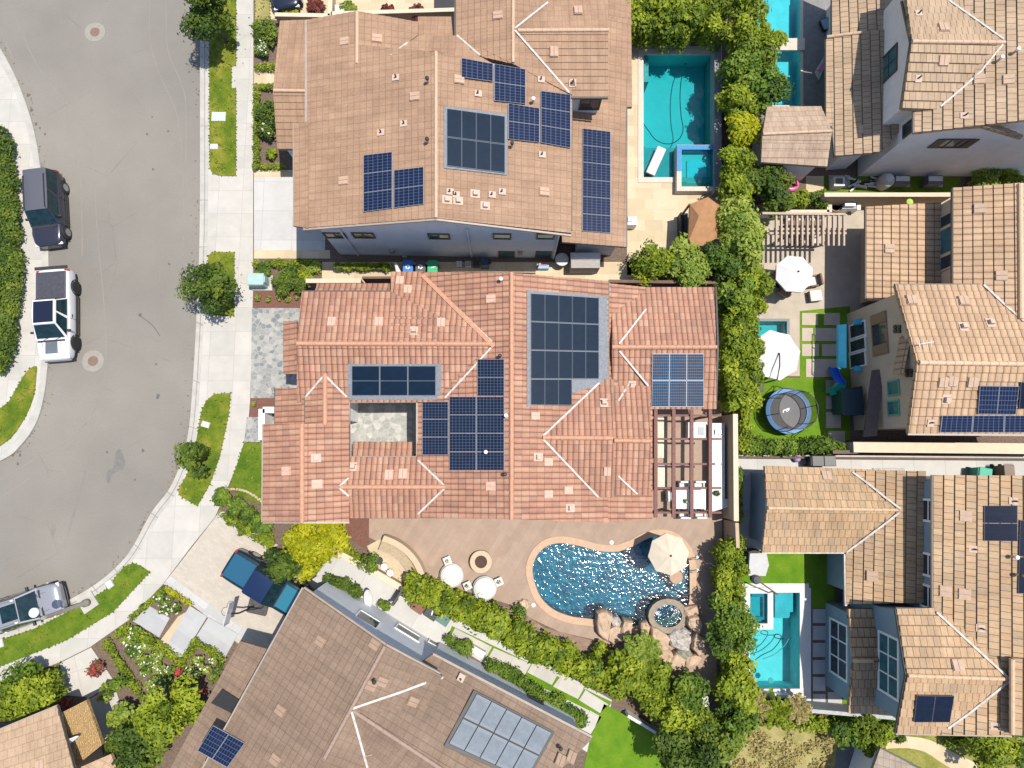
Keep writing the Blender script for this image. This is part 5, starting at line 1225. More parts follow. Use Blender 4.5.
# ------------------------------------------------------------------ vehicles
TYRE = mat('tyre rubber', (.018,.018,.018), None, 4, .85); RIM = mat('alloy rim', (.45,.46,.48), None, 4, .3, .8); RIMD = mat('dark rim', (.04,.04,.045), None, 4, .35, .6)
CGLASS = mat('car glass', (.004,.014,.019), (.010,.03,.036), 3, .06); LAMP = mat('clear lamp', (.7,.72,.75), None, 3, .15); TAIL = mat('red lamp', (.4,.015,.015), None, 3, .25); TRIM = mat('black plastic trim', (.022,.022,.024), None, 3, .6)
def paint(name, c, rough=.22, metal=.3):
    k = NT(name); k.b.inputs['Base Color'].default_value = c4(c); k.b.inputs['Roughness'].default_value = rough; k.b.inputs['Metallic'].default_value = metal
    k.b.inputs['Coat Weight'].default_value = .6; k.b.inputs['Coat Roughness'].default_value = .06; MATS[name] = k.m; return k.m
def car(name, label, cat, cpx, dpx, L, W_, body, roof, roofm, belt=.95, roofz=1.7, st=None, cab=None, rim=RIM, extra=None, wheel=.36, tf=.76):
    """cab=(rear base, rear top, front top, front base) as fractions of L from the rear; st=[(x frac, half-width frac, top z)]"""
    c = P(*cpx, .0); f = P(cpx[0]+dpx[0]*20, cpx[1]+dpx[1]*20, 0)-c; rz = math.atan2(f.y, f.x)
    t = thing(name, label, cat, (0,0,0)); X = lambda u: (u-.5)*L; hw = W_/2
    mb = MB(); rows = []
    for u, wf, zt in st:
        w_ = hw*wf; x = X(u); zb = .30
        prof = [(-w_*.86, zb), (-w_*.97, zb+.10), (-w_, (zb+zt)*.5), (-w_*.975, zt-.10), (-w_*.90, zt-.015), (-w_*.45, zt+.03), (0, zt+.04)]
        prof += [(-y, z) for y, z in reversed(prof[:-1])]
        rows.append([(x, y, z) for y, z in prof])
    mb.grid(rows, closed=True)
    n0 = len(rows[0]); mb.face(list(reversed([Vector(p) for p in rows[0]]))); mb.face([Vector(p) for p in rows[-1]])
    bo = mb.build('body', body, t, smooth=True, subsurf=2)
    b0, b1, b2, b3 = [X(u) for u in cab]; wb = hw*.93; wt = hw*tf; zb = belt-.04; zr = roofz
    bot = [Vector((b0,-wb,zb)), Vector((b3,-wb,zb)), Vector((b3,wb,zb)), Vector((b0,wb,zb))]; top = [Vector((b1,-wt,zr-.05)), Vector((b2,-wt,zr-.05)), Vector((b2,wt,zr-.05)), Vector((b1,wt,zr-.05))]
    mb = MB()
    for i in range(4):
        j = (i+1) % 4; mb.face([bot[i], bot[j], top[j], top[i]])
    mb.face(top); mb.face(list(reversed(bot))); mb.build('cabin', body, t, bevel=.06)
    # roof skin, slightly crowned
    mb = MB(); rows = []
    for i in range(7):
        u = i/6; x = b1-.04+(b2-b1+.08)*u; e = math.sin(math.pi*min(max(u, .04), .96))**.4
        rows.append([(x, wt*(1.0)*v*(.94+.06*e), zr-.045+.05*e*(1-abs(v)**3*.8)) for v in (-1,-.92,-.6,-.2,.2,.6,.92,1)])
    mb.grid(rows); mb.build('roof', roof, t, smooth=True)
    def pane(q, nm, ins=.09, push=.022):
        cc = sum(q, Vector())/4; n = (q[1]-q[0]).cross(q[2]-q[0]).normalized()
        if n.dot(cc-Vector(((b0+b3)/2, 0, zb))) < 0: n = -n
        bl = lambda u, v: (q[0]*(1-u)+q[1]*u)*(1-v)+(q[3]*(1-u)+q[2]*u)*v
        r = [bl(ins, .10)+n*push, bl(1-ins, .10)+n*push, bl(1-ins, .93)+n*push, bl(ins, .93)+n*push]
        m_ = MB(); m_.face(r); m_.face([p-n*.03 for p in reversed(r)])
        for i in range(4):
            j = (i+1) % 4; m_.face([r[i], r[i]-n*.03, r[j]-n*.03, r[j]])
        m_.build(nm, CGLASS, t)
    pane([bot[1], bot[2], top[2], top[1]], 'windshield', .06); pane([bot[3], bot[0], top[0], top[3]], 'rear_window', .1)
    for s0, s1, a0, a1 in ((bot[0], bot[1], top[0], top[1]), (bot[3], bot[2], top[3], top[2])):
        mid0 = (s0+s1)/2; mid1 = (a0+a1)/2
        pane([s0, mid0, mid1, a0], 'side_window', .07); pane([mid0, s1, a1, mid1], 'side_window', .07)
    for u in (.19, .81):
        for sy in (-1, 1):
            wt_ = thing('wheel', '', '', (0,0,0)) if False else None
            y = sy*(hw-.10); m_ = MB(); q = Vector((X(u), y, wheel))
            m_.tube([q+Vector((0,-.12,0)), q+Vector((0,.12,0))], wheel, 22); wo = m_.build('wheel', TYRE, t, bevel=.03)
            m_ = MB(); m_.tube([q+Vector((0,sy*.10,0)), q+Vector((0,sy*.135,0))], wheel*.64, 16); m_.build('rim', rim, wo)
            m_ = MB(); a = [q+Vector((math.cos(k*.3142)*(wheel+.07), sy*.07, math.sin(k*.3142)*(wheel+.07))) for k in range(11)]
            m_.tube(a, .045, 6); m_.build('wheel_arch', TRIM, t)
    zf = st[-2][2]; zr_ = st[1][2]
    for sy in (-1, 1):
        for u in ((cab[0]+cab[3])/2, cab[3]-.01):
            if u < .85: m_ = MB(); m_.box((X(u), sy*hw*.985, .66), (.018,.035,.55)); m_.build('door_seam', TRIM, t)
        m_ = MB(); m_.box((X((cab[0]+cab[3])/2-.03), sy*(hw*.995), .82), (.2,.05,.035)); m_.build('door_handle', TRIM, t)
        m_ = MB(); m_.bar(Vector((b3+.03, sy*hw*.35-.1, zb+.04)), Vector((b3-.14, sy*hw*.35+.42, zb+.13)), .025, .02); m_.build('wiper', TRIM, t)
    m_ = MB(); m_.bar(Vector((b3+.10, -hw*.78, belt+.015)), Vector((b3+.10, hw*.78, belt+.015)), .10, .03); m_.build('cowl', TRIM, t)
    for sy in (-1, 1): m_ = MB(); m_.bar(Vector((X(.97), sy*hw*.42, zf+.035)), Vector((b3+.15, sy*hw*.56, st[-4][2]+.035)), .016, .012); m_.build('hood_crease', TRIM, t)
    for sy in (-1, 1):
        m_ = MB(); m_.box((X(.975), sy*hw*.70, zf-.14), (.16,.34,.13)); m_.build('headlight', LAMP, t, bevel=.03)
        m_ = MB(); m_.box((X(.018), sy*hw*.82, zr_-.16), (.12,.2,.28)); m_.build('taillight', TAIL, t, bevel=.03)
        m_ = MB(); m_.box((b3-.45, sy*(hw*.95+.10), belt+.06), (.12,.22,.15)); m_.build('side_mirror', TRIM, t, bevel=.03)
        m_ = MB(); m_.box((X(.5), sy*(hw*.985), .34), (L*.44,.05,.12)); m_.build('sill', TRIM, t)
    m_ = MB(); m_.box((X(.985), 0, .42), (.14, W_*.82, .2)); m_.build('front_bumper', TRIM, t, bevel=.04)
    m_ = MB(); m_.box((X(.012), 0, .42), (.12, W_*.82, .2)); m_.build('rear_bumper', TRIM, t, bevel=.04)
    if extra: extra(t, X, hw)
    t.location = (c.x, c.y, .0 if not roofm else roofm); t.rotation_euler = (0,0,rz); return t
SUVST = [(0,.80,1.0),(.015,.93,1.06),(.12,1,1.02),(.5,1,.98),(.66,1,.98),(.78,.985,.99),(.93,.93,.93),(.985,.80,.84),(1,.66,.70)]
PKST = [(0,.86,1.08),(.012,.95,1.14),(.1,1,1.14),(.36,1,1.14),(.42,1,1.08),(.66,1,1.08),(.78,1,1.10),(.93,.95,1.05),(.985,.84,.95),(1,.72,.80)]
def rack(t, X, hw):
    for sy in (-1, 1):
        m_ = MB(); m_.tube([(X(.12), sy*hw*.66, 1.74), (X(.14), sy*hw*.66, 1.82), (X(.56), sy*hw*.66, 1.82), (X(.58), sy*hw*.66, 1.74)], .025, 6); m_.build('roof_rail', TRIM, t)
car('suv', 'boxy charcoal car with a silver grey roof parked at the far kerb', 'car', (56,214), (.05,1), 4.7, 1.84, paint('charcoal paint', (.03,.03,.045)), paint('silver grey roof', (.13,.125,.14), .4, .5), 0, belt=1.0, roofz=1.72, st=SUVST, cab=(.015,.045,.58,.74), extra=rack)
def bed(t, X, hw):
    m_ = MB(); m_.box((X(.185), 0, 1.19), (5.5*.30, hw*1.72, .06)); m_.build('bed_cover', mat('ribbed black cover', (.035,.035,.045), (.05,.05,.06), 5, .5), t, bevel=.02)
    m_ = MB(); m_.box((X(.005), 0, .78), (.05, hw*1.5, .5)); m_.build('tailgate', MATS['white paint'], t)
    m_ = MB(); m_.box((X(-.012), 0, 1.17), (.18, hw*1.9, .06)); m_.build('rear_rack', TRIM, t)
    m_ = MB(); m_.box((X(.505), 0, 1.805), (5.5*.23, hw*1.12, .03)); m_.build('glass_roof', paint('black glass roof', (.012,.016,.035), .08), t, bevel=.01)
    m_ = MB(); m_.box((X(.86), 0, 1.125), (.8, hw*.7, .02)); m_.build('hood_panel', mat('grey hood panel', (.10,.12,.14), None, 3, .4), t, bevel=.01)
    for sx in (.34,): 
        m_ = MB(); m_.box((X(sx), 0, 1.22), (.1, hw*1.7, .1)); m_.build('cross_rail', TRIM, t)
WPAINT = paint('white paint', (.56,.56,.57), .25, 0)
car('pickup_truck', 'white pickup truck with a black bed cover and glass roof at the far kerb', 'pickup truck', (65,318), (.0,1), 5.5, 2.02, WPAINT, WPAINT, 0, belt=1.12, roofz=1.80, st=PKST, cab=(.33,.38,.63,.78), rim=RIMD, extra=bed, wheel=.41, tf=.66)
def sun_(t, X, hw):
    m_ = MB(); m_.box((X(.50), 0, 1.715), (.85, hw*.95, .03)); m_.build('sunroof', CGLASS, t, bevel=.01)
    for sy in (-1, 1):
        m_ = MB(); m_.tube([(X(.14), sy*hw*.66, 1.68), (X(.15), sy*hw*.66, 1.74), (X(.56), sy*hw*.66, 1.74), (X(.58), sy*hw*.66, 1.68)], .022, 6); m_.build('roof_rail', RIM, t)
    m_ = MB(); m_.box((X(.985), 0, .66), (.06, hw*.9, .16)); m_.build('grille', TRIM, t)
car('suv', 'white car with a dark sunroof cut by the left edge near the street lamp', 'car', (32,606), (1,-.33), 4.6, 1.88, paint('pearl white paint', (.27,.275,.30), .3, .35), MATS['pearl white paint'], 0, belt=.98, roofz=1.70, st=SUVST, cab=(.04,.14,.58,.76), extra=sun_)
def bbed(t, X, hw):
    m_ = MB(); m_.box((X(.16), 0, 1.17), (5.3*.27, hw*1.5, .05)); m_.build('bed_cover', paint('teal bed cover', (.012,.085,.15), .35, .2), t, bevel=.02)
    m_ = MB(); m_.box((X(.80), 0, 1.125), (5.3*.25, hw*1.45, .03)); m_.build('hood', paint('pale teal hood', (.02,.15,.22), .3, .2), t, bevel=.02)
car('pickup_truck', 'blue pickup truck with a navy roof parked in the angled driveway', 'pickup truck', (275,582), (.87,.53), 5.3, 1.86, paint('dark navy body', (.006,.022,.036), .25, .2), paint('navy roof paint', (.008,.022,.07), .25), G+.01, belt=1.1, roofz=1.84, st=PKST, cab=(.30,.335,.56,.66), extra=bbed, wheel=.39)
car('suv', 'dark navy car in the forecourt cut by the top edge', 'car', (287,-12), (.15,1), 4.4, 1.84, paint('dark navy paint', (.014,.018,.035)), MATS['dark navy paint'], G+.01, belt=1.0, roofz=1.6, st=SUVST, cab=(.04,.14,.58,.76))
# ------------------------------------------------------------------ street furniture
def cyl(mb, c, r, z0, z1, n=16): return mb.lathe([(r, z0), (r, z1)], (c.x, c.y, 0), n)
b = P(88.5, 602, G); t = thing('street_lamp', 'grey post top street lamp standing on a concrete pad beside the white car', 'street lamp', b)
mb = MB(); mb.box((b.x, b.y, G+.05), (.95,.95,.10), .62); mb.build('pad', KERB, t)
mb = MB(); mb.lathe([(.22,.1),(.22,.35),(.13,.5),(.10,3.3),(.08,3.6)], b, 16); mb.build('pole', mat('concrete lamp pole', (.27,.24,.20), (.22,.2,.17), 6, .85), t, smooth=True)
mb = MB(); mb.tube([b+Vector((0,0,3.5)), b+Vector((-.12,.12,3.62)), b+Vector((-.28,.24,3.6))], .05, 8); mb.build('arm', TRIM, t)
mb = MB(); mb.lathe([(.10,0),(.24,.05),(.26,.16),(.18,.26),(.05,.30)], b+Vector((-.40,.30,3.5)), 18); mb.build('lamp_head', WHITEP, t, smooth=True)
for x, y, l in ((95,32,'manhole cover near the top of the street'), (93,361,'manhole cover beside the front of the white pickup')):
    c = P(x, y, .0); t = thing('manhole', l, 'manhole', c); mb = MB(); mb.lathe([(.66,-.01),(.66,.008)], c, 32); mb.build('concrete_collar', mat('collar concrete', (.25,.23,.20), (.215,.198,.172), 4, .9), t)
    mb = MB(); mb.lathe([(.31,.0),(.31,.016),(.29,.018)], c, 28); mb.build('cover', mat('rusty iron cover', (.19,.12,.09), (.13,.09,.07), 9, .8, bump=.5), t)
def ubox(x, y, wd, ln, rz, label, m=KERB, h=.05, name='utility_box', cat='utility cover'):
    c = P(x, y, G); t = thing(name, label, cat, c, rz=rz); o = rootloc(t)
    mb = MB(); mb.box(o+Vector((0,0,h/2+.01)), (wd, ln, h+.04)); mb.build('frame', m, t, bevel=.03)
    mb = MB(); mb.box(o+Vector((0,0,h+.035)), (wd*.84, ln*.84, .015)); mb.build('lid', mat('pale lid', (.46,.47,.46), None, 4, .85) if m is KERB else m, t)
ubox(219, 117, .9, .62, 0, 'large pale utility cover in the upper parkway lawn', mat('pale mint cover', (.42,.50,.49), None, 3, .8)); ubox(214.5, 147, .52, .38, 0, 'small square utility cover below the larger pale cover'); ubox(206, 424.5, .52, .36, -.3, 'small utility cover beside the curved parkway lawn')
ubox(110, 584, .42, .48, .6, 'small utility cover in the lower lawn near the street lamp'); ubox(0.5, 643, .4, .5, .3, 'utility cover at the left edge of the lower lawn')
c = P(262, 283, G); t = thing('transformer_box', 'pale green metal utility cabinet beside the pavement', 'utility cabinet', c); TG = mat('pale green cabinet', (.30,.43,.41), None, 3, .6)
mb = MB(); mb.box(c+Vector((.05,-.02,.04)), (1.25,.95,.1)); mb.build('pad', KERB, t); mb = MB(); mb.prism([(c.x-.5,c.y-.38),(c.x+.42,c.y-.38),(c.x+.42,c.y-.2),(c.x+.5,c.y-.2),(c.x+.5,c.y+.2),(c.x+.42,c.y+.2),(c.x+.42,c.y+.38),(c.x-.5,c.y+.38)], G+.05, G+.85); mb.build('cabinet', TG, t, bevel=.03); mb = MB(); mb.box(c+Vector((-.04,0,.88)), (.96,.70,.05)); mb.build('lid', TG, t, bevel=.02)
# basketball hoop
b = P(259, 606, G); t = thing('basketball_hoop', 'portable basketball hoop with a black base standing in the angled driveway', 'basketball hoop', b); d = (P(232, 600, G)-P(259, 606, G)); d.z = 0; d.normalize(); s_ = Vector((-d.y, d.x, 0))
mb = MB(); mb.box(b+Vector((0,0,.12)), (1.15,.85,.24), math.atan2(d.y, d.x)); mb.build('base', mat('black plastic base', (.03,.03,.035), (.07,.06,.06), 7, .6), t, bevel=.06)
mb = MB(); mb.tube([b+d*.2+Vector((0,0,.2)), b+d*.35+Vector((0,0,1.9)), b+d*.62+Vector((0,0,2.25))], .05, 8); mb.tube([b-d*.3+Vector((0,0,.2)), b+d*.32+Vector((0,0,1.4))], .03, 6); mb.build('pole', TRIM, t)
mb = MB(); mb.box(b+d*.72+Vector((0,0,2.35)), (.05,1.2,.7), math.atan2(d.y, d.x)); mb.build('backboard', mat('clear backboard', (.42,.43,.45), None, 3, .2), t)
mb = MB(); mb.tube([b+d*1.0+Vector((.23*math.cos(k*.3927), .23*math.sin(k*.3927), 2.1)) for k in range(16)], .014, 6, closed=True); mb.build('rim', TRIM, t)
# wheelie bins
def bin_(x, y, c_, rz, label, mark=True, group=None, z=G):
    p = P(x, y, z+1.0); p.z = z; t = thing('wheelie_bin', label, 'bin', p, group, rz); o = p
    mb = MB(); mb.grid([[(o.x+sx*.24, o.y+sy*.27, o.z+.08) for sx, sy in ((-1,-1),(1,-1),(1,1),(-1,1))], [(o.x+sx*.29, o.y+sy*.34, o.z+.98) for sx, sy in ((-1,-1),(1,-1),(1,1),(-1,1))]], closed=True); mb.face([o+Vector((sx*.24, sy*.27, .08)) for sx, sy in ((-1,1),(1,1),(1,-1),(-1,-1))]); m = mat('bin plastic %d' % int(c_[0]*1e4+c_[1]*1e3+c_[2]*100), c_, None, 3, .5); mb.build('bin_body', m, t)
    mb = MB(); mb.box(o+Vector((0,-.02,1.02)), (.62,.76,.07)); l = mb.build('lid', m, t, bevel=.03)
    mb = MB(); mb.tube([o+Vector((-.27,.40,.98)), o+Vector((.27,.40,.98))], .02, 6); mb.build('handle', m, t)
    for sx in (-1, 1):
        mb = MB(); mb.tube([o+Vector((sx*.22,.30,.1)), o+Vector((sx*.28,.30,.1))], .1, 12); mb.build('wheel', TYRE, t)
    if mark:
        mb = MB()
        if mark == 'bar': mb.box(o+Vector((.06,-.05,1.062)), (.28,.06,.008), .3)
        else:
            for k in range(3):
                a = k*2.094+.5; mb.bar(o+Vector((.13*math.cos(a), -.04+.13*math.sin(a), 1.062)), o+Vector((.13*math.cos(a+1.5), -.04+.13*math.sin(a+1.5), 1.062)), .07, .008)
        mb.build('printed_mark', WHITEP, l)
bin_(408, 266.5, (.02,.14,.42), 0, 'blue wheelie bin with a white recycling mark below the grey wall'); bin_(420.5, 266.5, (.06,.06,.065), 0, 'dark grey wheelie bin between the blue and the green one'); bin_(432.5, 266.5, (.01,.34,.13), 0, 'green wheelie bin with a white bar on its lid', 'bar')
bin_(418, 606.5, (.17,.065,.04), 1.0, 'brown wheelie bin in the lower side yard by the hedge', False); bin_(431, 613, (.03,.035,.04), 1.0, 'black wheelie bin with a white mark beside the brown one', 'bar'); bin_(443, 618.5, (.07,.15,.14), 1.0, 'teal grey wheelie bin at the end of the lower side yard', False)
# ------------------------------------------------------------------ umbrellas
def umbrella(x, y, z, rpx, m, label, off=None, rz=.2):
    c = P(x, y, z); R_ = (P(x+rpx, y, z)-c).length; t = thing('patio_umbrella', label, 'umbrella', (c.x, c.y, G)); mb = MB(); n = 8
    rim = [Vector((c.x+R_*math.cos(rz+k*math.pi/4), c.y+R_*math.sin(rz+k*math.pi/4), z-.38)) for k in range(n)]; ap = Vector((c.x, c.y, z+.12))
    for k in range(n):
        a, b = rim[k], rim[(k+1) % n]; ma = a*.5+ap*.5+Vector((0,0,.03)); mb_ = b*.5+ap*.5+Vector((0,0,.03)); md = (a+b)/2*.985+Vector((c.x,c.y,0))*.015; md.z = z-.40; mm = (ma+mb_)/2-Vector((0,0,.03))
        for q in ([a, md, mm, ma], [md, b, mb_, mm], [ma, mm, ap], [mm, mb_, ap]): mb.face(q)
        mb.face([a, a-Vector((0,0,.12)), md-Vector((0,0,.12)), md]); mb.face([md, md-Vector((0,0,.12)), b-Vector((0,0,.12)), b])
    mb.build('canopy', m, t)
    for k in range(n):
        r_ = MB(); r_.bar(ap-Vector((0,0,.05)), rim[k]-Vector((0,0,.03)), .025, .03); r_.build('rib', TRIM, t)
    mb = MB(); mb.lathe([(.06,0),(.05,.06),(.02,.1)], ap, 10); mb.build('finial', TRIM, t)
    if off:
        g = P(*off, G); mb = MB(); mb.tube([g, Vector((g.x, g.y, z+.2)), Vector(((g.x+c.x)/2, (g.y+c.y)/2, z+.38)), ap+Vector((0,0,.08))], .04, 8); mb.build('arm', TRIM, t)
        mb = MB(); mb.box((g.x, g.y, G+.1), (.75,.75,.1)); mb.build('base', TRIM, t)
    else:
        mb = MB(); mb.tube([Vector((c.x,c.y,G)), ap], .03, 8); mb.build('pole', TRIM, t); mb = MB(); mb.lathe([(.28,G),(.28,G+.06),(.06,G+.12)], (c.x,c.y,0), 18); mb.build('base', TRIM, t)
    return t
CANV = mat('cream canvas', (.50,.43,.33), (.47,.40,.31), 2, .9); CANW = mat('white canvas', (.55,.535,.525), (.51,.50,.49), 2, .9)
umbrella(670.5, 555.5, 2.5, 21, CANV, 'cream octagonal umbrella over the freeform pool corner', rz=.1); umbrella(797.5, 272, 2.6, 20, CANW, 'white octagonal umbrella beside the beige pergola', rz=.3); umbrella(778, 354, 2.7, 26, CANW, 'larger white umbrella above the trampoline lawn', off=(757,385), rz=.15)
# ------------------------------------------------------------------ pergolas and canopies
REDW = mat('red brown painted timber', (.12,.05,.04), (.16,.07,.055), 6, .75); BEIW = mat('weathered beige timber', (.36,.28,.21), (.30,.235,.175), 6, .8)
def pergola(label, lng, crs, posts, z, wl, wc, m, hl=.16, hc=.14, pw=.13):
    q = [P(*p, z) for p in posts]; c = sum(q, Vector())/len(q); t = thing('pergola', label, 'pergola', (c.x, c.y, G))
    for a, b in lng:
        mb = MB(); mb.bar(P(*a, z+.15), P(*b, z+.15), wl, hl); mb.build('beam', m, t)
    for a, b in crs:
        mb = MB(); mb.bar(P(*a, z), P(*b, z), wc, hc); mb.build('cross_beam', m, t)
    for p in q:
        mb = MB(); mb.box((p.x, p.y, (G+z)/2), (pw, pw, z-G)); mb.build('post', m, t)
    return t
pergola('red brown open beam pergola attached to the right end of the terracotta house', [((x, 409.5), (x, 517.5)) for x in (655.5, 673.5, 691.5, 710)], [((648, y), (721, y)) for y in (415.5, 439, 464, 488, 512.5)], [(673.5,513),(710,513),(710,416),(691.5,513)], 2.6, .19, .11, REDW)
pergola('slatted beige pergola beside the terracotta edged terrace with the white umbrellas', [((776+k*5.2, 216), (776+k*5.2, 246)) for k in range(14)], [((769, 229.5), (846, 229.5)), ((769, 233.5), (846, 233.5)), ((762, 213.5), (845, 214.5))], [(768,231),(843,231),(790,231),(815,231)], 2.5, .10, .14, BEIW, pw=.14)
t = thing('garden_canopy', 'orange brown fabric canopy on posts beside the teal pool', 'canopy', P(703, 220, G)*Vector((1,1,1)))
ed = [P(*p) for p in ((690,204,2.5),(708,197,2.5),(719,205,2.5),(717,238,2.5),(702,246,2.5),(688,243,2.5))]; r0, r1 = P(699,216,3.0), P(712,215,3.0); mb = MB()
for q in ([ed[0],ed[1],r1,r0], [ed[1],ed[2],r1], [ed[2],ed[3],r1], [ed[3],ed[4],r0,r1], [ed[4],ed[5],r0], [ed[5],ed[0],r0]): mb.face(q if up_n(q).z > 0 else q[::-1])
for i in range(6):
    a, b = ed[i], ed[(i+1) % 6]; mb.face([a, b, b-Vector((0,0,.2)), a-Vector((0,0,.2))])
mb.build('fabric_roof', mat('rust brown fabric', (.33,.17,.075), (.27,.135,.06), 3, .9), t)
for p in (ed[0], ed[2], ed[3], ed[5]):
    mb = MB(); mb.box((p.x, p.y, (G+2.45)/2), (.1,.1,2.33)); mb.build('post', DARKP, t)
# cabana at the cyan pool
K = House('cabana', 'small cabana with a pinkish tan hip roof at the end of the cyan pool', 797, 137, PINKB, LAVW, lift=.03); K.capm = CAPT
K.gable((762.5,134),(832,131),3.45, (767,107),(821,106.5),2.75, (761,162),(827,166.5),2.75, over=.3); K.finish(); K.cap((763,134),(831,131),3.48, r=.09)
# lower left house and thatch
LL = House('tan_roofed_house', 'corner of a pale tan tiled house cut by the lower left edge', 20, 745, LIGHTT, TANW, lift=.02); LL.capm = CAPT
LL.plane([(-60,754,3.0),(57,706.5,3.0),(92,838,4.6),(-60,880,4.6)]); LL.wprism([(-55,760),(55,714),(88,830),(-55,870)], 3.0, 2.8, ins=.35); LL.plane([(81,767,3.2),(111,754,3.0),(140,830,3.4),(100,840,3.6)]); LL.finish()
LL.line([(-20,738,3.0),(57,706,3.0)], .12); LL.line([(57,706,3.0),(75,774,3.8)], .08, m=DARKF); LL.vents([(41,765)])
t = thing('thatched_shelter', 'open shelter with a straw brown thatched roof beside the entrance path', 'shelter', P(82, 730, G)); THA = NT('straw thatch'); THA.b.inputs['Roughness'].default_value = .95
_w = THA.node('ShaderNodeTexWave'); _w.inputs['Scale'].default_value = 3.4; _w.inputs['Distortion'].default_value = 9; _w.inputs['Detail Scale'].default_value = 3; _w.inputs['Detail'].default_value = 3; THA.link(THA.pos(), _w.inputs['Vector']); THA.link(THA.ramp(_w.outputs[0], [(.1, (.24,.15,.06)), (.6, (.34,.22,.09)), (1, (.42,.28,.125))]), THA.b.inputs['Base Color']); THA.bump(_w.outputs[0], .6, .08)
q = [P(63,712,2.75), P(86.5,700,2.6), P(102.5,744.5,2.6), P(71,770,2.75)]; mb = MB()
N_ = 12; rows = [[(q[0]*(1-i/N_)+q[3]*(i/N_))*(1-j/6)+(q[1]*(1-i/N_)+q[2]*(i/N_))*(j/6)+Vector((0,0,random.uniform(-.02,.04))) for j in range(7)] for i in range(N_+1)]; mb.grid(rows); mb.face([p-Vector((0,0,.2)) for p in q])
for i in range(4): mb.face([q[i], q[(i+1) % 4], q[(i+1) % 4]-Vector((0,0,.2)), q[i]-Vector((0,0,.2))])
mb.build('thatch', THA.m, t)
for p in q:
    c = q[0]*.25+q[1]*.25+q[2]*.25+q[3]*.25; g = p+(c-p)*.08; mb = MB(); mb.tube([Vector((g.x,g.y,G)), Vector((g.x,g.y,2.5))], .06, 8); mb.build('post', BARK, t)
c = P(74, 738, 2.72); t = thing('weather_vane', 'small white bird shaped ornament standing on the thatched roof', 'ornament', c); mb = MB(); mb.tube([c+Vector((0,0,-.1)), c+Vector((0,0,.35))], .04, 6); mb.build('rod', TRIM, t); mb = MB(); mb.grid([[c+Vector((x*.9, x*.5, .35))+Vector((math.cos(a)*w_, math.sin(a)*w_, math.sin(a)*w_*1.0)) for a in [k*.785 for k in range(8)]] for x, w_ in ((-.5,.02),(-.3,.10),(0,.16),(.25,.10),(.4,.07),(.5,.02))], closed=True); mb.build('bird', mat('white and grey plumage', (.6,.6,.6), (.25,.26,.28), 5, .7), t, smooth=True)
SH = House('garden_shed', 'small grey tiled shed roof cut by the bottom edge near the golden house', 888, 765, tilemat('grey brown tile', [(.30,.25,.21),(.33,.28,.235),(.28,.23,.19)], .33, .4, joint=.75), WHITEW, lift=.02, cat='shed'); SH.capm = CAPT
SH.plane([(880,748.5,2.6),(922,770,2.6),(905,800,3.2),(862,800,3.2)]); SH.wprism([(880,749),(921,770),(905,800),(864,800)], 2.4, 2.3, ins=.25); SH.finish(); SH.line([(880,748,2.6),(922,769.5,2.6)], .1, m=DARKF)
# ------------------------------------------------------------------ additions to the tan stucco house
def sloped(root, name, pts, m, th_=.1):
    q = [P(*p) for p in pts]; mb = MB()
    if up_n(q).z < 0: q.reverse()
    mb.face(q, [(p.x,p.y) for p in q]); lo = [p-Vector((0,0,th_)) for p in q]; mb.face(lo[::-1], [(0,0)]*4)
    for i in range(len(q)): j = (i+1) % len(q); mb.face([q[i], lo[i], lo[j], q[j]], [(0,0)]*4)
    return mb.build(name, m, root)
BRN = mat('dark brown roof boards', (.075,.05,.045), (.10,.065,.055), 6, .8); AWN = mat('blue canvas awning', (.05,.34,.50), (.06,.38,.54), 3, .85)
sloped(T.root, 'lean_to_roof', [(873,370,2.9),(884,369,3.15),(877,436,3.15),(864,437,2.9)], BRN, .15)
TT = MB(); a = [P(*p) for p in ((912,329.5,5.9),(901,330,4.9),(894.5,373,4.9),(905,374,5.5))]
T2 = House.__new__(House); T2.root = T.root; T2.tile = SAND; T2.th = .40; T2.lift = .05; T2.planes = []; T2.roof = MB()
T2.plane([(913,329,5.75),(903,329,5.15),(894.5,374,5.15),(904,374,5.75)], .2); T2.roof.build('eyebrow_roof', SAND, T.root)
aw = thing('awning', 'blue canvas window awning on the tan stucco wall', 'awning', P(846, 345, 2.4)); mb = MB(); A0, A1 = P(846.5,324,2.65), P(846.5,368,2.65); B0, B1 = P(838.5,325,2.15), P(838.5,367,2.15)
mb.face([A0, B0, B1, A1]) ; mb.face([B0, B0-Vector((0,0,.22)), B1-Vector((0,0,.22)), B1]); mb.face([A0, B0-Vector((0,0,.22)), B0]); mb.face([A1, B1, B1-Vector((0,0,.22))]); mb.build('canvas', AWN, aw)
for k in range(4):
    u = k/3; a = A0*(1-u)+A1*u; b = B0*(1-u)+B1*u; mb = MB(); mb.tube([a-Vector((0,0,.5)), b-Vector((0,0,.15))], .03, 6); mb.build('bracket', AWN, aw)
for y in (331, 345, 359): T.win(858, y, .95, 1.6, WHITEP, GLASSD, nv=0)
for y in (322, 369):
    h = T.hitwall(861, y)
    if h: mb = MB(); mb.box(h[1]+h[2]*.2, (.4,.35,.3)); tag(mb.build('wall_lantern', AWN, bevel=.05), 'blue wall box %s the window behind the awning' % ('above' if y == 322 else 'below'), 'wall box')
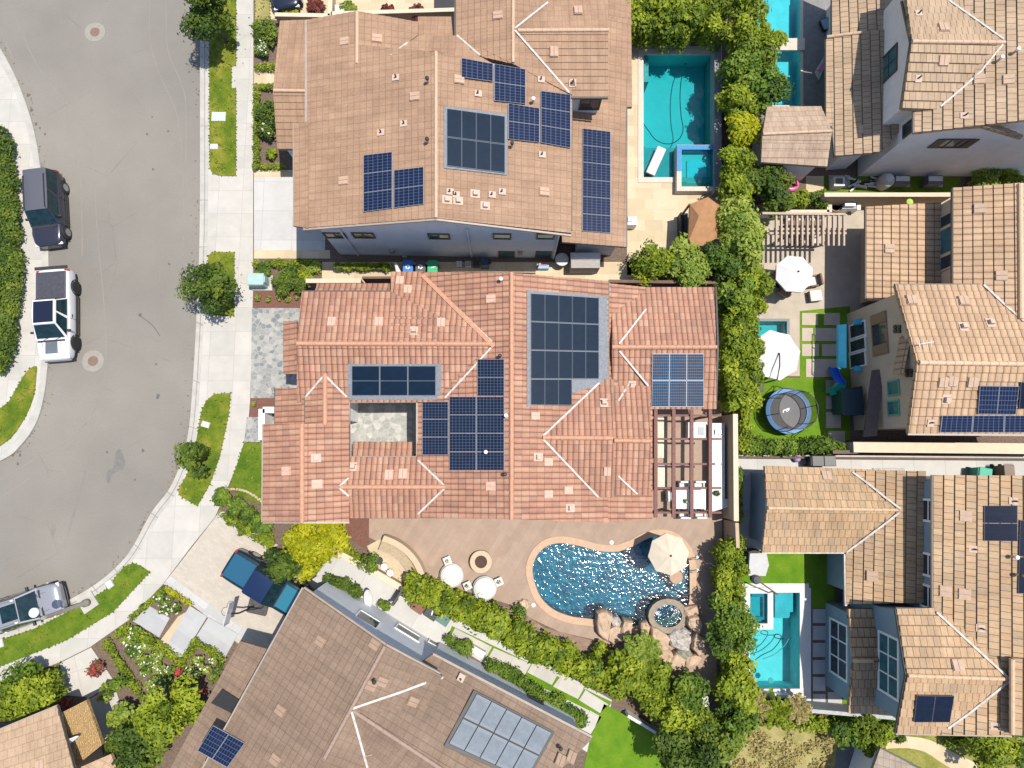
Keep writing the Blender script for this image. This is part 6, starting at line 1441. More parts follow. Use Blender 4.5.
c = P(838, 404, G); t = thing('playhouse', 'dark green play tower with a green roof beside the trampoline', 'playhouse', c); mb = MB(); mb.box(c+Vector((0,0,.85)), (1.0,1.35,1.3)); mb.build('tower', mat('dark green plastic', (.012,.05,.055), None, 3, .5), t, bevel=.05); mb = MB(); mb.prism([(c.x-.62,c.y-.78),(c.x+.62,c.y-.78),(c.x+.62,c.y+.78),(c.x-.62,c.y+.78)], G+1.5, G+1.62); mb.build('roof', mat('deep green plastic', (.012,.035,.05), None, 3, .5), t)
def slide(pts, zs, wd, m, nm, t):
    q = [P(*p, z) for p, z in zip(pts, zs)]; mb = MB()
    for a, b in zip(q[:-1], q[1:]):
        mb.bar(a, b, wd, .06); d = (b-a).normalized(); n = Vector((-d.y, d.x, 0)).normalized()
        for s_ in (-1, 1): mb.bar(a+n*s_*wd/2+Vector((0,0,.1)), b+n*s_*wd/2+Vector((0,0,.1)), .05, .2)
    return mb.build(nm, m, t)
sl_ = thing('slide', 'blue and green curved play slide above the dark play tower', 'slide', P(837, 380, G)); slide([(832,368),(836,377),(841,384)], [.35,.8,1.3], .42, mat('blue slide plastic', (.01,.10,.55), None, 3, .4), 'upper_chute', sl_); slide([(841,384),(835,390),(829,392)], [1.3,.9,.5], .42, mat('green slide plastic', (.01,.33,.25), None, 3, .4), 'lower_chute', sl_)
# trampoline
c = P(788.5, 411, .95); R_ = 1.38; t = thing('trampoline', 'round blue rimmed trampoline with safety net on the bright turf', 'trampoline', (c.x, c.y, G)); o = Vector((c.x, c.y, 0))
mb = MB(); mb.lathe([(R_-.28,.90),(R_-.02,.90),(R_,.94),(R_-.02,.98),(R_-.28,.96),(R_-.28,.90)], o, 40); mb.v = mb.v; mb.f = [f for f in mb.f if len(f) == 4]; mb.uv = [None]*len(mb.f); mb.build('blue_pad', mat('blue pad vinyl', (.008,.09,.26), (.012,.14,.33), 4, .5), t)
mb = MB(); mb.lathe([(R_-.27,.88),(R_-.27,.90)], o, 40); mo = mb.build('jumping_mat', mat('grey black mat', (.065,.065,.072), (.05,.05,.058), 5, .6), t)
mb = MB()
for k in range(7): a = k*.5; mb.bar(o+Vector((-.18+.12*math.cos(a), -.05+.12*math.sin(a), .905)), o+Vector((-.18+.12*math.cos(a+.5), -.05+.12*math.sin(a+.5), .905)), .05, .008)
mb.bar(o+Vector((-.1,.1,.905)), o+Vector((.1,.17,.905)), .06, .008); mb.bar(o+Vector((.1,.17,.905)), o+Vector((0,.02,.905)), .05, .008); mb.build('printed_mark', WHITEP, mo)
NET = NT('black net'); _t = NET.node('ShaderNodeBsdfTransparent'); _m = NET.node('ShaderNodeMixShader'); _m.inputs[0].default_value = .5; NET.b.inputs['Base Color'].default_value = (.015,.015,.018,1); NET.b.inputs['Roughness'].default_value = 1; NET.link(NET.b.outputs[0], _m.inputs[1]); NET.link(_t.outputs[0], _m.inputs[2]); NET.link(_m.outputs[0], NET.out.inputs[0])
mb = MB(); mb.grid([[(o.x+(R_-.25)*math.cos(k*.19635), o.y+(R_-.25)*math.sin(k*.19635), z) for k in range(32)] for z in (.98, 2.2)], closed=True); mb.build('safety_net', NET.m, t)
mb = MB(); mb.tube([o+Vector(((R_-.25)*math.cos(k*.19635), (R_-.25)*math.sin(k*.19635), 2.22)) for k in range(32)], .025, 6, closed=True); mb.build('top_ring', TRIM, t)
for k in range(8):
    a = k*math.pi/4+.2; p = o+Vector((math.cos(a)*(R_+.02), math.sin(a)*(R_+.02), 0)); mb = MB(); mb.tube([p+Vector((0,0,.9)), o+Vector((math.cos(a)*(R_-.2), math.sin(a)*(R_-.2), 2.25))], .022, 6); mb.build('net_pole', TRIM, t)
    if k % 2 == 0: mb = MB(); mb.tube([p+Vector((0,0,.92)), p+Vector((math.cos(a)*.22, math.sin(a)*.22, G+.05)), p+Vector((math.cos(a+.5)*.3, math.sin(a+.5)*.3, G+.05)), o+Vector((math.cos(a+.4)*(R_+.02), math.sin(a+.4)*(R_+.02), .92))], .02, 6); mb.build('leg', TRIM, t)
# ------------------------------------------------------------------ garden furniture
WHT = mat('white outdoor fabric', (.50,.49,.47), (.46,.45,.43), 3, .85); WHP = mat('white powder coat', (.48,.48,.475), None, 3, .5); WICK = mat('brown wicker', (.13,.075,.05), (.18,.11,.075), 20, .8); STONE = mat('cream stone', (.46,.36,.25), (.42,.33,.23), 5, .85, fine=.12)
for x, y, a, l in ((451.5,575.5,2.2,'left white round lounger below the fire pit'), (484.5,588.5,2.0,'right white round lounger below the fire pit')):
    c = P(x, y, .4); c.z = G; t = thing('round_lounger', l, 'lounger', c); mb = MB(); mb.lathe([(.64,.0),(.70,.12),(.70,.30),(.66,.34)], c, 36); mb.build('base', WHP, t, smooth=False); mb = MB(); mb.lathe([(.63,.34),(.65,.40),(.60,.46),(.2,.47)], c, 36); mb.build('cushion', WHT, t, smooth=True)
    mb = MB(); q = [c+Vector((math.cos(-a-.6+k*.2)*.66, math.sin(-a-.6+k*.2)*.66, .5)) for k in range(7)]; mb.tube(q, .10, 8); mb.build('backrest', WHP, t, smooth=True)
    for k in (-1, 1): mb = MB(); mb.box(c+Vector((math.cos(-a+k*.25)*.42, math.sin(-a+k*.25)*.42, .53)), (.26,.2,.12), -a+1.2+k*.2); mb.build('pillow', WHT, t, bevel=.05)
for x, y, l in ((447.5,560.5,'small white side table nearest the fire pit wall'), (467.5,585.5,'small white side table between the two round loungers'), (499,581.5,'small white side table right of the right lounger')):
    c = P(x, y, .4); c.z = G; t = thing('side_table', l, 'side table', c, 'small white side tables'); mb = MB(); mb.box(c+Vector((0,0,.38)), (.46,.46,.05), .4); mb.build('table_top', WHP, t, bevel=.08)
    for sx in (-1,1):
        for sy in (-1,1): mb = MB(); mb.tube([c+Vector((sx*.15,sy*.15,0)), c+Vector((sx*.15,sy*.15,.36))], .02, 6); mb.build('leg', WHP, t)
    pt = thing('potted_plant', 'tiny green plant on the '+l[:l.find(' side table')]+' side table '+l[l.find('side table ')+11:], 'plant', c+Vector((0,0,.405)), 'plants on the side tables'); mb = MB(); mb.lathe([(.08,0),(.11,.12)], c+Vector((0,0,.405)), 12); mb.build('pot', STONE, pt); leafmesh('foliage', [(c.x, c.y, .62, .11,.11,.08)], L_DRK, 260, .05, pt)
c = P(481, 561.5, .4); c.z = G; t = thing('fire_pit', 'round stone fire pit with a dark ember centre on the patio', 'fire pit', c); mb = MB(); ring(mb, [Vector((c.x+.36*math.cos(k*.2094), c.y+.36*math.sin(k*.2094))) for k in range(30)], [Vector((c.x+.64*math.cos(k*.2094), c.y+.64*math.sin(k*.2094))) for k in range(30)], G, G+.42); mb.build('stone_ring', STONE, t); mb = MB(); mb.lathe([(.37,.1),(.37,.3)], c, 24); mb.build('ember_bed', mat('dark lava rock', (.09,.045,.03), (.05,.03,.025), 18, .95, bump=.8), t)
# curved stone bench
t = thing('curved_bench', 'curved cream stone bench wall at the edge of the brown patio', 'bench', P(400, 552, G)); arc = smooth([(381,543),(393,548),(404,556),(412,566),(417,577)], 5)
def arcwall(pts, w0, w1, z0, z1):
    q = [P(x, y, z1) for x, y in pts]; mb = MB(); A, B_ = [], []
    for i, p in enumerate(q):
        d = (q[min(i+1, len(q)-1)]-q[max(i-1, 0)]); d.z = 0; d.normalize(); n = Vector((-d.y, d.x, 0)); A.append(p+n*w0); B_.append(p+n*w1)
    V = lambda p, z: Vector((p.x, p.y, z))
    for i in range(len(q)-1):
        mb.face([V(B_[i],z1), V(B_[i+1],z1), V(A[i+1],z1), V(A[i],z1)][::-1]); mb.face([V(A[i],z0), V(A[i+1],z0), V(A[i+1],z1), V(A[i],z1)][::-1]); mb.face([V(B_[i],z0), V(B_[i+1],z0), V(B_[i+1],z1), V(B_[i],z1)])
    for i in (0, -1): mb.face([V(A[i],z0), V(B_[i],z0), V(B_[i],z1), V(A[i],z1)])
    return mb
arcwall(arc, .12, .46, G, G+.85).build('back_wall', STONE, t); arcwall(arc, -.42, .115, G, G+.42).build('seat', mat('pebbled seat stone', (.33,.26,.17), (.42,.33,.22), 12, .9, fine=.3), t); arcwall(arc, -.72, -.425, G, G+.12).build('footing', STONE, t)
for i, (x, y) in enumerate(((385,566),(391,572),(380,560))):
    c = P(x, y, G); mb = MB(); mb.lathe([(.12,0),(.2,.12),(.22,.28),(.2,.33)], c, 14); tag(mb.build('planter_pot', mat('white glazed pot', (.6,.58,.54), None, 4, .5) if i < 2 else TRIM, origin=c), ['white pot at the middle of the curved bench terrace','white pot nearest the dark gate','black pot beside the planter hedge'][i], 'pot')
def chair(proto_c, m, sm, label, name='armchair', s=.72):
    c = proto_c; t = thing(name, label, 'chair', c)
    mb = MB(); mb.box(c+Vector((0,0,.30)), (s, s, .16)); mb.build('seat', sm, t, bevel=.04); mb = MB(); mb.box(c+Vector((-s/2+.06,0,.55)), (.13, s, .5)); mb.build('backrest', m, t, bevel=.04)
    for sy in (-1, 1): mb = MB(); mb.box(c+Vector((0,sy*(s/2-.05),.42)), (s*.9,.1,.22)); mb.build('armrest', m, t, bevel=.03)
    for sx in (-1,1):
        for sy in (-1,1): mb = MB(); mb.box(c+Vector((sx*(s/2-.07), sy*(s/2-.07), .12)), (.06,.06,.24)); mb.build('leg', m, t)
    return t
Z0 = Vector((0,0,0)); ch = chair(Z0, WICK, WHT, 'brown wicker chair left of the upper white umbrella'); g_ = lambda x, y: (P(x, y, G+.4).x, P(x, y, G+.4).y, G)
ch.location = g_(780,277)
dup(ch, g_(786,290), 1.0, 'brown wicker chair below the upper white umbrella'); dup(ch, g_(814,281), 3.3, 'wicker chair with white cushion right of the upper umbrella')
c = P(815, 296, G+.3); c.z = G; t = thing('ottoman', 'square white ottoman on the beige terrace', 'ottoman', c, rz=.1); mb = MB(); mb.box(c+Vector((0,0,.2)), (.72,.66,.3)); mb.build('base', WICK, t, bevel=.03); mb = MB(); mb.box(c+Vector((0,0,.40)), (.74,.68,.12)); mb.build('cushion', WHT, t, bevel=.04)
c = P(797, 273, G); t = thing('dining_table', 'round table under the upper white umbrella', 'table', c); mb = MB(); mb.lathe([(.55,.70),(.55,.74)], c, 24); mb.build('table_top', WICK, t); mb = MB(); mb.lathe([(.25,0),(.06,.1),(.06,.7)], c, 14); mb.build('pedestal', WICK, t)
# furniture under the slatted pergola
c = P(800, 232, G); t = thing('dining_table', 'dark wooden table under the slatted beige pergola', 'table', c); mb = MB(); mb.box(c+Vector((0,0,.74)), (2.2,.9,.05)); mb.build('table_top', WICK, t)
for sx in (-1,1):
    for sy in (-1,1): mb = MB(); mb.box(c+Vector((sx*1.0,sy*.38,.36)), (.07,.07,.72)); mb.build('leg', WICK, t)
for i in range(3):
    dup(ch, (c.x-.7+.7*i, c.y+.75, G), -1.57, ['left','middle','right'][i]+' wicker chair on the upper side of the pergola table', .7); dup(ch, (c.x-.7+.7*i, c.y-.75, G), 1.57, ['left','middle','right'][i]+' wicker chair on the lower side of the pergola table', .7)
def blocks(name, label, cat, parts, bevel=.02):
    """parts: (part name, px polygon, z0, z1, material)"""
    q = [P(*p, pa[3]) for pa in parts for p in pa[1]]; c = sum(q, Vector())/len(q); t = thing(name, label, cat, (c.x, c.y, G))
    for nm, poly, z0, z1, m in parts: mb = MB(); mb.prism(pp(poly, z1), z0, z1); mb.build(nm, m, t, bevel=bevel)
    return t
R4 = lambda x0, y0, x1, y1: [(x0,y0),(x1,y0),(x1,y1),(x0,y1)]
# outdoor kitchen and seating under the red pergola
t = blocks('outdoor_kitchen', 'white L shaped outdoor kitchen counter at the right of the red pergola', 'kitchen counter', [('cabinet', [(713,424),(725,424),(725,506),(713,510)], G, 1.0, WHP), ('counter_top', [(711.5,423),(725,423),(725,499),(729,499),(729,507),(712,512)], 1.0, 1.06, WHP), ('bar_ledge', R4(729,422,733.5,500), G, 1.25, WHP), ('grill', R4(715,429.5,722,434.5), 1.06, 1.16, TRIM), ('sink', R4(715.5,455,720.5,470), 1.062, 1.075, mat('steel', (.4,.4,.42), None, 3, .25, .9))])
for k in range(4): mb = MB(); mb.tube([P(716+k*1.6, 430, 1.18), P(716+k*1.6, 434, 1.18)], .02, 6); mb.build('burner', mat('steel', 0), t)
c = P(716, 493, 1.06); t = thing('potted_plant', 'round dark plant on the kitchen counter', 'plant', c); mb = MB(); mb.lathe([(.12,0),(.16,.15)], c, 12); mb.build('pot', TRIM, t); leafmesh('foliage', [(c.x, c.y, 1.3, .16,.16,.12)], L_DRK, 260, .05, t)
t = blocks('dining_table', 'white dining table under the lower bays of the red pergola', 'table', [('table_top', R4(676,489,706,509), .70, .76, WHP), ('base', R4(684,494,698,504), G, .70, WHP)])
c = P(685.5, 501, .76); t = thing('potted_plant', 'small green plant on the white pergola table', 'plant', c); mb = MB(); mb.lathe([(.07,0),(.1,.1)], c, 12); mb.build('pot', WHP, t); leafmesh('foliage', [(c.x, c.y, .92, .13,.13,.09)], L_MID, 260, .05, t)
wc = chair(Z0, WHP, WHT, 'white cushioned chair at the left end of the pergola table', s=.62); wc.location = g_(671.5,496)
dup(wc, g_(684,486), -1.57, 'white cushioned chair above the pergola table, nearest the house'); dup(wc, g_(699,486), -1.57, 'white cushioned chair above the pergola table, nearest the kitchen'); dup(wc, g_(684,513), 1.57, 'white cushioned chair below the pergola table, nearest the house'); dup(wc, g_(700,513), 1.57, 'white cushioned chair below the pergola table, nearest the kitchen')
t = blocks('fire_table', 'white block fire table under the upper bays of the red pergola', 'table', [('body', R4(687,422,707,438), G, .5, WHP), ('inset', R4(698,427,704,435), .50, .52, mat('grey inset', (.3,.32,.35), None, 3, .6))])
for x0, y0, x1, y1, l in ((657,418,661,458,'upper cream sofa along the terracotta eave'), (657,465,662,487,'lower cream sofa along the terracotta eave')):
    blocks('garden_sofa', l, 'sofa', [('frame', R4(x0,y0,x1+3,y1), G, .3, WHP), ('cushion', R4(x0+1,y0+1,x1+2.6,y1-1), .3, .45, mat('cream cushion', (.55,.48,.38), None, 3, .9)), ('backrest', R4(x0-1,y0,x0+1,y1), .3, .75, mat('cream cushion', 0))])
# teal pool terrace
c = P(655, 163, -.02); t = thing('pool_lounger', 'long white in pool lounger lying on the shallow shelf', 'lounger', (c.x, c.y, -.07)); d = (P(661,149,0)-P(648,178,0)).normalized(); rz_ = math.atan2(d.y, d.x); mb = MB(); rows = []
for i in range(9):
    u = i/8; x = (u-.5)*1.9; z = .14+.16*abs(u-.45)**1.2*2; n = Vector((-d.y, d.x, 0)); rows.append([c+d*x+n*sy*.30+Vector((0,0,z+dz)) for sy, dz in ((-1,-.10),(-1,0),(-.85,.05),(.85,.05),(1,0),(1,-.10))])
mb.grid(rows, closed=True); mb.face(rows[0][::-1]); mb.face(rows[-1]); mb.build('shell', WHP, t, smooth=False)
hose = smooth([(686,63),(682,75),(680,95),(681,115),(683,130),(678,140),(668,144),(656,140),(648,130),(643,123)], 5); mb = MB(); mb.tube([P(x, y, -.1) for x, y in hose], .03, 6); tag(mb.build('pool_hose', mat('dark hose', (.02,.05,.06), None, 3, .6)), 'long dark cleaner hose looping through the teal pool', 'hose')
t = blocks('grill', 'silver box grill at the edge of the cream terrace roof', 'grill', [('body', R4(627.5,216.5,637,225), G, .9, mat('silver metal', (.5,.5,.52), None, 3, .35, .5)), ('top', R4(628,216.5,633,221.5), .9, .98, WHP)])
t = blocks('garden_sofa', 'black framed sofa along the left side of the brown canopy', 'sofa', [('seat', R4(682,213,688,250), G, .4, TRIM), ('backrest', R4(680.5,212,682.5,250), G, .85, TRIM), ('cushion', R4(683.5,215,687.5,248), .4, .5, mat('charcoal cushion', (.05,.05,.05), None, 3, .9))])
t = blocks('garden_sofa', 'black low sofa below the brown canopy', 'sofa', [('seat', R4(668,250,682,256), G, .4, TRIM), ('backrest', R4(668,255,682,257), G, .8, TRIM)]); t = blocks('sun_mat', 'pale grey lounger mat on the cream terrace by the hedge', 'lounger', [('frame', R4(642,250,667,256), G, .25, TRIM), ('pad', R4(642,250.5,667,255.5), .25, .33, mat('pale grey pad', (.45,.46,.48), None, 3, .9))])
# passage items below the grey wall
c = P(562.5, 257.5, 1.2); t = thing('round_table', 'white round bistro table by the pale storage box', 'table', (c.x, c.y, G)); mb = MB(); mb.lathe([(.40,.82),(.42,.85),(.40,.88)], (c.x,c.y,0), 28); mb.build('table_top', WHP, t); mb = MB(); mb.lathe([(.22,G),(.04,.2),(.04,.82)], (c.x,c.y,0), 12); mb.build('pedestal', WHP, t)
t = blocks('storage_box', 'pale storage shed with a white sloping lid against the grey wall', 'storage shed', [('body', R4(571,257,600,268), G, 1.3, mat('grey brown panel', (.30,.28,.26), None, 3, .8)), ('lid', R4(570.5,252.5,600.5,259.5), 1.3, 1.38, WHP)])
t = blocks('storage_bin', 'blue and white toy box beside the round bistro table', 'box', [('body', R4(538,263,549,268.5), G, .5, mat('light blue plastic', (.18,.35,.5), None, 3, .5)), ('lid', R4(540,263,547,265.5), .5, .55, mat('coral plastic', (.6,.2,.2), None, 3, .5))])
for i, (x, l) in enumerate(((459,'leftmost grey box below the grey wall'), (468,'second grey box below the grey wall'), (476,'dark crate beside the blue grill'))): blocks('storage_bin', l, 'box', [('body', R4(x-3,261,x+3,266), G, .55, [mat('mid grey plastic', (.25,.25,.26), None, 3, .6), mat('pale grey plastic', (.4,.4,.4), None, 3, .6), TRIM][i]), ('lid', R4(x-3.2,260.8,x+3.2,266.2), .55, .6, [mat('pale grey plastic', 0), mat('mid grey plastic', 0), TRIM][i])])
blocks('grill', 'dark blue covered grill below the grey wall', 'grill', [('cover', R4(481,257,488.5,265), G, 1.0, mat('navy cover', (.02,.04,.08), None, 3, .7)), ('shelf', R4(488.5,259,491,264), .7, .74, TRIM)]); t = blocks('side_gate', 'white leaning board beside the blue bin', 'board', [('panel', [(394,262),(396,262),(401,272),(396,272)], G, 1.3, WHP)])
# strip lawn items of the cream house
t = blocks('air_conditioner', 'square white cooling unit at the left end of the strip lawn', 'cooling unit', [('body', R4(834,176.5,845,186), G, .75, WHP), ('fan_cover', R4(836,178,843,184), .75, .79, mat('dark grille', (.1,.1,.1), None, 3, .6)), ('pad', R4(829,175,850,188), G, .2, mat('grey pad', (.3,.3,.3), None, 3, .9))])
for i in range(16):
    x, y = 850+random.uniform(0,34), 178+random.uniform(0,11); a = P(x, y, G+.1+.03*(i % 6)); an = random.uniform(-.9,.9); L = random.uniform(.5,1.1); mb = MB(); mb.bar(a-Vector((math.cos(an), math.sin(an), 0))*L/2, a+Vector((math.cos(an), math.sin(an), .2))*L/2, .10, .05); tag(mb.build('timber_offcut', WHP if i % 4 else TRIM), 'loose white or black board lying in the jumbled pile on the strip lawn', 'board', 'boards piled on the strip lawn')
c = P(889, 178.5, 1.0); t = thing('storage_drum', 'pale domed drum between the board pile and cooling units', 'drum', (c.x, c.y, G)); mb = MB(); mb.lathe([(.42,G),(.46,.3),(.46,.85),(.36,1.0),(.1,1.06)], (c.x,c.y,0), 22); mb.build('body', mat('beige grey drum', (.42,.38,.34), None, 3, .7), t); mb = MB(); mb.lathe([(.25,1.0),(.25,1.07),(.1,1.09)], (c.x,c.y,0), 18); mb.build('lid', WHP, t)
for x, l in ((903,'left grey cooling unit with a white edge on the strip lawn'), (936,'right grey cooling unit with a white edge on the strip lawn')): blocks('air_conditioner', l, 'cooling unit', [('body', R4(x-8,175,x+7,184), G, .8, mat('dark unit casing', (.09,.09,.10), None, 3, .6)), ('top_panel', R4(x-7,176,x+7,181), .8, .86, WHP), ('pad', R4(x-10,174,x+7,187), G, .18, mat('grey pad', 0))])
c = P(792, 184, G+.25); mb = MB(); mb.tube([Vector((c.x+.32*math.cos(k*.314), c.y+.32*math.sin(k*.314), G+.17)) for k in range(20)], .15, 10, closed=True); tag(mb.build('swim_ring', mat('pink vinyl', (.62,.05,.24), (.7,.12,.35), 3, .35), smooth=True), 'pink inflatable swim ring on the grass by the cabana', 'swim ring')
t = blocks('grill', 'stainless grill cart on the beige terrace below the strip lawn wall', 'grill', [('body', R4(842,200,860,209), G, .8, mat('steel', 0)), ('hood', R4(845,200,856,206), .8, 1.05, mat('silver metal', 0)), ('side_shelf', R4(857,203,861,210), .8, .84, WHP)]); c = P(836, 206, .6); t = thing('planter_pot', 'large round planter beside the stainless grill cart', 'pot', (c.x, c.y, G)); mb = MB(); mb.lathe([(.26,G),(.34,.45),(.36,.6),(.30,.6),(.28,.52)], (c.x,c.y,0), 20); mb.build('pot', mat('brown clay', (.25,.17,.11), None, 3, .8), t); mb = MB(); mb.lathe([(.29,.45),(.29,.52)], (c.x,c.y,0), 18); mb.build('soil', MULCH, t)
mb = MB(); p = P(908, 203, 1.98); mb.lathe([(.03,0),(.22,.06),(.20,.18),(.05,.26)], p, 10); tag(mb.build('garden_toy', mat('lime toy plastic', (.08,.6,.1), (.7,.4,.05), 6, .5)), 'lime green toy perched on the tan wall', 'toy')
mb = MB(); p = P(915, 346, 6.3); mb.tube([p, p+Vector((0,0,.7))], .025, 6); mb.bar(p+Vector((-.3,-.05,.7)), p+Vector((.5,.1,.7)), .03, .03)
for k in range(4): mb.bar(p+Vector((-.25+.2*k,-.2,.7)), p+Vector((-.25+.2*k,.2,.7)), .02, .02)
mb.build('roof_antenna', WHP, T.root)
# lounge chairs by the cyan pool and leaning board
for x, y, l in ((827,24,'blue grey lounge chair under the cream house eave'),): blocks('lounge_chair', l, 'lounger', [('frame', [(820,20),(830,16),(832,28),(824,30)], G, .35, TRIM), ('cushion', [(821,20),(830,17),(831,27),(825,29)], .35, .45, mat('blue grey cushion', (.22,.32,.38), None, 3, .8))])
blocks('surfboard', 'pale board with a pink stripe leaning by the cream house', 'surfboard', [('board', [(815,72),(826,53),(829,57),(819,80)], .5, .58, mat('pale board', (.4,.42,.38), None, 3, .4)), ('stripe', [(818,70),(825,60),(826.5,62),(819.5,73)], .58, .6, mat('pink vinyl', 0))])
# items around the freeform pool
for y, l in ((559,'upper curved pool handrail on the right coping'), (571.5,'lower curved pool handrail on the right coping')):
    c = P(693, y, G); t = thing('pool_handrail', l, 'handrail', c, 'pool handrails'); mb = MB()
    mb.tube([c+Vector((.22,.12,0)), c+Vector((.22,.12,.6)), c+Vector((.05,.12,.78)), c+Vector((-.3,.05,.5)), c+Vector((-.35,0,-.1))], .028, 8); mb.build('rail', mat('polished steel', (.6,.6,.62), None, 3, .15, 1), t, smooth=True); mb = MB(); mb.lathe([(.08,.0),(.08,.07)], c+Vector((.22,.12,0)), 12); mb.build('escutcheon', mat('polished steel', 0), t)
for x, y, l in ((611.5,542.5,'small white round lid on the upper patio by the pool'), (533.5,605,'small white round lid by the lower left pool coping')):
    c = P(x, y, G+.02); mb = MB(); mb.lathe([(.13,0),(.13,.03)], c, 18); tag(mb.build('drain_lid', WHP), l, 'drain lid')
BOUL = mat('tan boulder', (.48,.345,.24), (.39,.28,.19), 2.2, .9, bump=.6, fine=.25, bscale=9)
def rock(poly, h, label, m=BOUL, base=G-.9, group=None):
    q = ccw(pp(poly, h)); q = [Vector(p) for p in q]; c = sum(q, Vector((0,0)))/len(q); s = []; n = len(q)
    for i in range(n):
        for u in (0, .5): p = q[i]*(1-u)+q[(i+1) % n]*u; s.append(p+(p-c)*random.uniform(-.12,.10))
    mb = MB(); rows = []
    for z, k in ((base, 1.04), (h*.5, 1.05), (h-.14, 1.0), (h-.02, .88), (h+.02, .55)): rows.append([Vector((c.x+(p.x-c.x)*k, c.y+(p.y-c.y)*k, z+random.uniform(-.07,.07))) for p in s])
    mb.grid(rows, closed=True); mb.face(rows[-1]); return tag(mb.build('boulder', m, smooth=False, bevel=.015), label, 'boulder', group)
rock([(597,613),(607,610),(613,616),(611,628),(608,641),(598,635)], .8, 'tall left boulder of the middle waterfall'); rock([(608,630),(616,625),(624,629),(624,642),(614,645),(608,641)], .6, 'lower middle boulder of the waterfall by the earth bed'); rock([(624,620),(633,623),(631,637),(625,643),(620,632)], .75, 'right boulder of the middle waterfall'); rock([(641,623),(647,622),(651,628),(649,637),(643,636),(640,629)], .65, 'small boulder between the waterfall and the round spa')
rock([(652,628),(663,632),(671,640),(669,650),(660,652),(652,642)], .8, 'left boulder below the round spa'); rock([(657,650),(669,648),(674,657),(666,664),(658,660)], .75, 'lower left boulder of the spa rockery'); rock([(666,660),(677,653),(687,660),(684,671),(672,673),(664,668)], .8, 'bottom boulder of the spa rockery'); rock([(688,618),(699,616),(703,624),(700,634),(692,631),(687,625)], .85, 'upper right boulder of the spa rockery'); rock([(698,634),(705,640),(706,652),(699,658),(693,650),(694,640)], .9, 'right boulder of the spa rockery'); rock([(684,608),(697,606),(700,614),(690,619),(684,614)], .6, 'flat boulder between the spa and the right coping'); rock([(684,658),(696,655),(704,658),(698,666),(686,669)], .7, 'lower right boulder of the spa rockery')
WST = mat('wet pebble rock', (.25,.215,.18), (.38,.36,.34), 6, .3, bump=1, bscale=14)
rock([(668,637),(676,630),(684,626),(692,632),(694,642),(690,652),(680,650),(672,647)], .62, 'wet pebbly cascade rock in the middle of the rockery', WST); rock([(609,618),(617,616),(622,622),(620,628),(612,626)], .5, 'wet pale cascade stone between the waterfall boulders', WST); rock([(678,652),(690,650),(694,656),(686,661),(679,659)], .66, 'dark mossy planting stone in the spa rockery', mat('mossy stone', (.14,.16,.09), (.28,.26,.22), 8, .9, bump=.6))
rock([(519,602),(523,599),(528,601),(529.5,607),(526,611),(521,610)], .38, 'round tan stone stool at the lower left coping', STONE, G)
c = P(676, 577, G); mb = MB(); mb.lathe([(.42,G-.9),(.42,.1),(.38,.16)], (c.x,c.y,0), 20); tag(mb.build('stone_stool', mat('tan stone seat', (.36,.24,.16), None, 4, .85)), 'round tan stone seat in the pool below the cream umbrella', 'seat'); mb = MB(); q = P(684, 580, -.25); mb.lathe([(.75,-1.1),(.75,-.28)], (q.x,q.y,0), 24); tag(mb.build('entry_shelf', mat('teal shelf', (.12,.26,.28), None, 3, .6)), 'teal entry shelf at the right end of the freeform pool', 'pool shelf')
# turquoise pool lawn items
c = P(765.5, 566, 2.2); t = thing('lounge_cabana', 'small grey canopied daybed on the turf above the turquoise pool', 'daybed', (c.x, c.y, G)); q = [P(x, y, 2.1) for x, y in ((747.5,553.5),(765,553),(766,576),(748,575.5))]; e0, e1 = P(757,552.5,2.3), P(757,576.5,2.3); GC = mat('grey canopy fabric', (.40,.39,.38), (.36,.355,.35), 4, .9); q = [P(748.5,553.5,2.0), P(768.5,564.5,2.0), P(766,576,2.0), P(748,575.5,2.0), P(766,553,2.0)]
mb = MB(); L_ = [P(750,553.5,2.15), P(766.5,553,2.15), P(769,565,2.0), P(765.5,576,2.15), P(748.5,575.5,2.15)]; mb.face(L_ if up_n(L_).z > 0 else L_[::-1]); mb.face([p-Vector((0,0,.05)) for p in (L_[::-1] if up_n(L_).z > 0 else L_)])
for i in range(5): mb.face([L_[i], L_[(i+1) % 5], L_[(i+1) % 5]-Vector((0,0,.18)), L_[i]-Vector((0,0,.18))])
mb.build('canopy', GC, t)
for i in (0,1,3,4): p = L_[i]*.94+Vector((c.x,c.y,L_[i].z))*.06; mb = MB(); mb.tube([Vector((p.x,p.y,G)), Vector((p.x,p.y,2.0))], .04, 6); mb.build('post', TRIM, t)
mb = MB(); mb.box((c.x-.3,c.y,.35), (1.3,1.3,.4)); mb.build('mattress', mat('charcoal cushion', 0), t, bevel=.06)
b = P(771, 591, G); t = thing('closed_umbrella', 'closed dark umbrella on a leaning pole by the square spa', 'umbrella', b); tp = P(757, 580, 2.4); mb = MB(); mb.tube([b, Vector((b.x,b.y,1.0)), tp], .04, 8); mb.build('pole', mat('brown pole', (.14,.09,.06), None, 3, .7), t); mb = MB(); mb.lathe([(.22,-.5),(.26,-.1),(.2,.05),(.05,.12)], tp, 12); mb.build('canopy', mat('dark canopy', (.08,.08,.085), None, 3, .8), t)
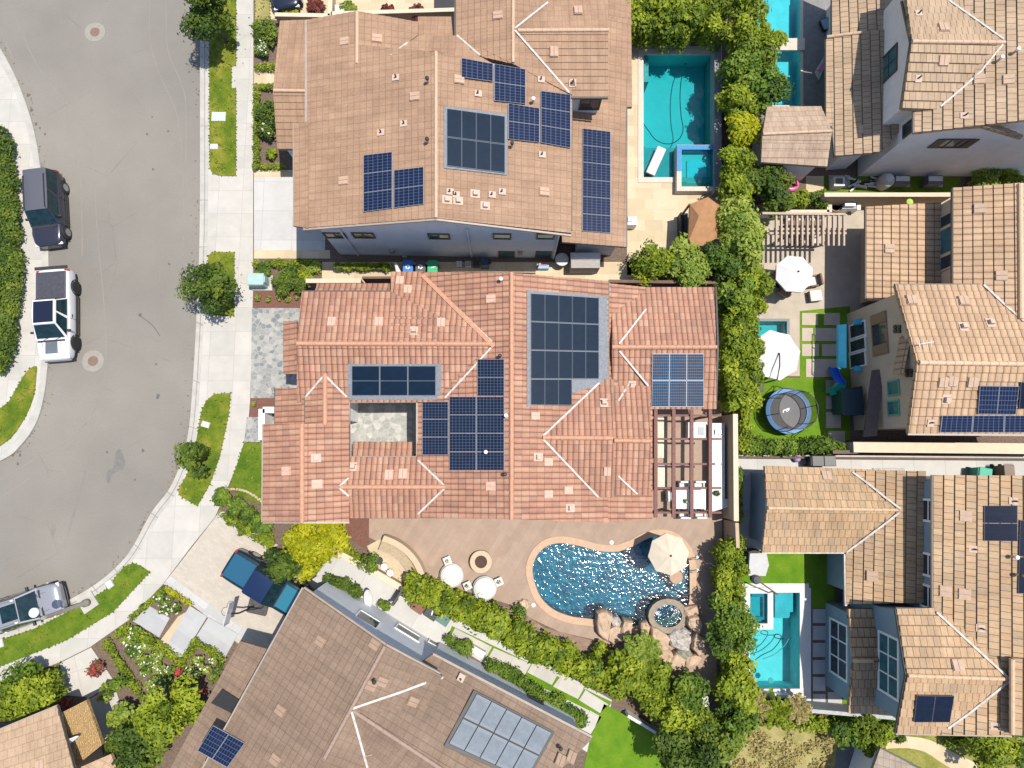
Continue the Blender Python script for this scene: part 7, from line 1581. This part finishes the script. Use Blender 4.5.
hose = smooth([(755,660),(762,655),(772,650),(779,642),(781,636),(776,634),(774,637),(782,639),(792,638)], 5); mb = MB(); mb.tube([P(x, y, -.1) for x, y in hose], .026, 6); tag(mb.build('pool_hose', mat('dark hose', 0)), 'dark cleaner hose curling in the turquoise pool', 'hose'); hose = smooth([(763,659),(775,654),(785,645),(789,638)], 5); mb = MB(); mb.tube([P(x, y, -.1) for x, y in hose], .026, 6); tag(mb.build('pool_hose', WHP), 'white cleaner hose in the turquoise pool', 'hose')
for x, y, m, l in ((758,674,TRIM,'black drain disc on the turquoise pool floor'), (768,678,WHP,'white floating dispenser in the turquoise pool')): c = P(x, y, -.5); mb = MB(); mb.lathe([(.16,-.0),(.16,.04)], (c.x,c.y,-.12 if m is WHP else -1.16), 18); tag(mb.build('pool_disc', m), l, 'pool fitting')
# side yard of the south house
t = blocks('storage_box', 'white deck box among the low hedges of the side path', 'box', [('body', [(468,651),(472,645),(486,653),(482,659)], G, .55, WHP), ('lid', [(467.5,651),(472,644.5),(486.5,653),(482,659.5)], .55, .6, WHP)], .02)
for a, b, l in (((402,590),(393,604),'dark gate closing the lower side path on the right'), ((316,566),(308,580),'dark gate closing the lower side path beside the blue pickup')):
    A, B_ = P(*a, 1.5), P(*b, 1.5); t = thing('gate', l, 'gate', ((A.x+B_.x)/2, (A.y+B_.y)/2, G), 'dark gates'); mb = MB(); mb.bar(Vector((A.x,A.y,.85)), Vector((B_.x,B_.y,.85)), .08, 1.4); mb.build('panel', DARKP, t)
    for p in (A, B_): mb = MB(); mb.box((p.x,p.y,.85), (.14,.14,1.6)); mb.build('post', DARKP, t)
c = P(367, 600, 1.2); t = thing('paddle_board', 'white oval board leaning at the south house wall', 'board', (c.x, c.y, G)); mb = MB(); q = [c+Vector((.25*math.cos(k*.314), .55*math.sin(k*.314), .25*math.sin(k*.314)-.3)) for k in range(20)]; mb.face(q); mb.face([p-Vector((0,0,.06)) for p in q[::-1]])
for k in range(20): j = (k+1) % 20; mb.face([q[k], q[k]-Vector((0,0,.06)), q[j]-Vector((0,0,.06)), q[j]])
mb.build('board', WHP, t)
# alley items
for x, y, wd, m, l in ((798,460,.3,mat('lilac rubber', (.35,.25,.5), None, 3, .5),'lilac ball in the concrete alley'),): c = P(x-1, y-1.5, G+.25); mb = MB(); mb.lathe([(.02,0),(.17,.07),(.23,.23),(.17,.39),(.02,.46)], (c.x,c.y,G), 18); tag(mb.build('ball', m, smooth=True), l, 'ball')
bin_(818, 461, (.03,.03,.035), 1.57, 'black bin lying along the concrete alley, left one', False); bin_(829, 461, (.05,.05,.055), 1.57, 'dark grey bin in the concrete alley, right of the black one', False); bin_(985, 473, (.02,.30,.2), 1.4, 'green bin half hidden by the golden eave', False); bin_(1009, 471, (.14,.09,.06), 0, 'brown bin in the alley near the right edge', False)
blocks('timber_stack', 'pale stacked boards along the alley wall', 'boards', [('board', R4(862,469.5,895,473), G, .25, WHP), ('board', R4(873,468,905,471), G, .18, mat('weathered fence', 0)), ('block', R4(857,469,863,472.5), G, .4, TRIM)])
# white box in the forecourt and the courtyard stones
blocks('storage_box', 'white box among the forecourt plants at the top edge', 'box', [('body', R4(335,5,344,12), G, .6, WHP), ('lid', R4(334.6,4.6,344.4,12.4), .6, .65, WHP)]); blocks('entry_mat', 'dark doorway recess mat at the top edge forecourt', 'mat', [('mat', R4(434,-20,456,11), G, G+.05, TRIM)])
t = blocks('garden_statue', 'white stone column base in the gap behind the palm trees', 'statue', [('base', [(700,698),(708,696),(710,706),(702,708)], G, .8, WHP)])
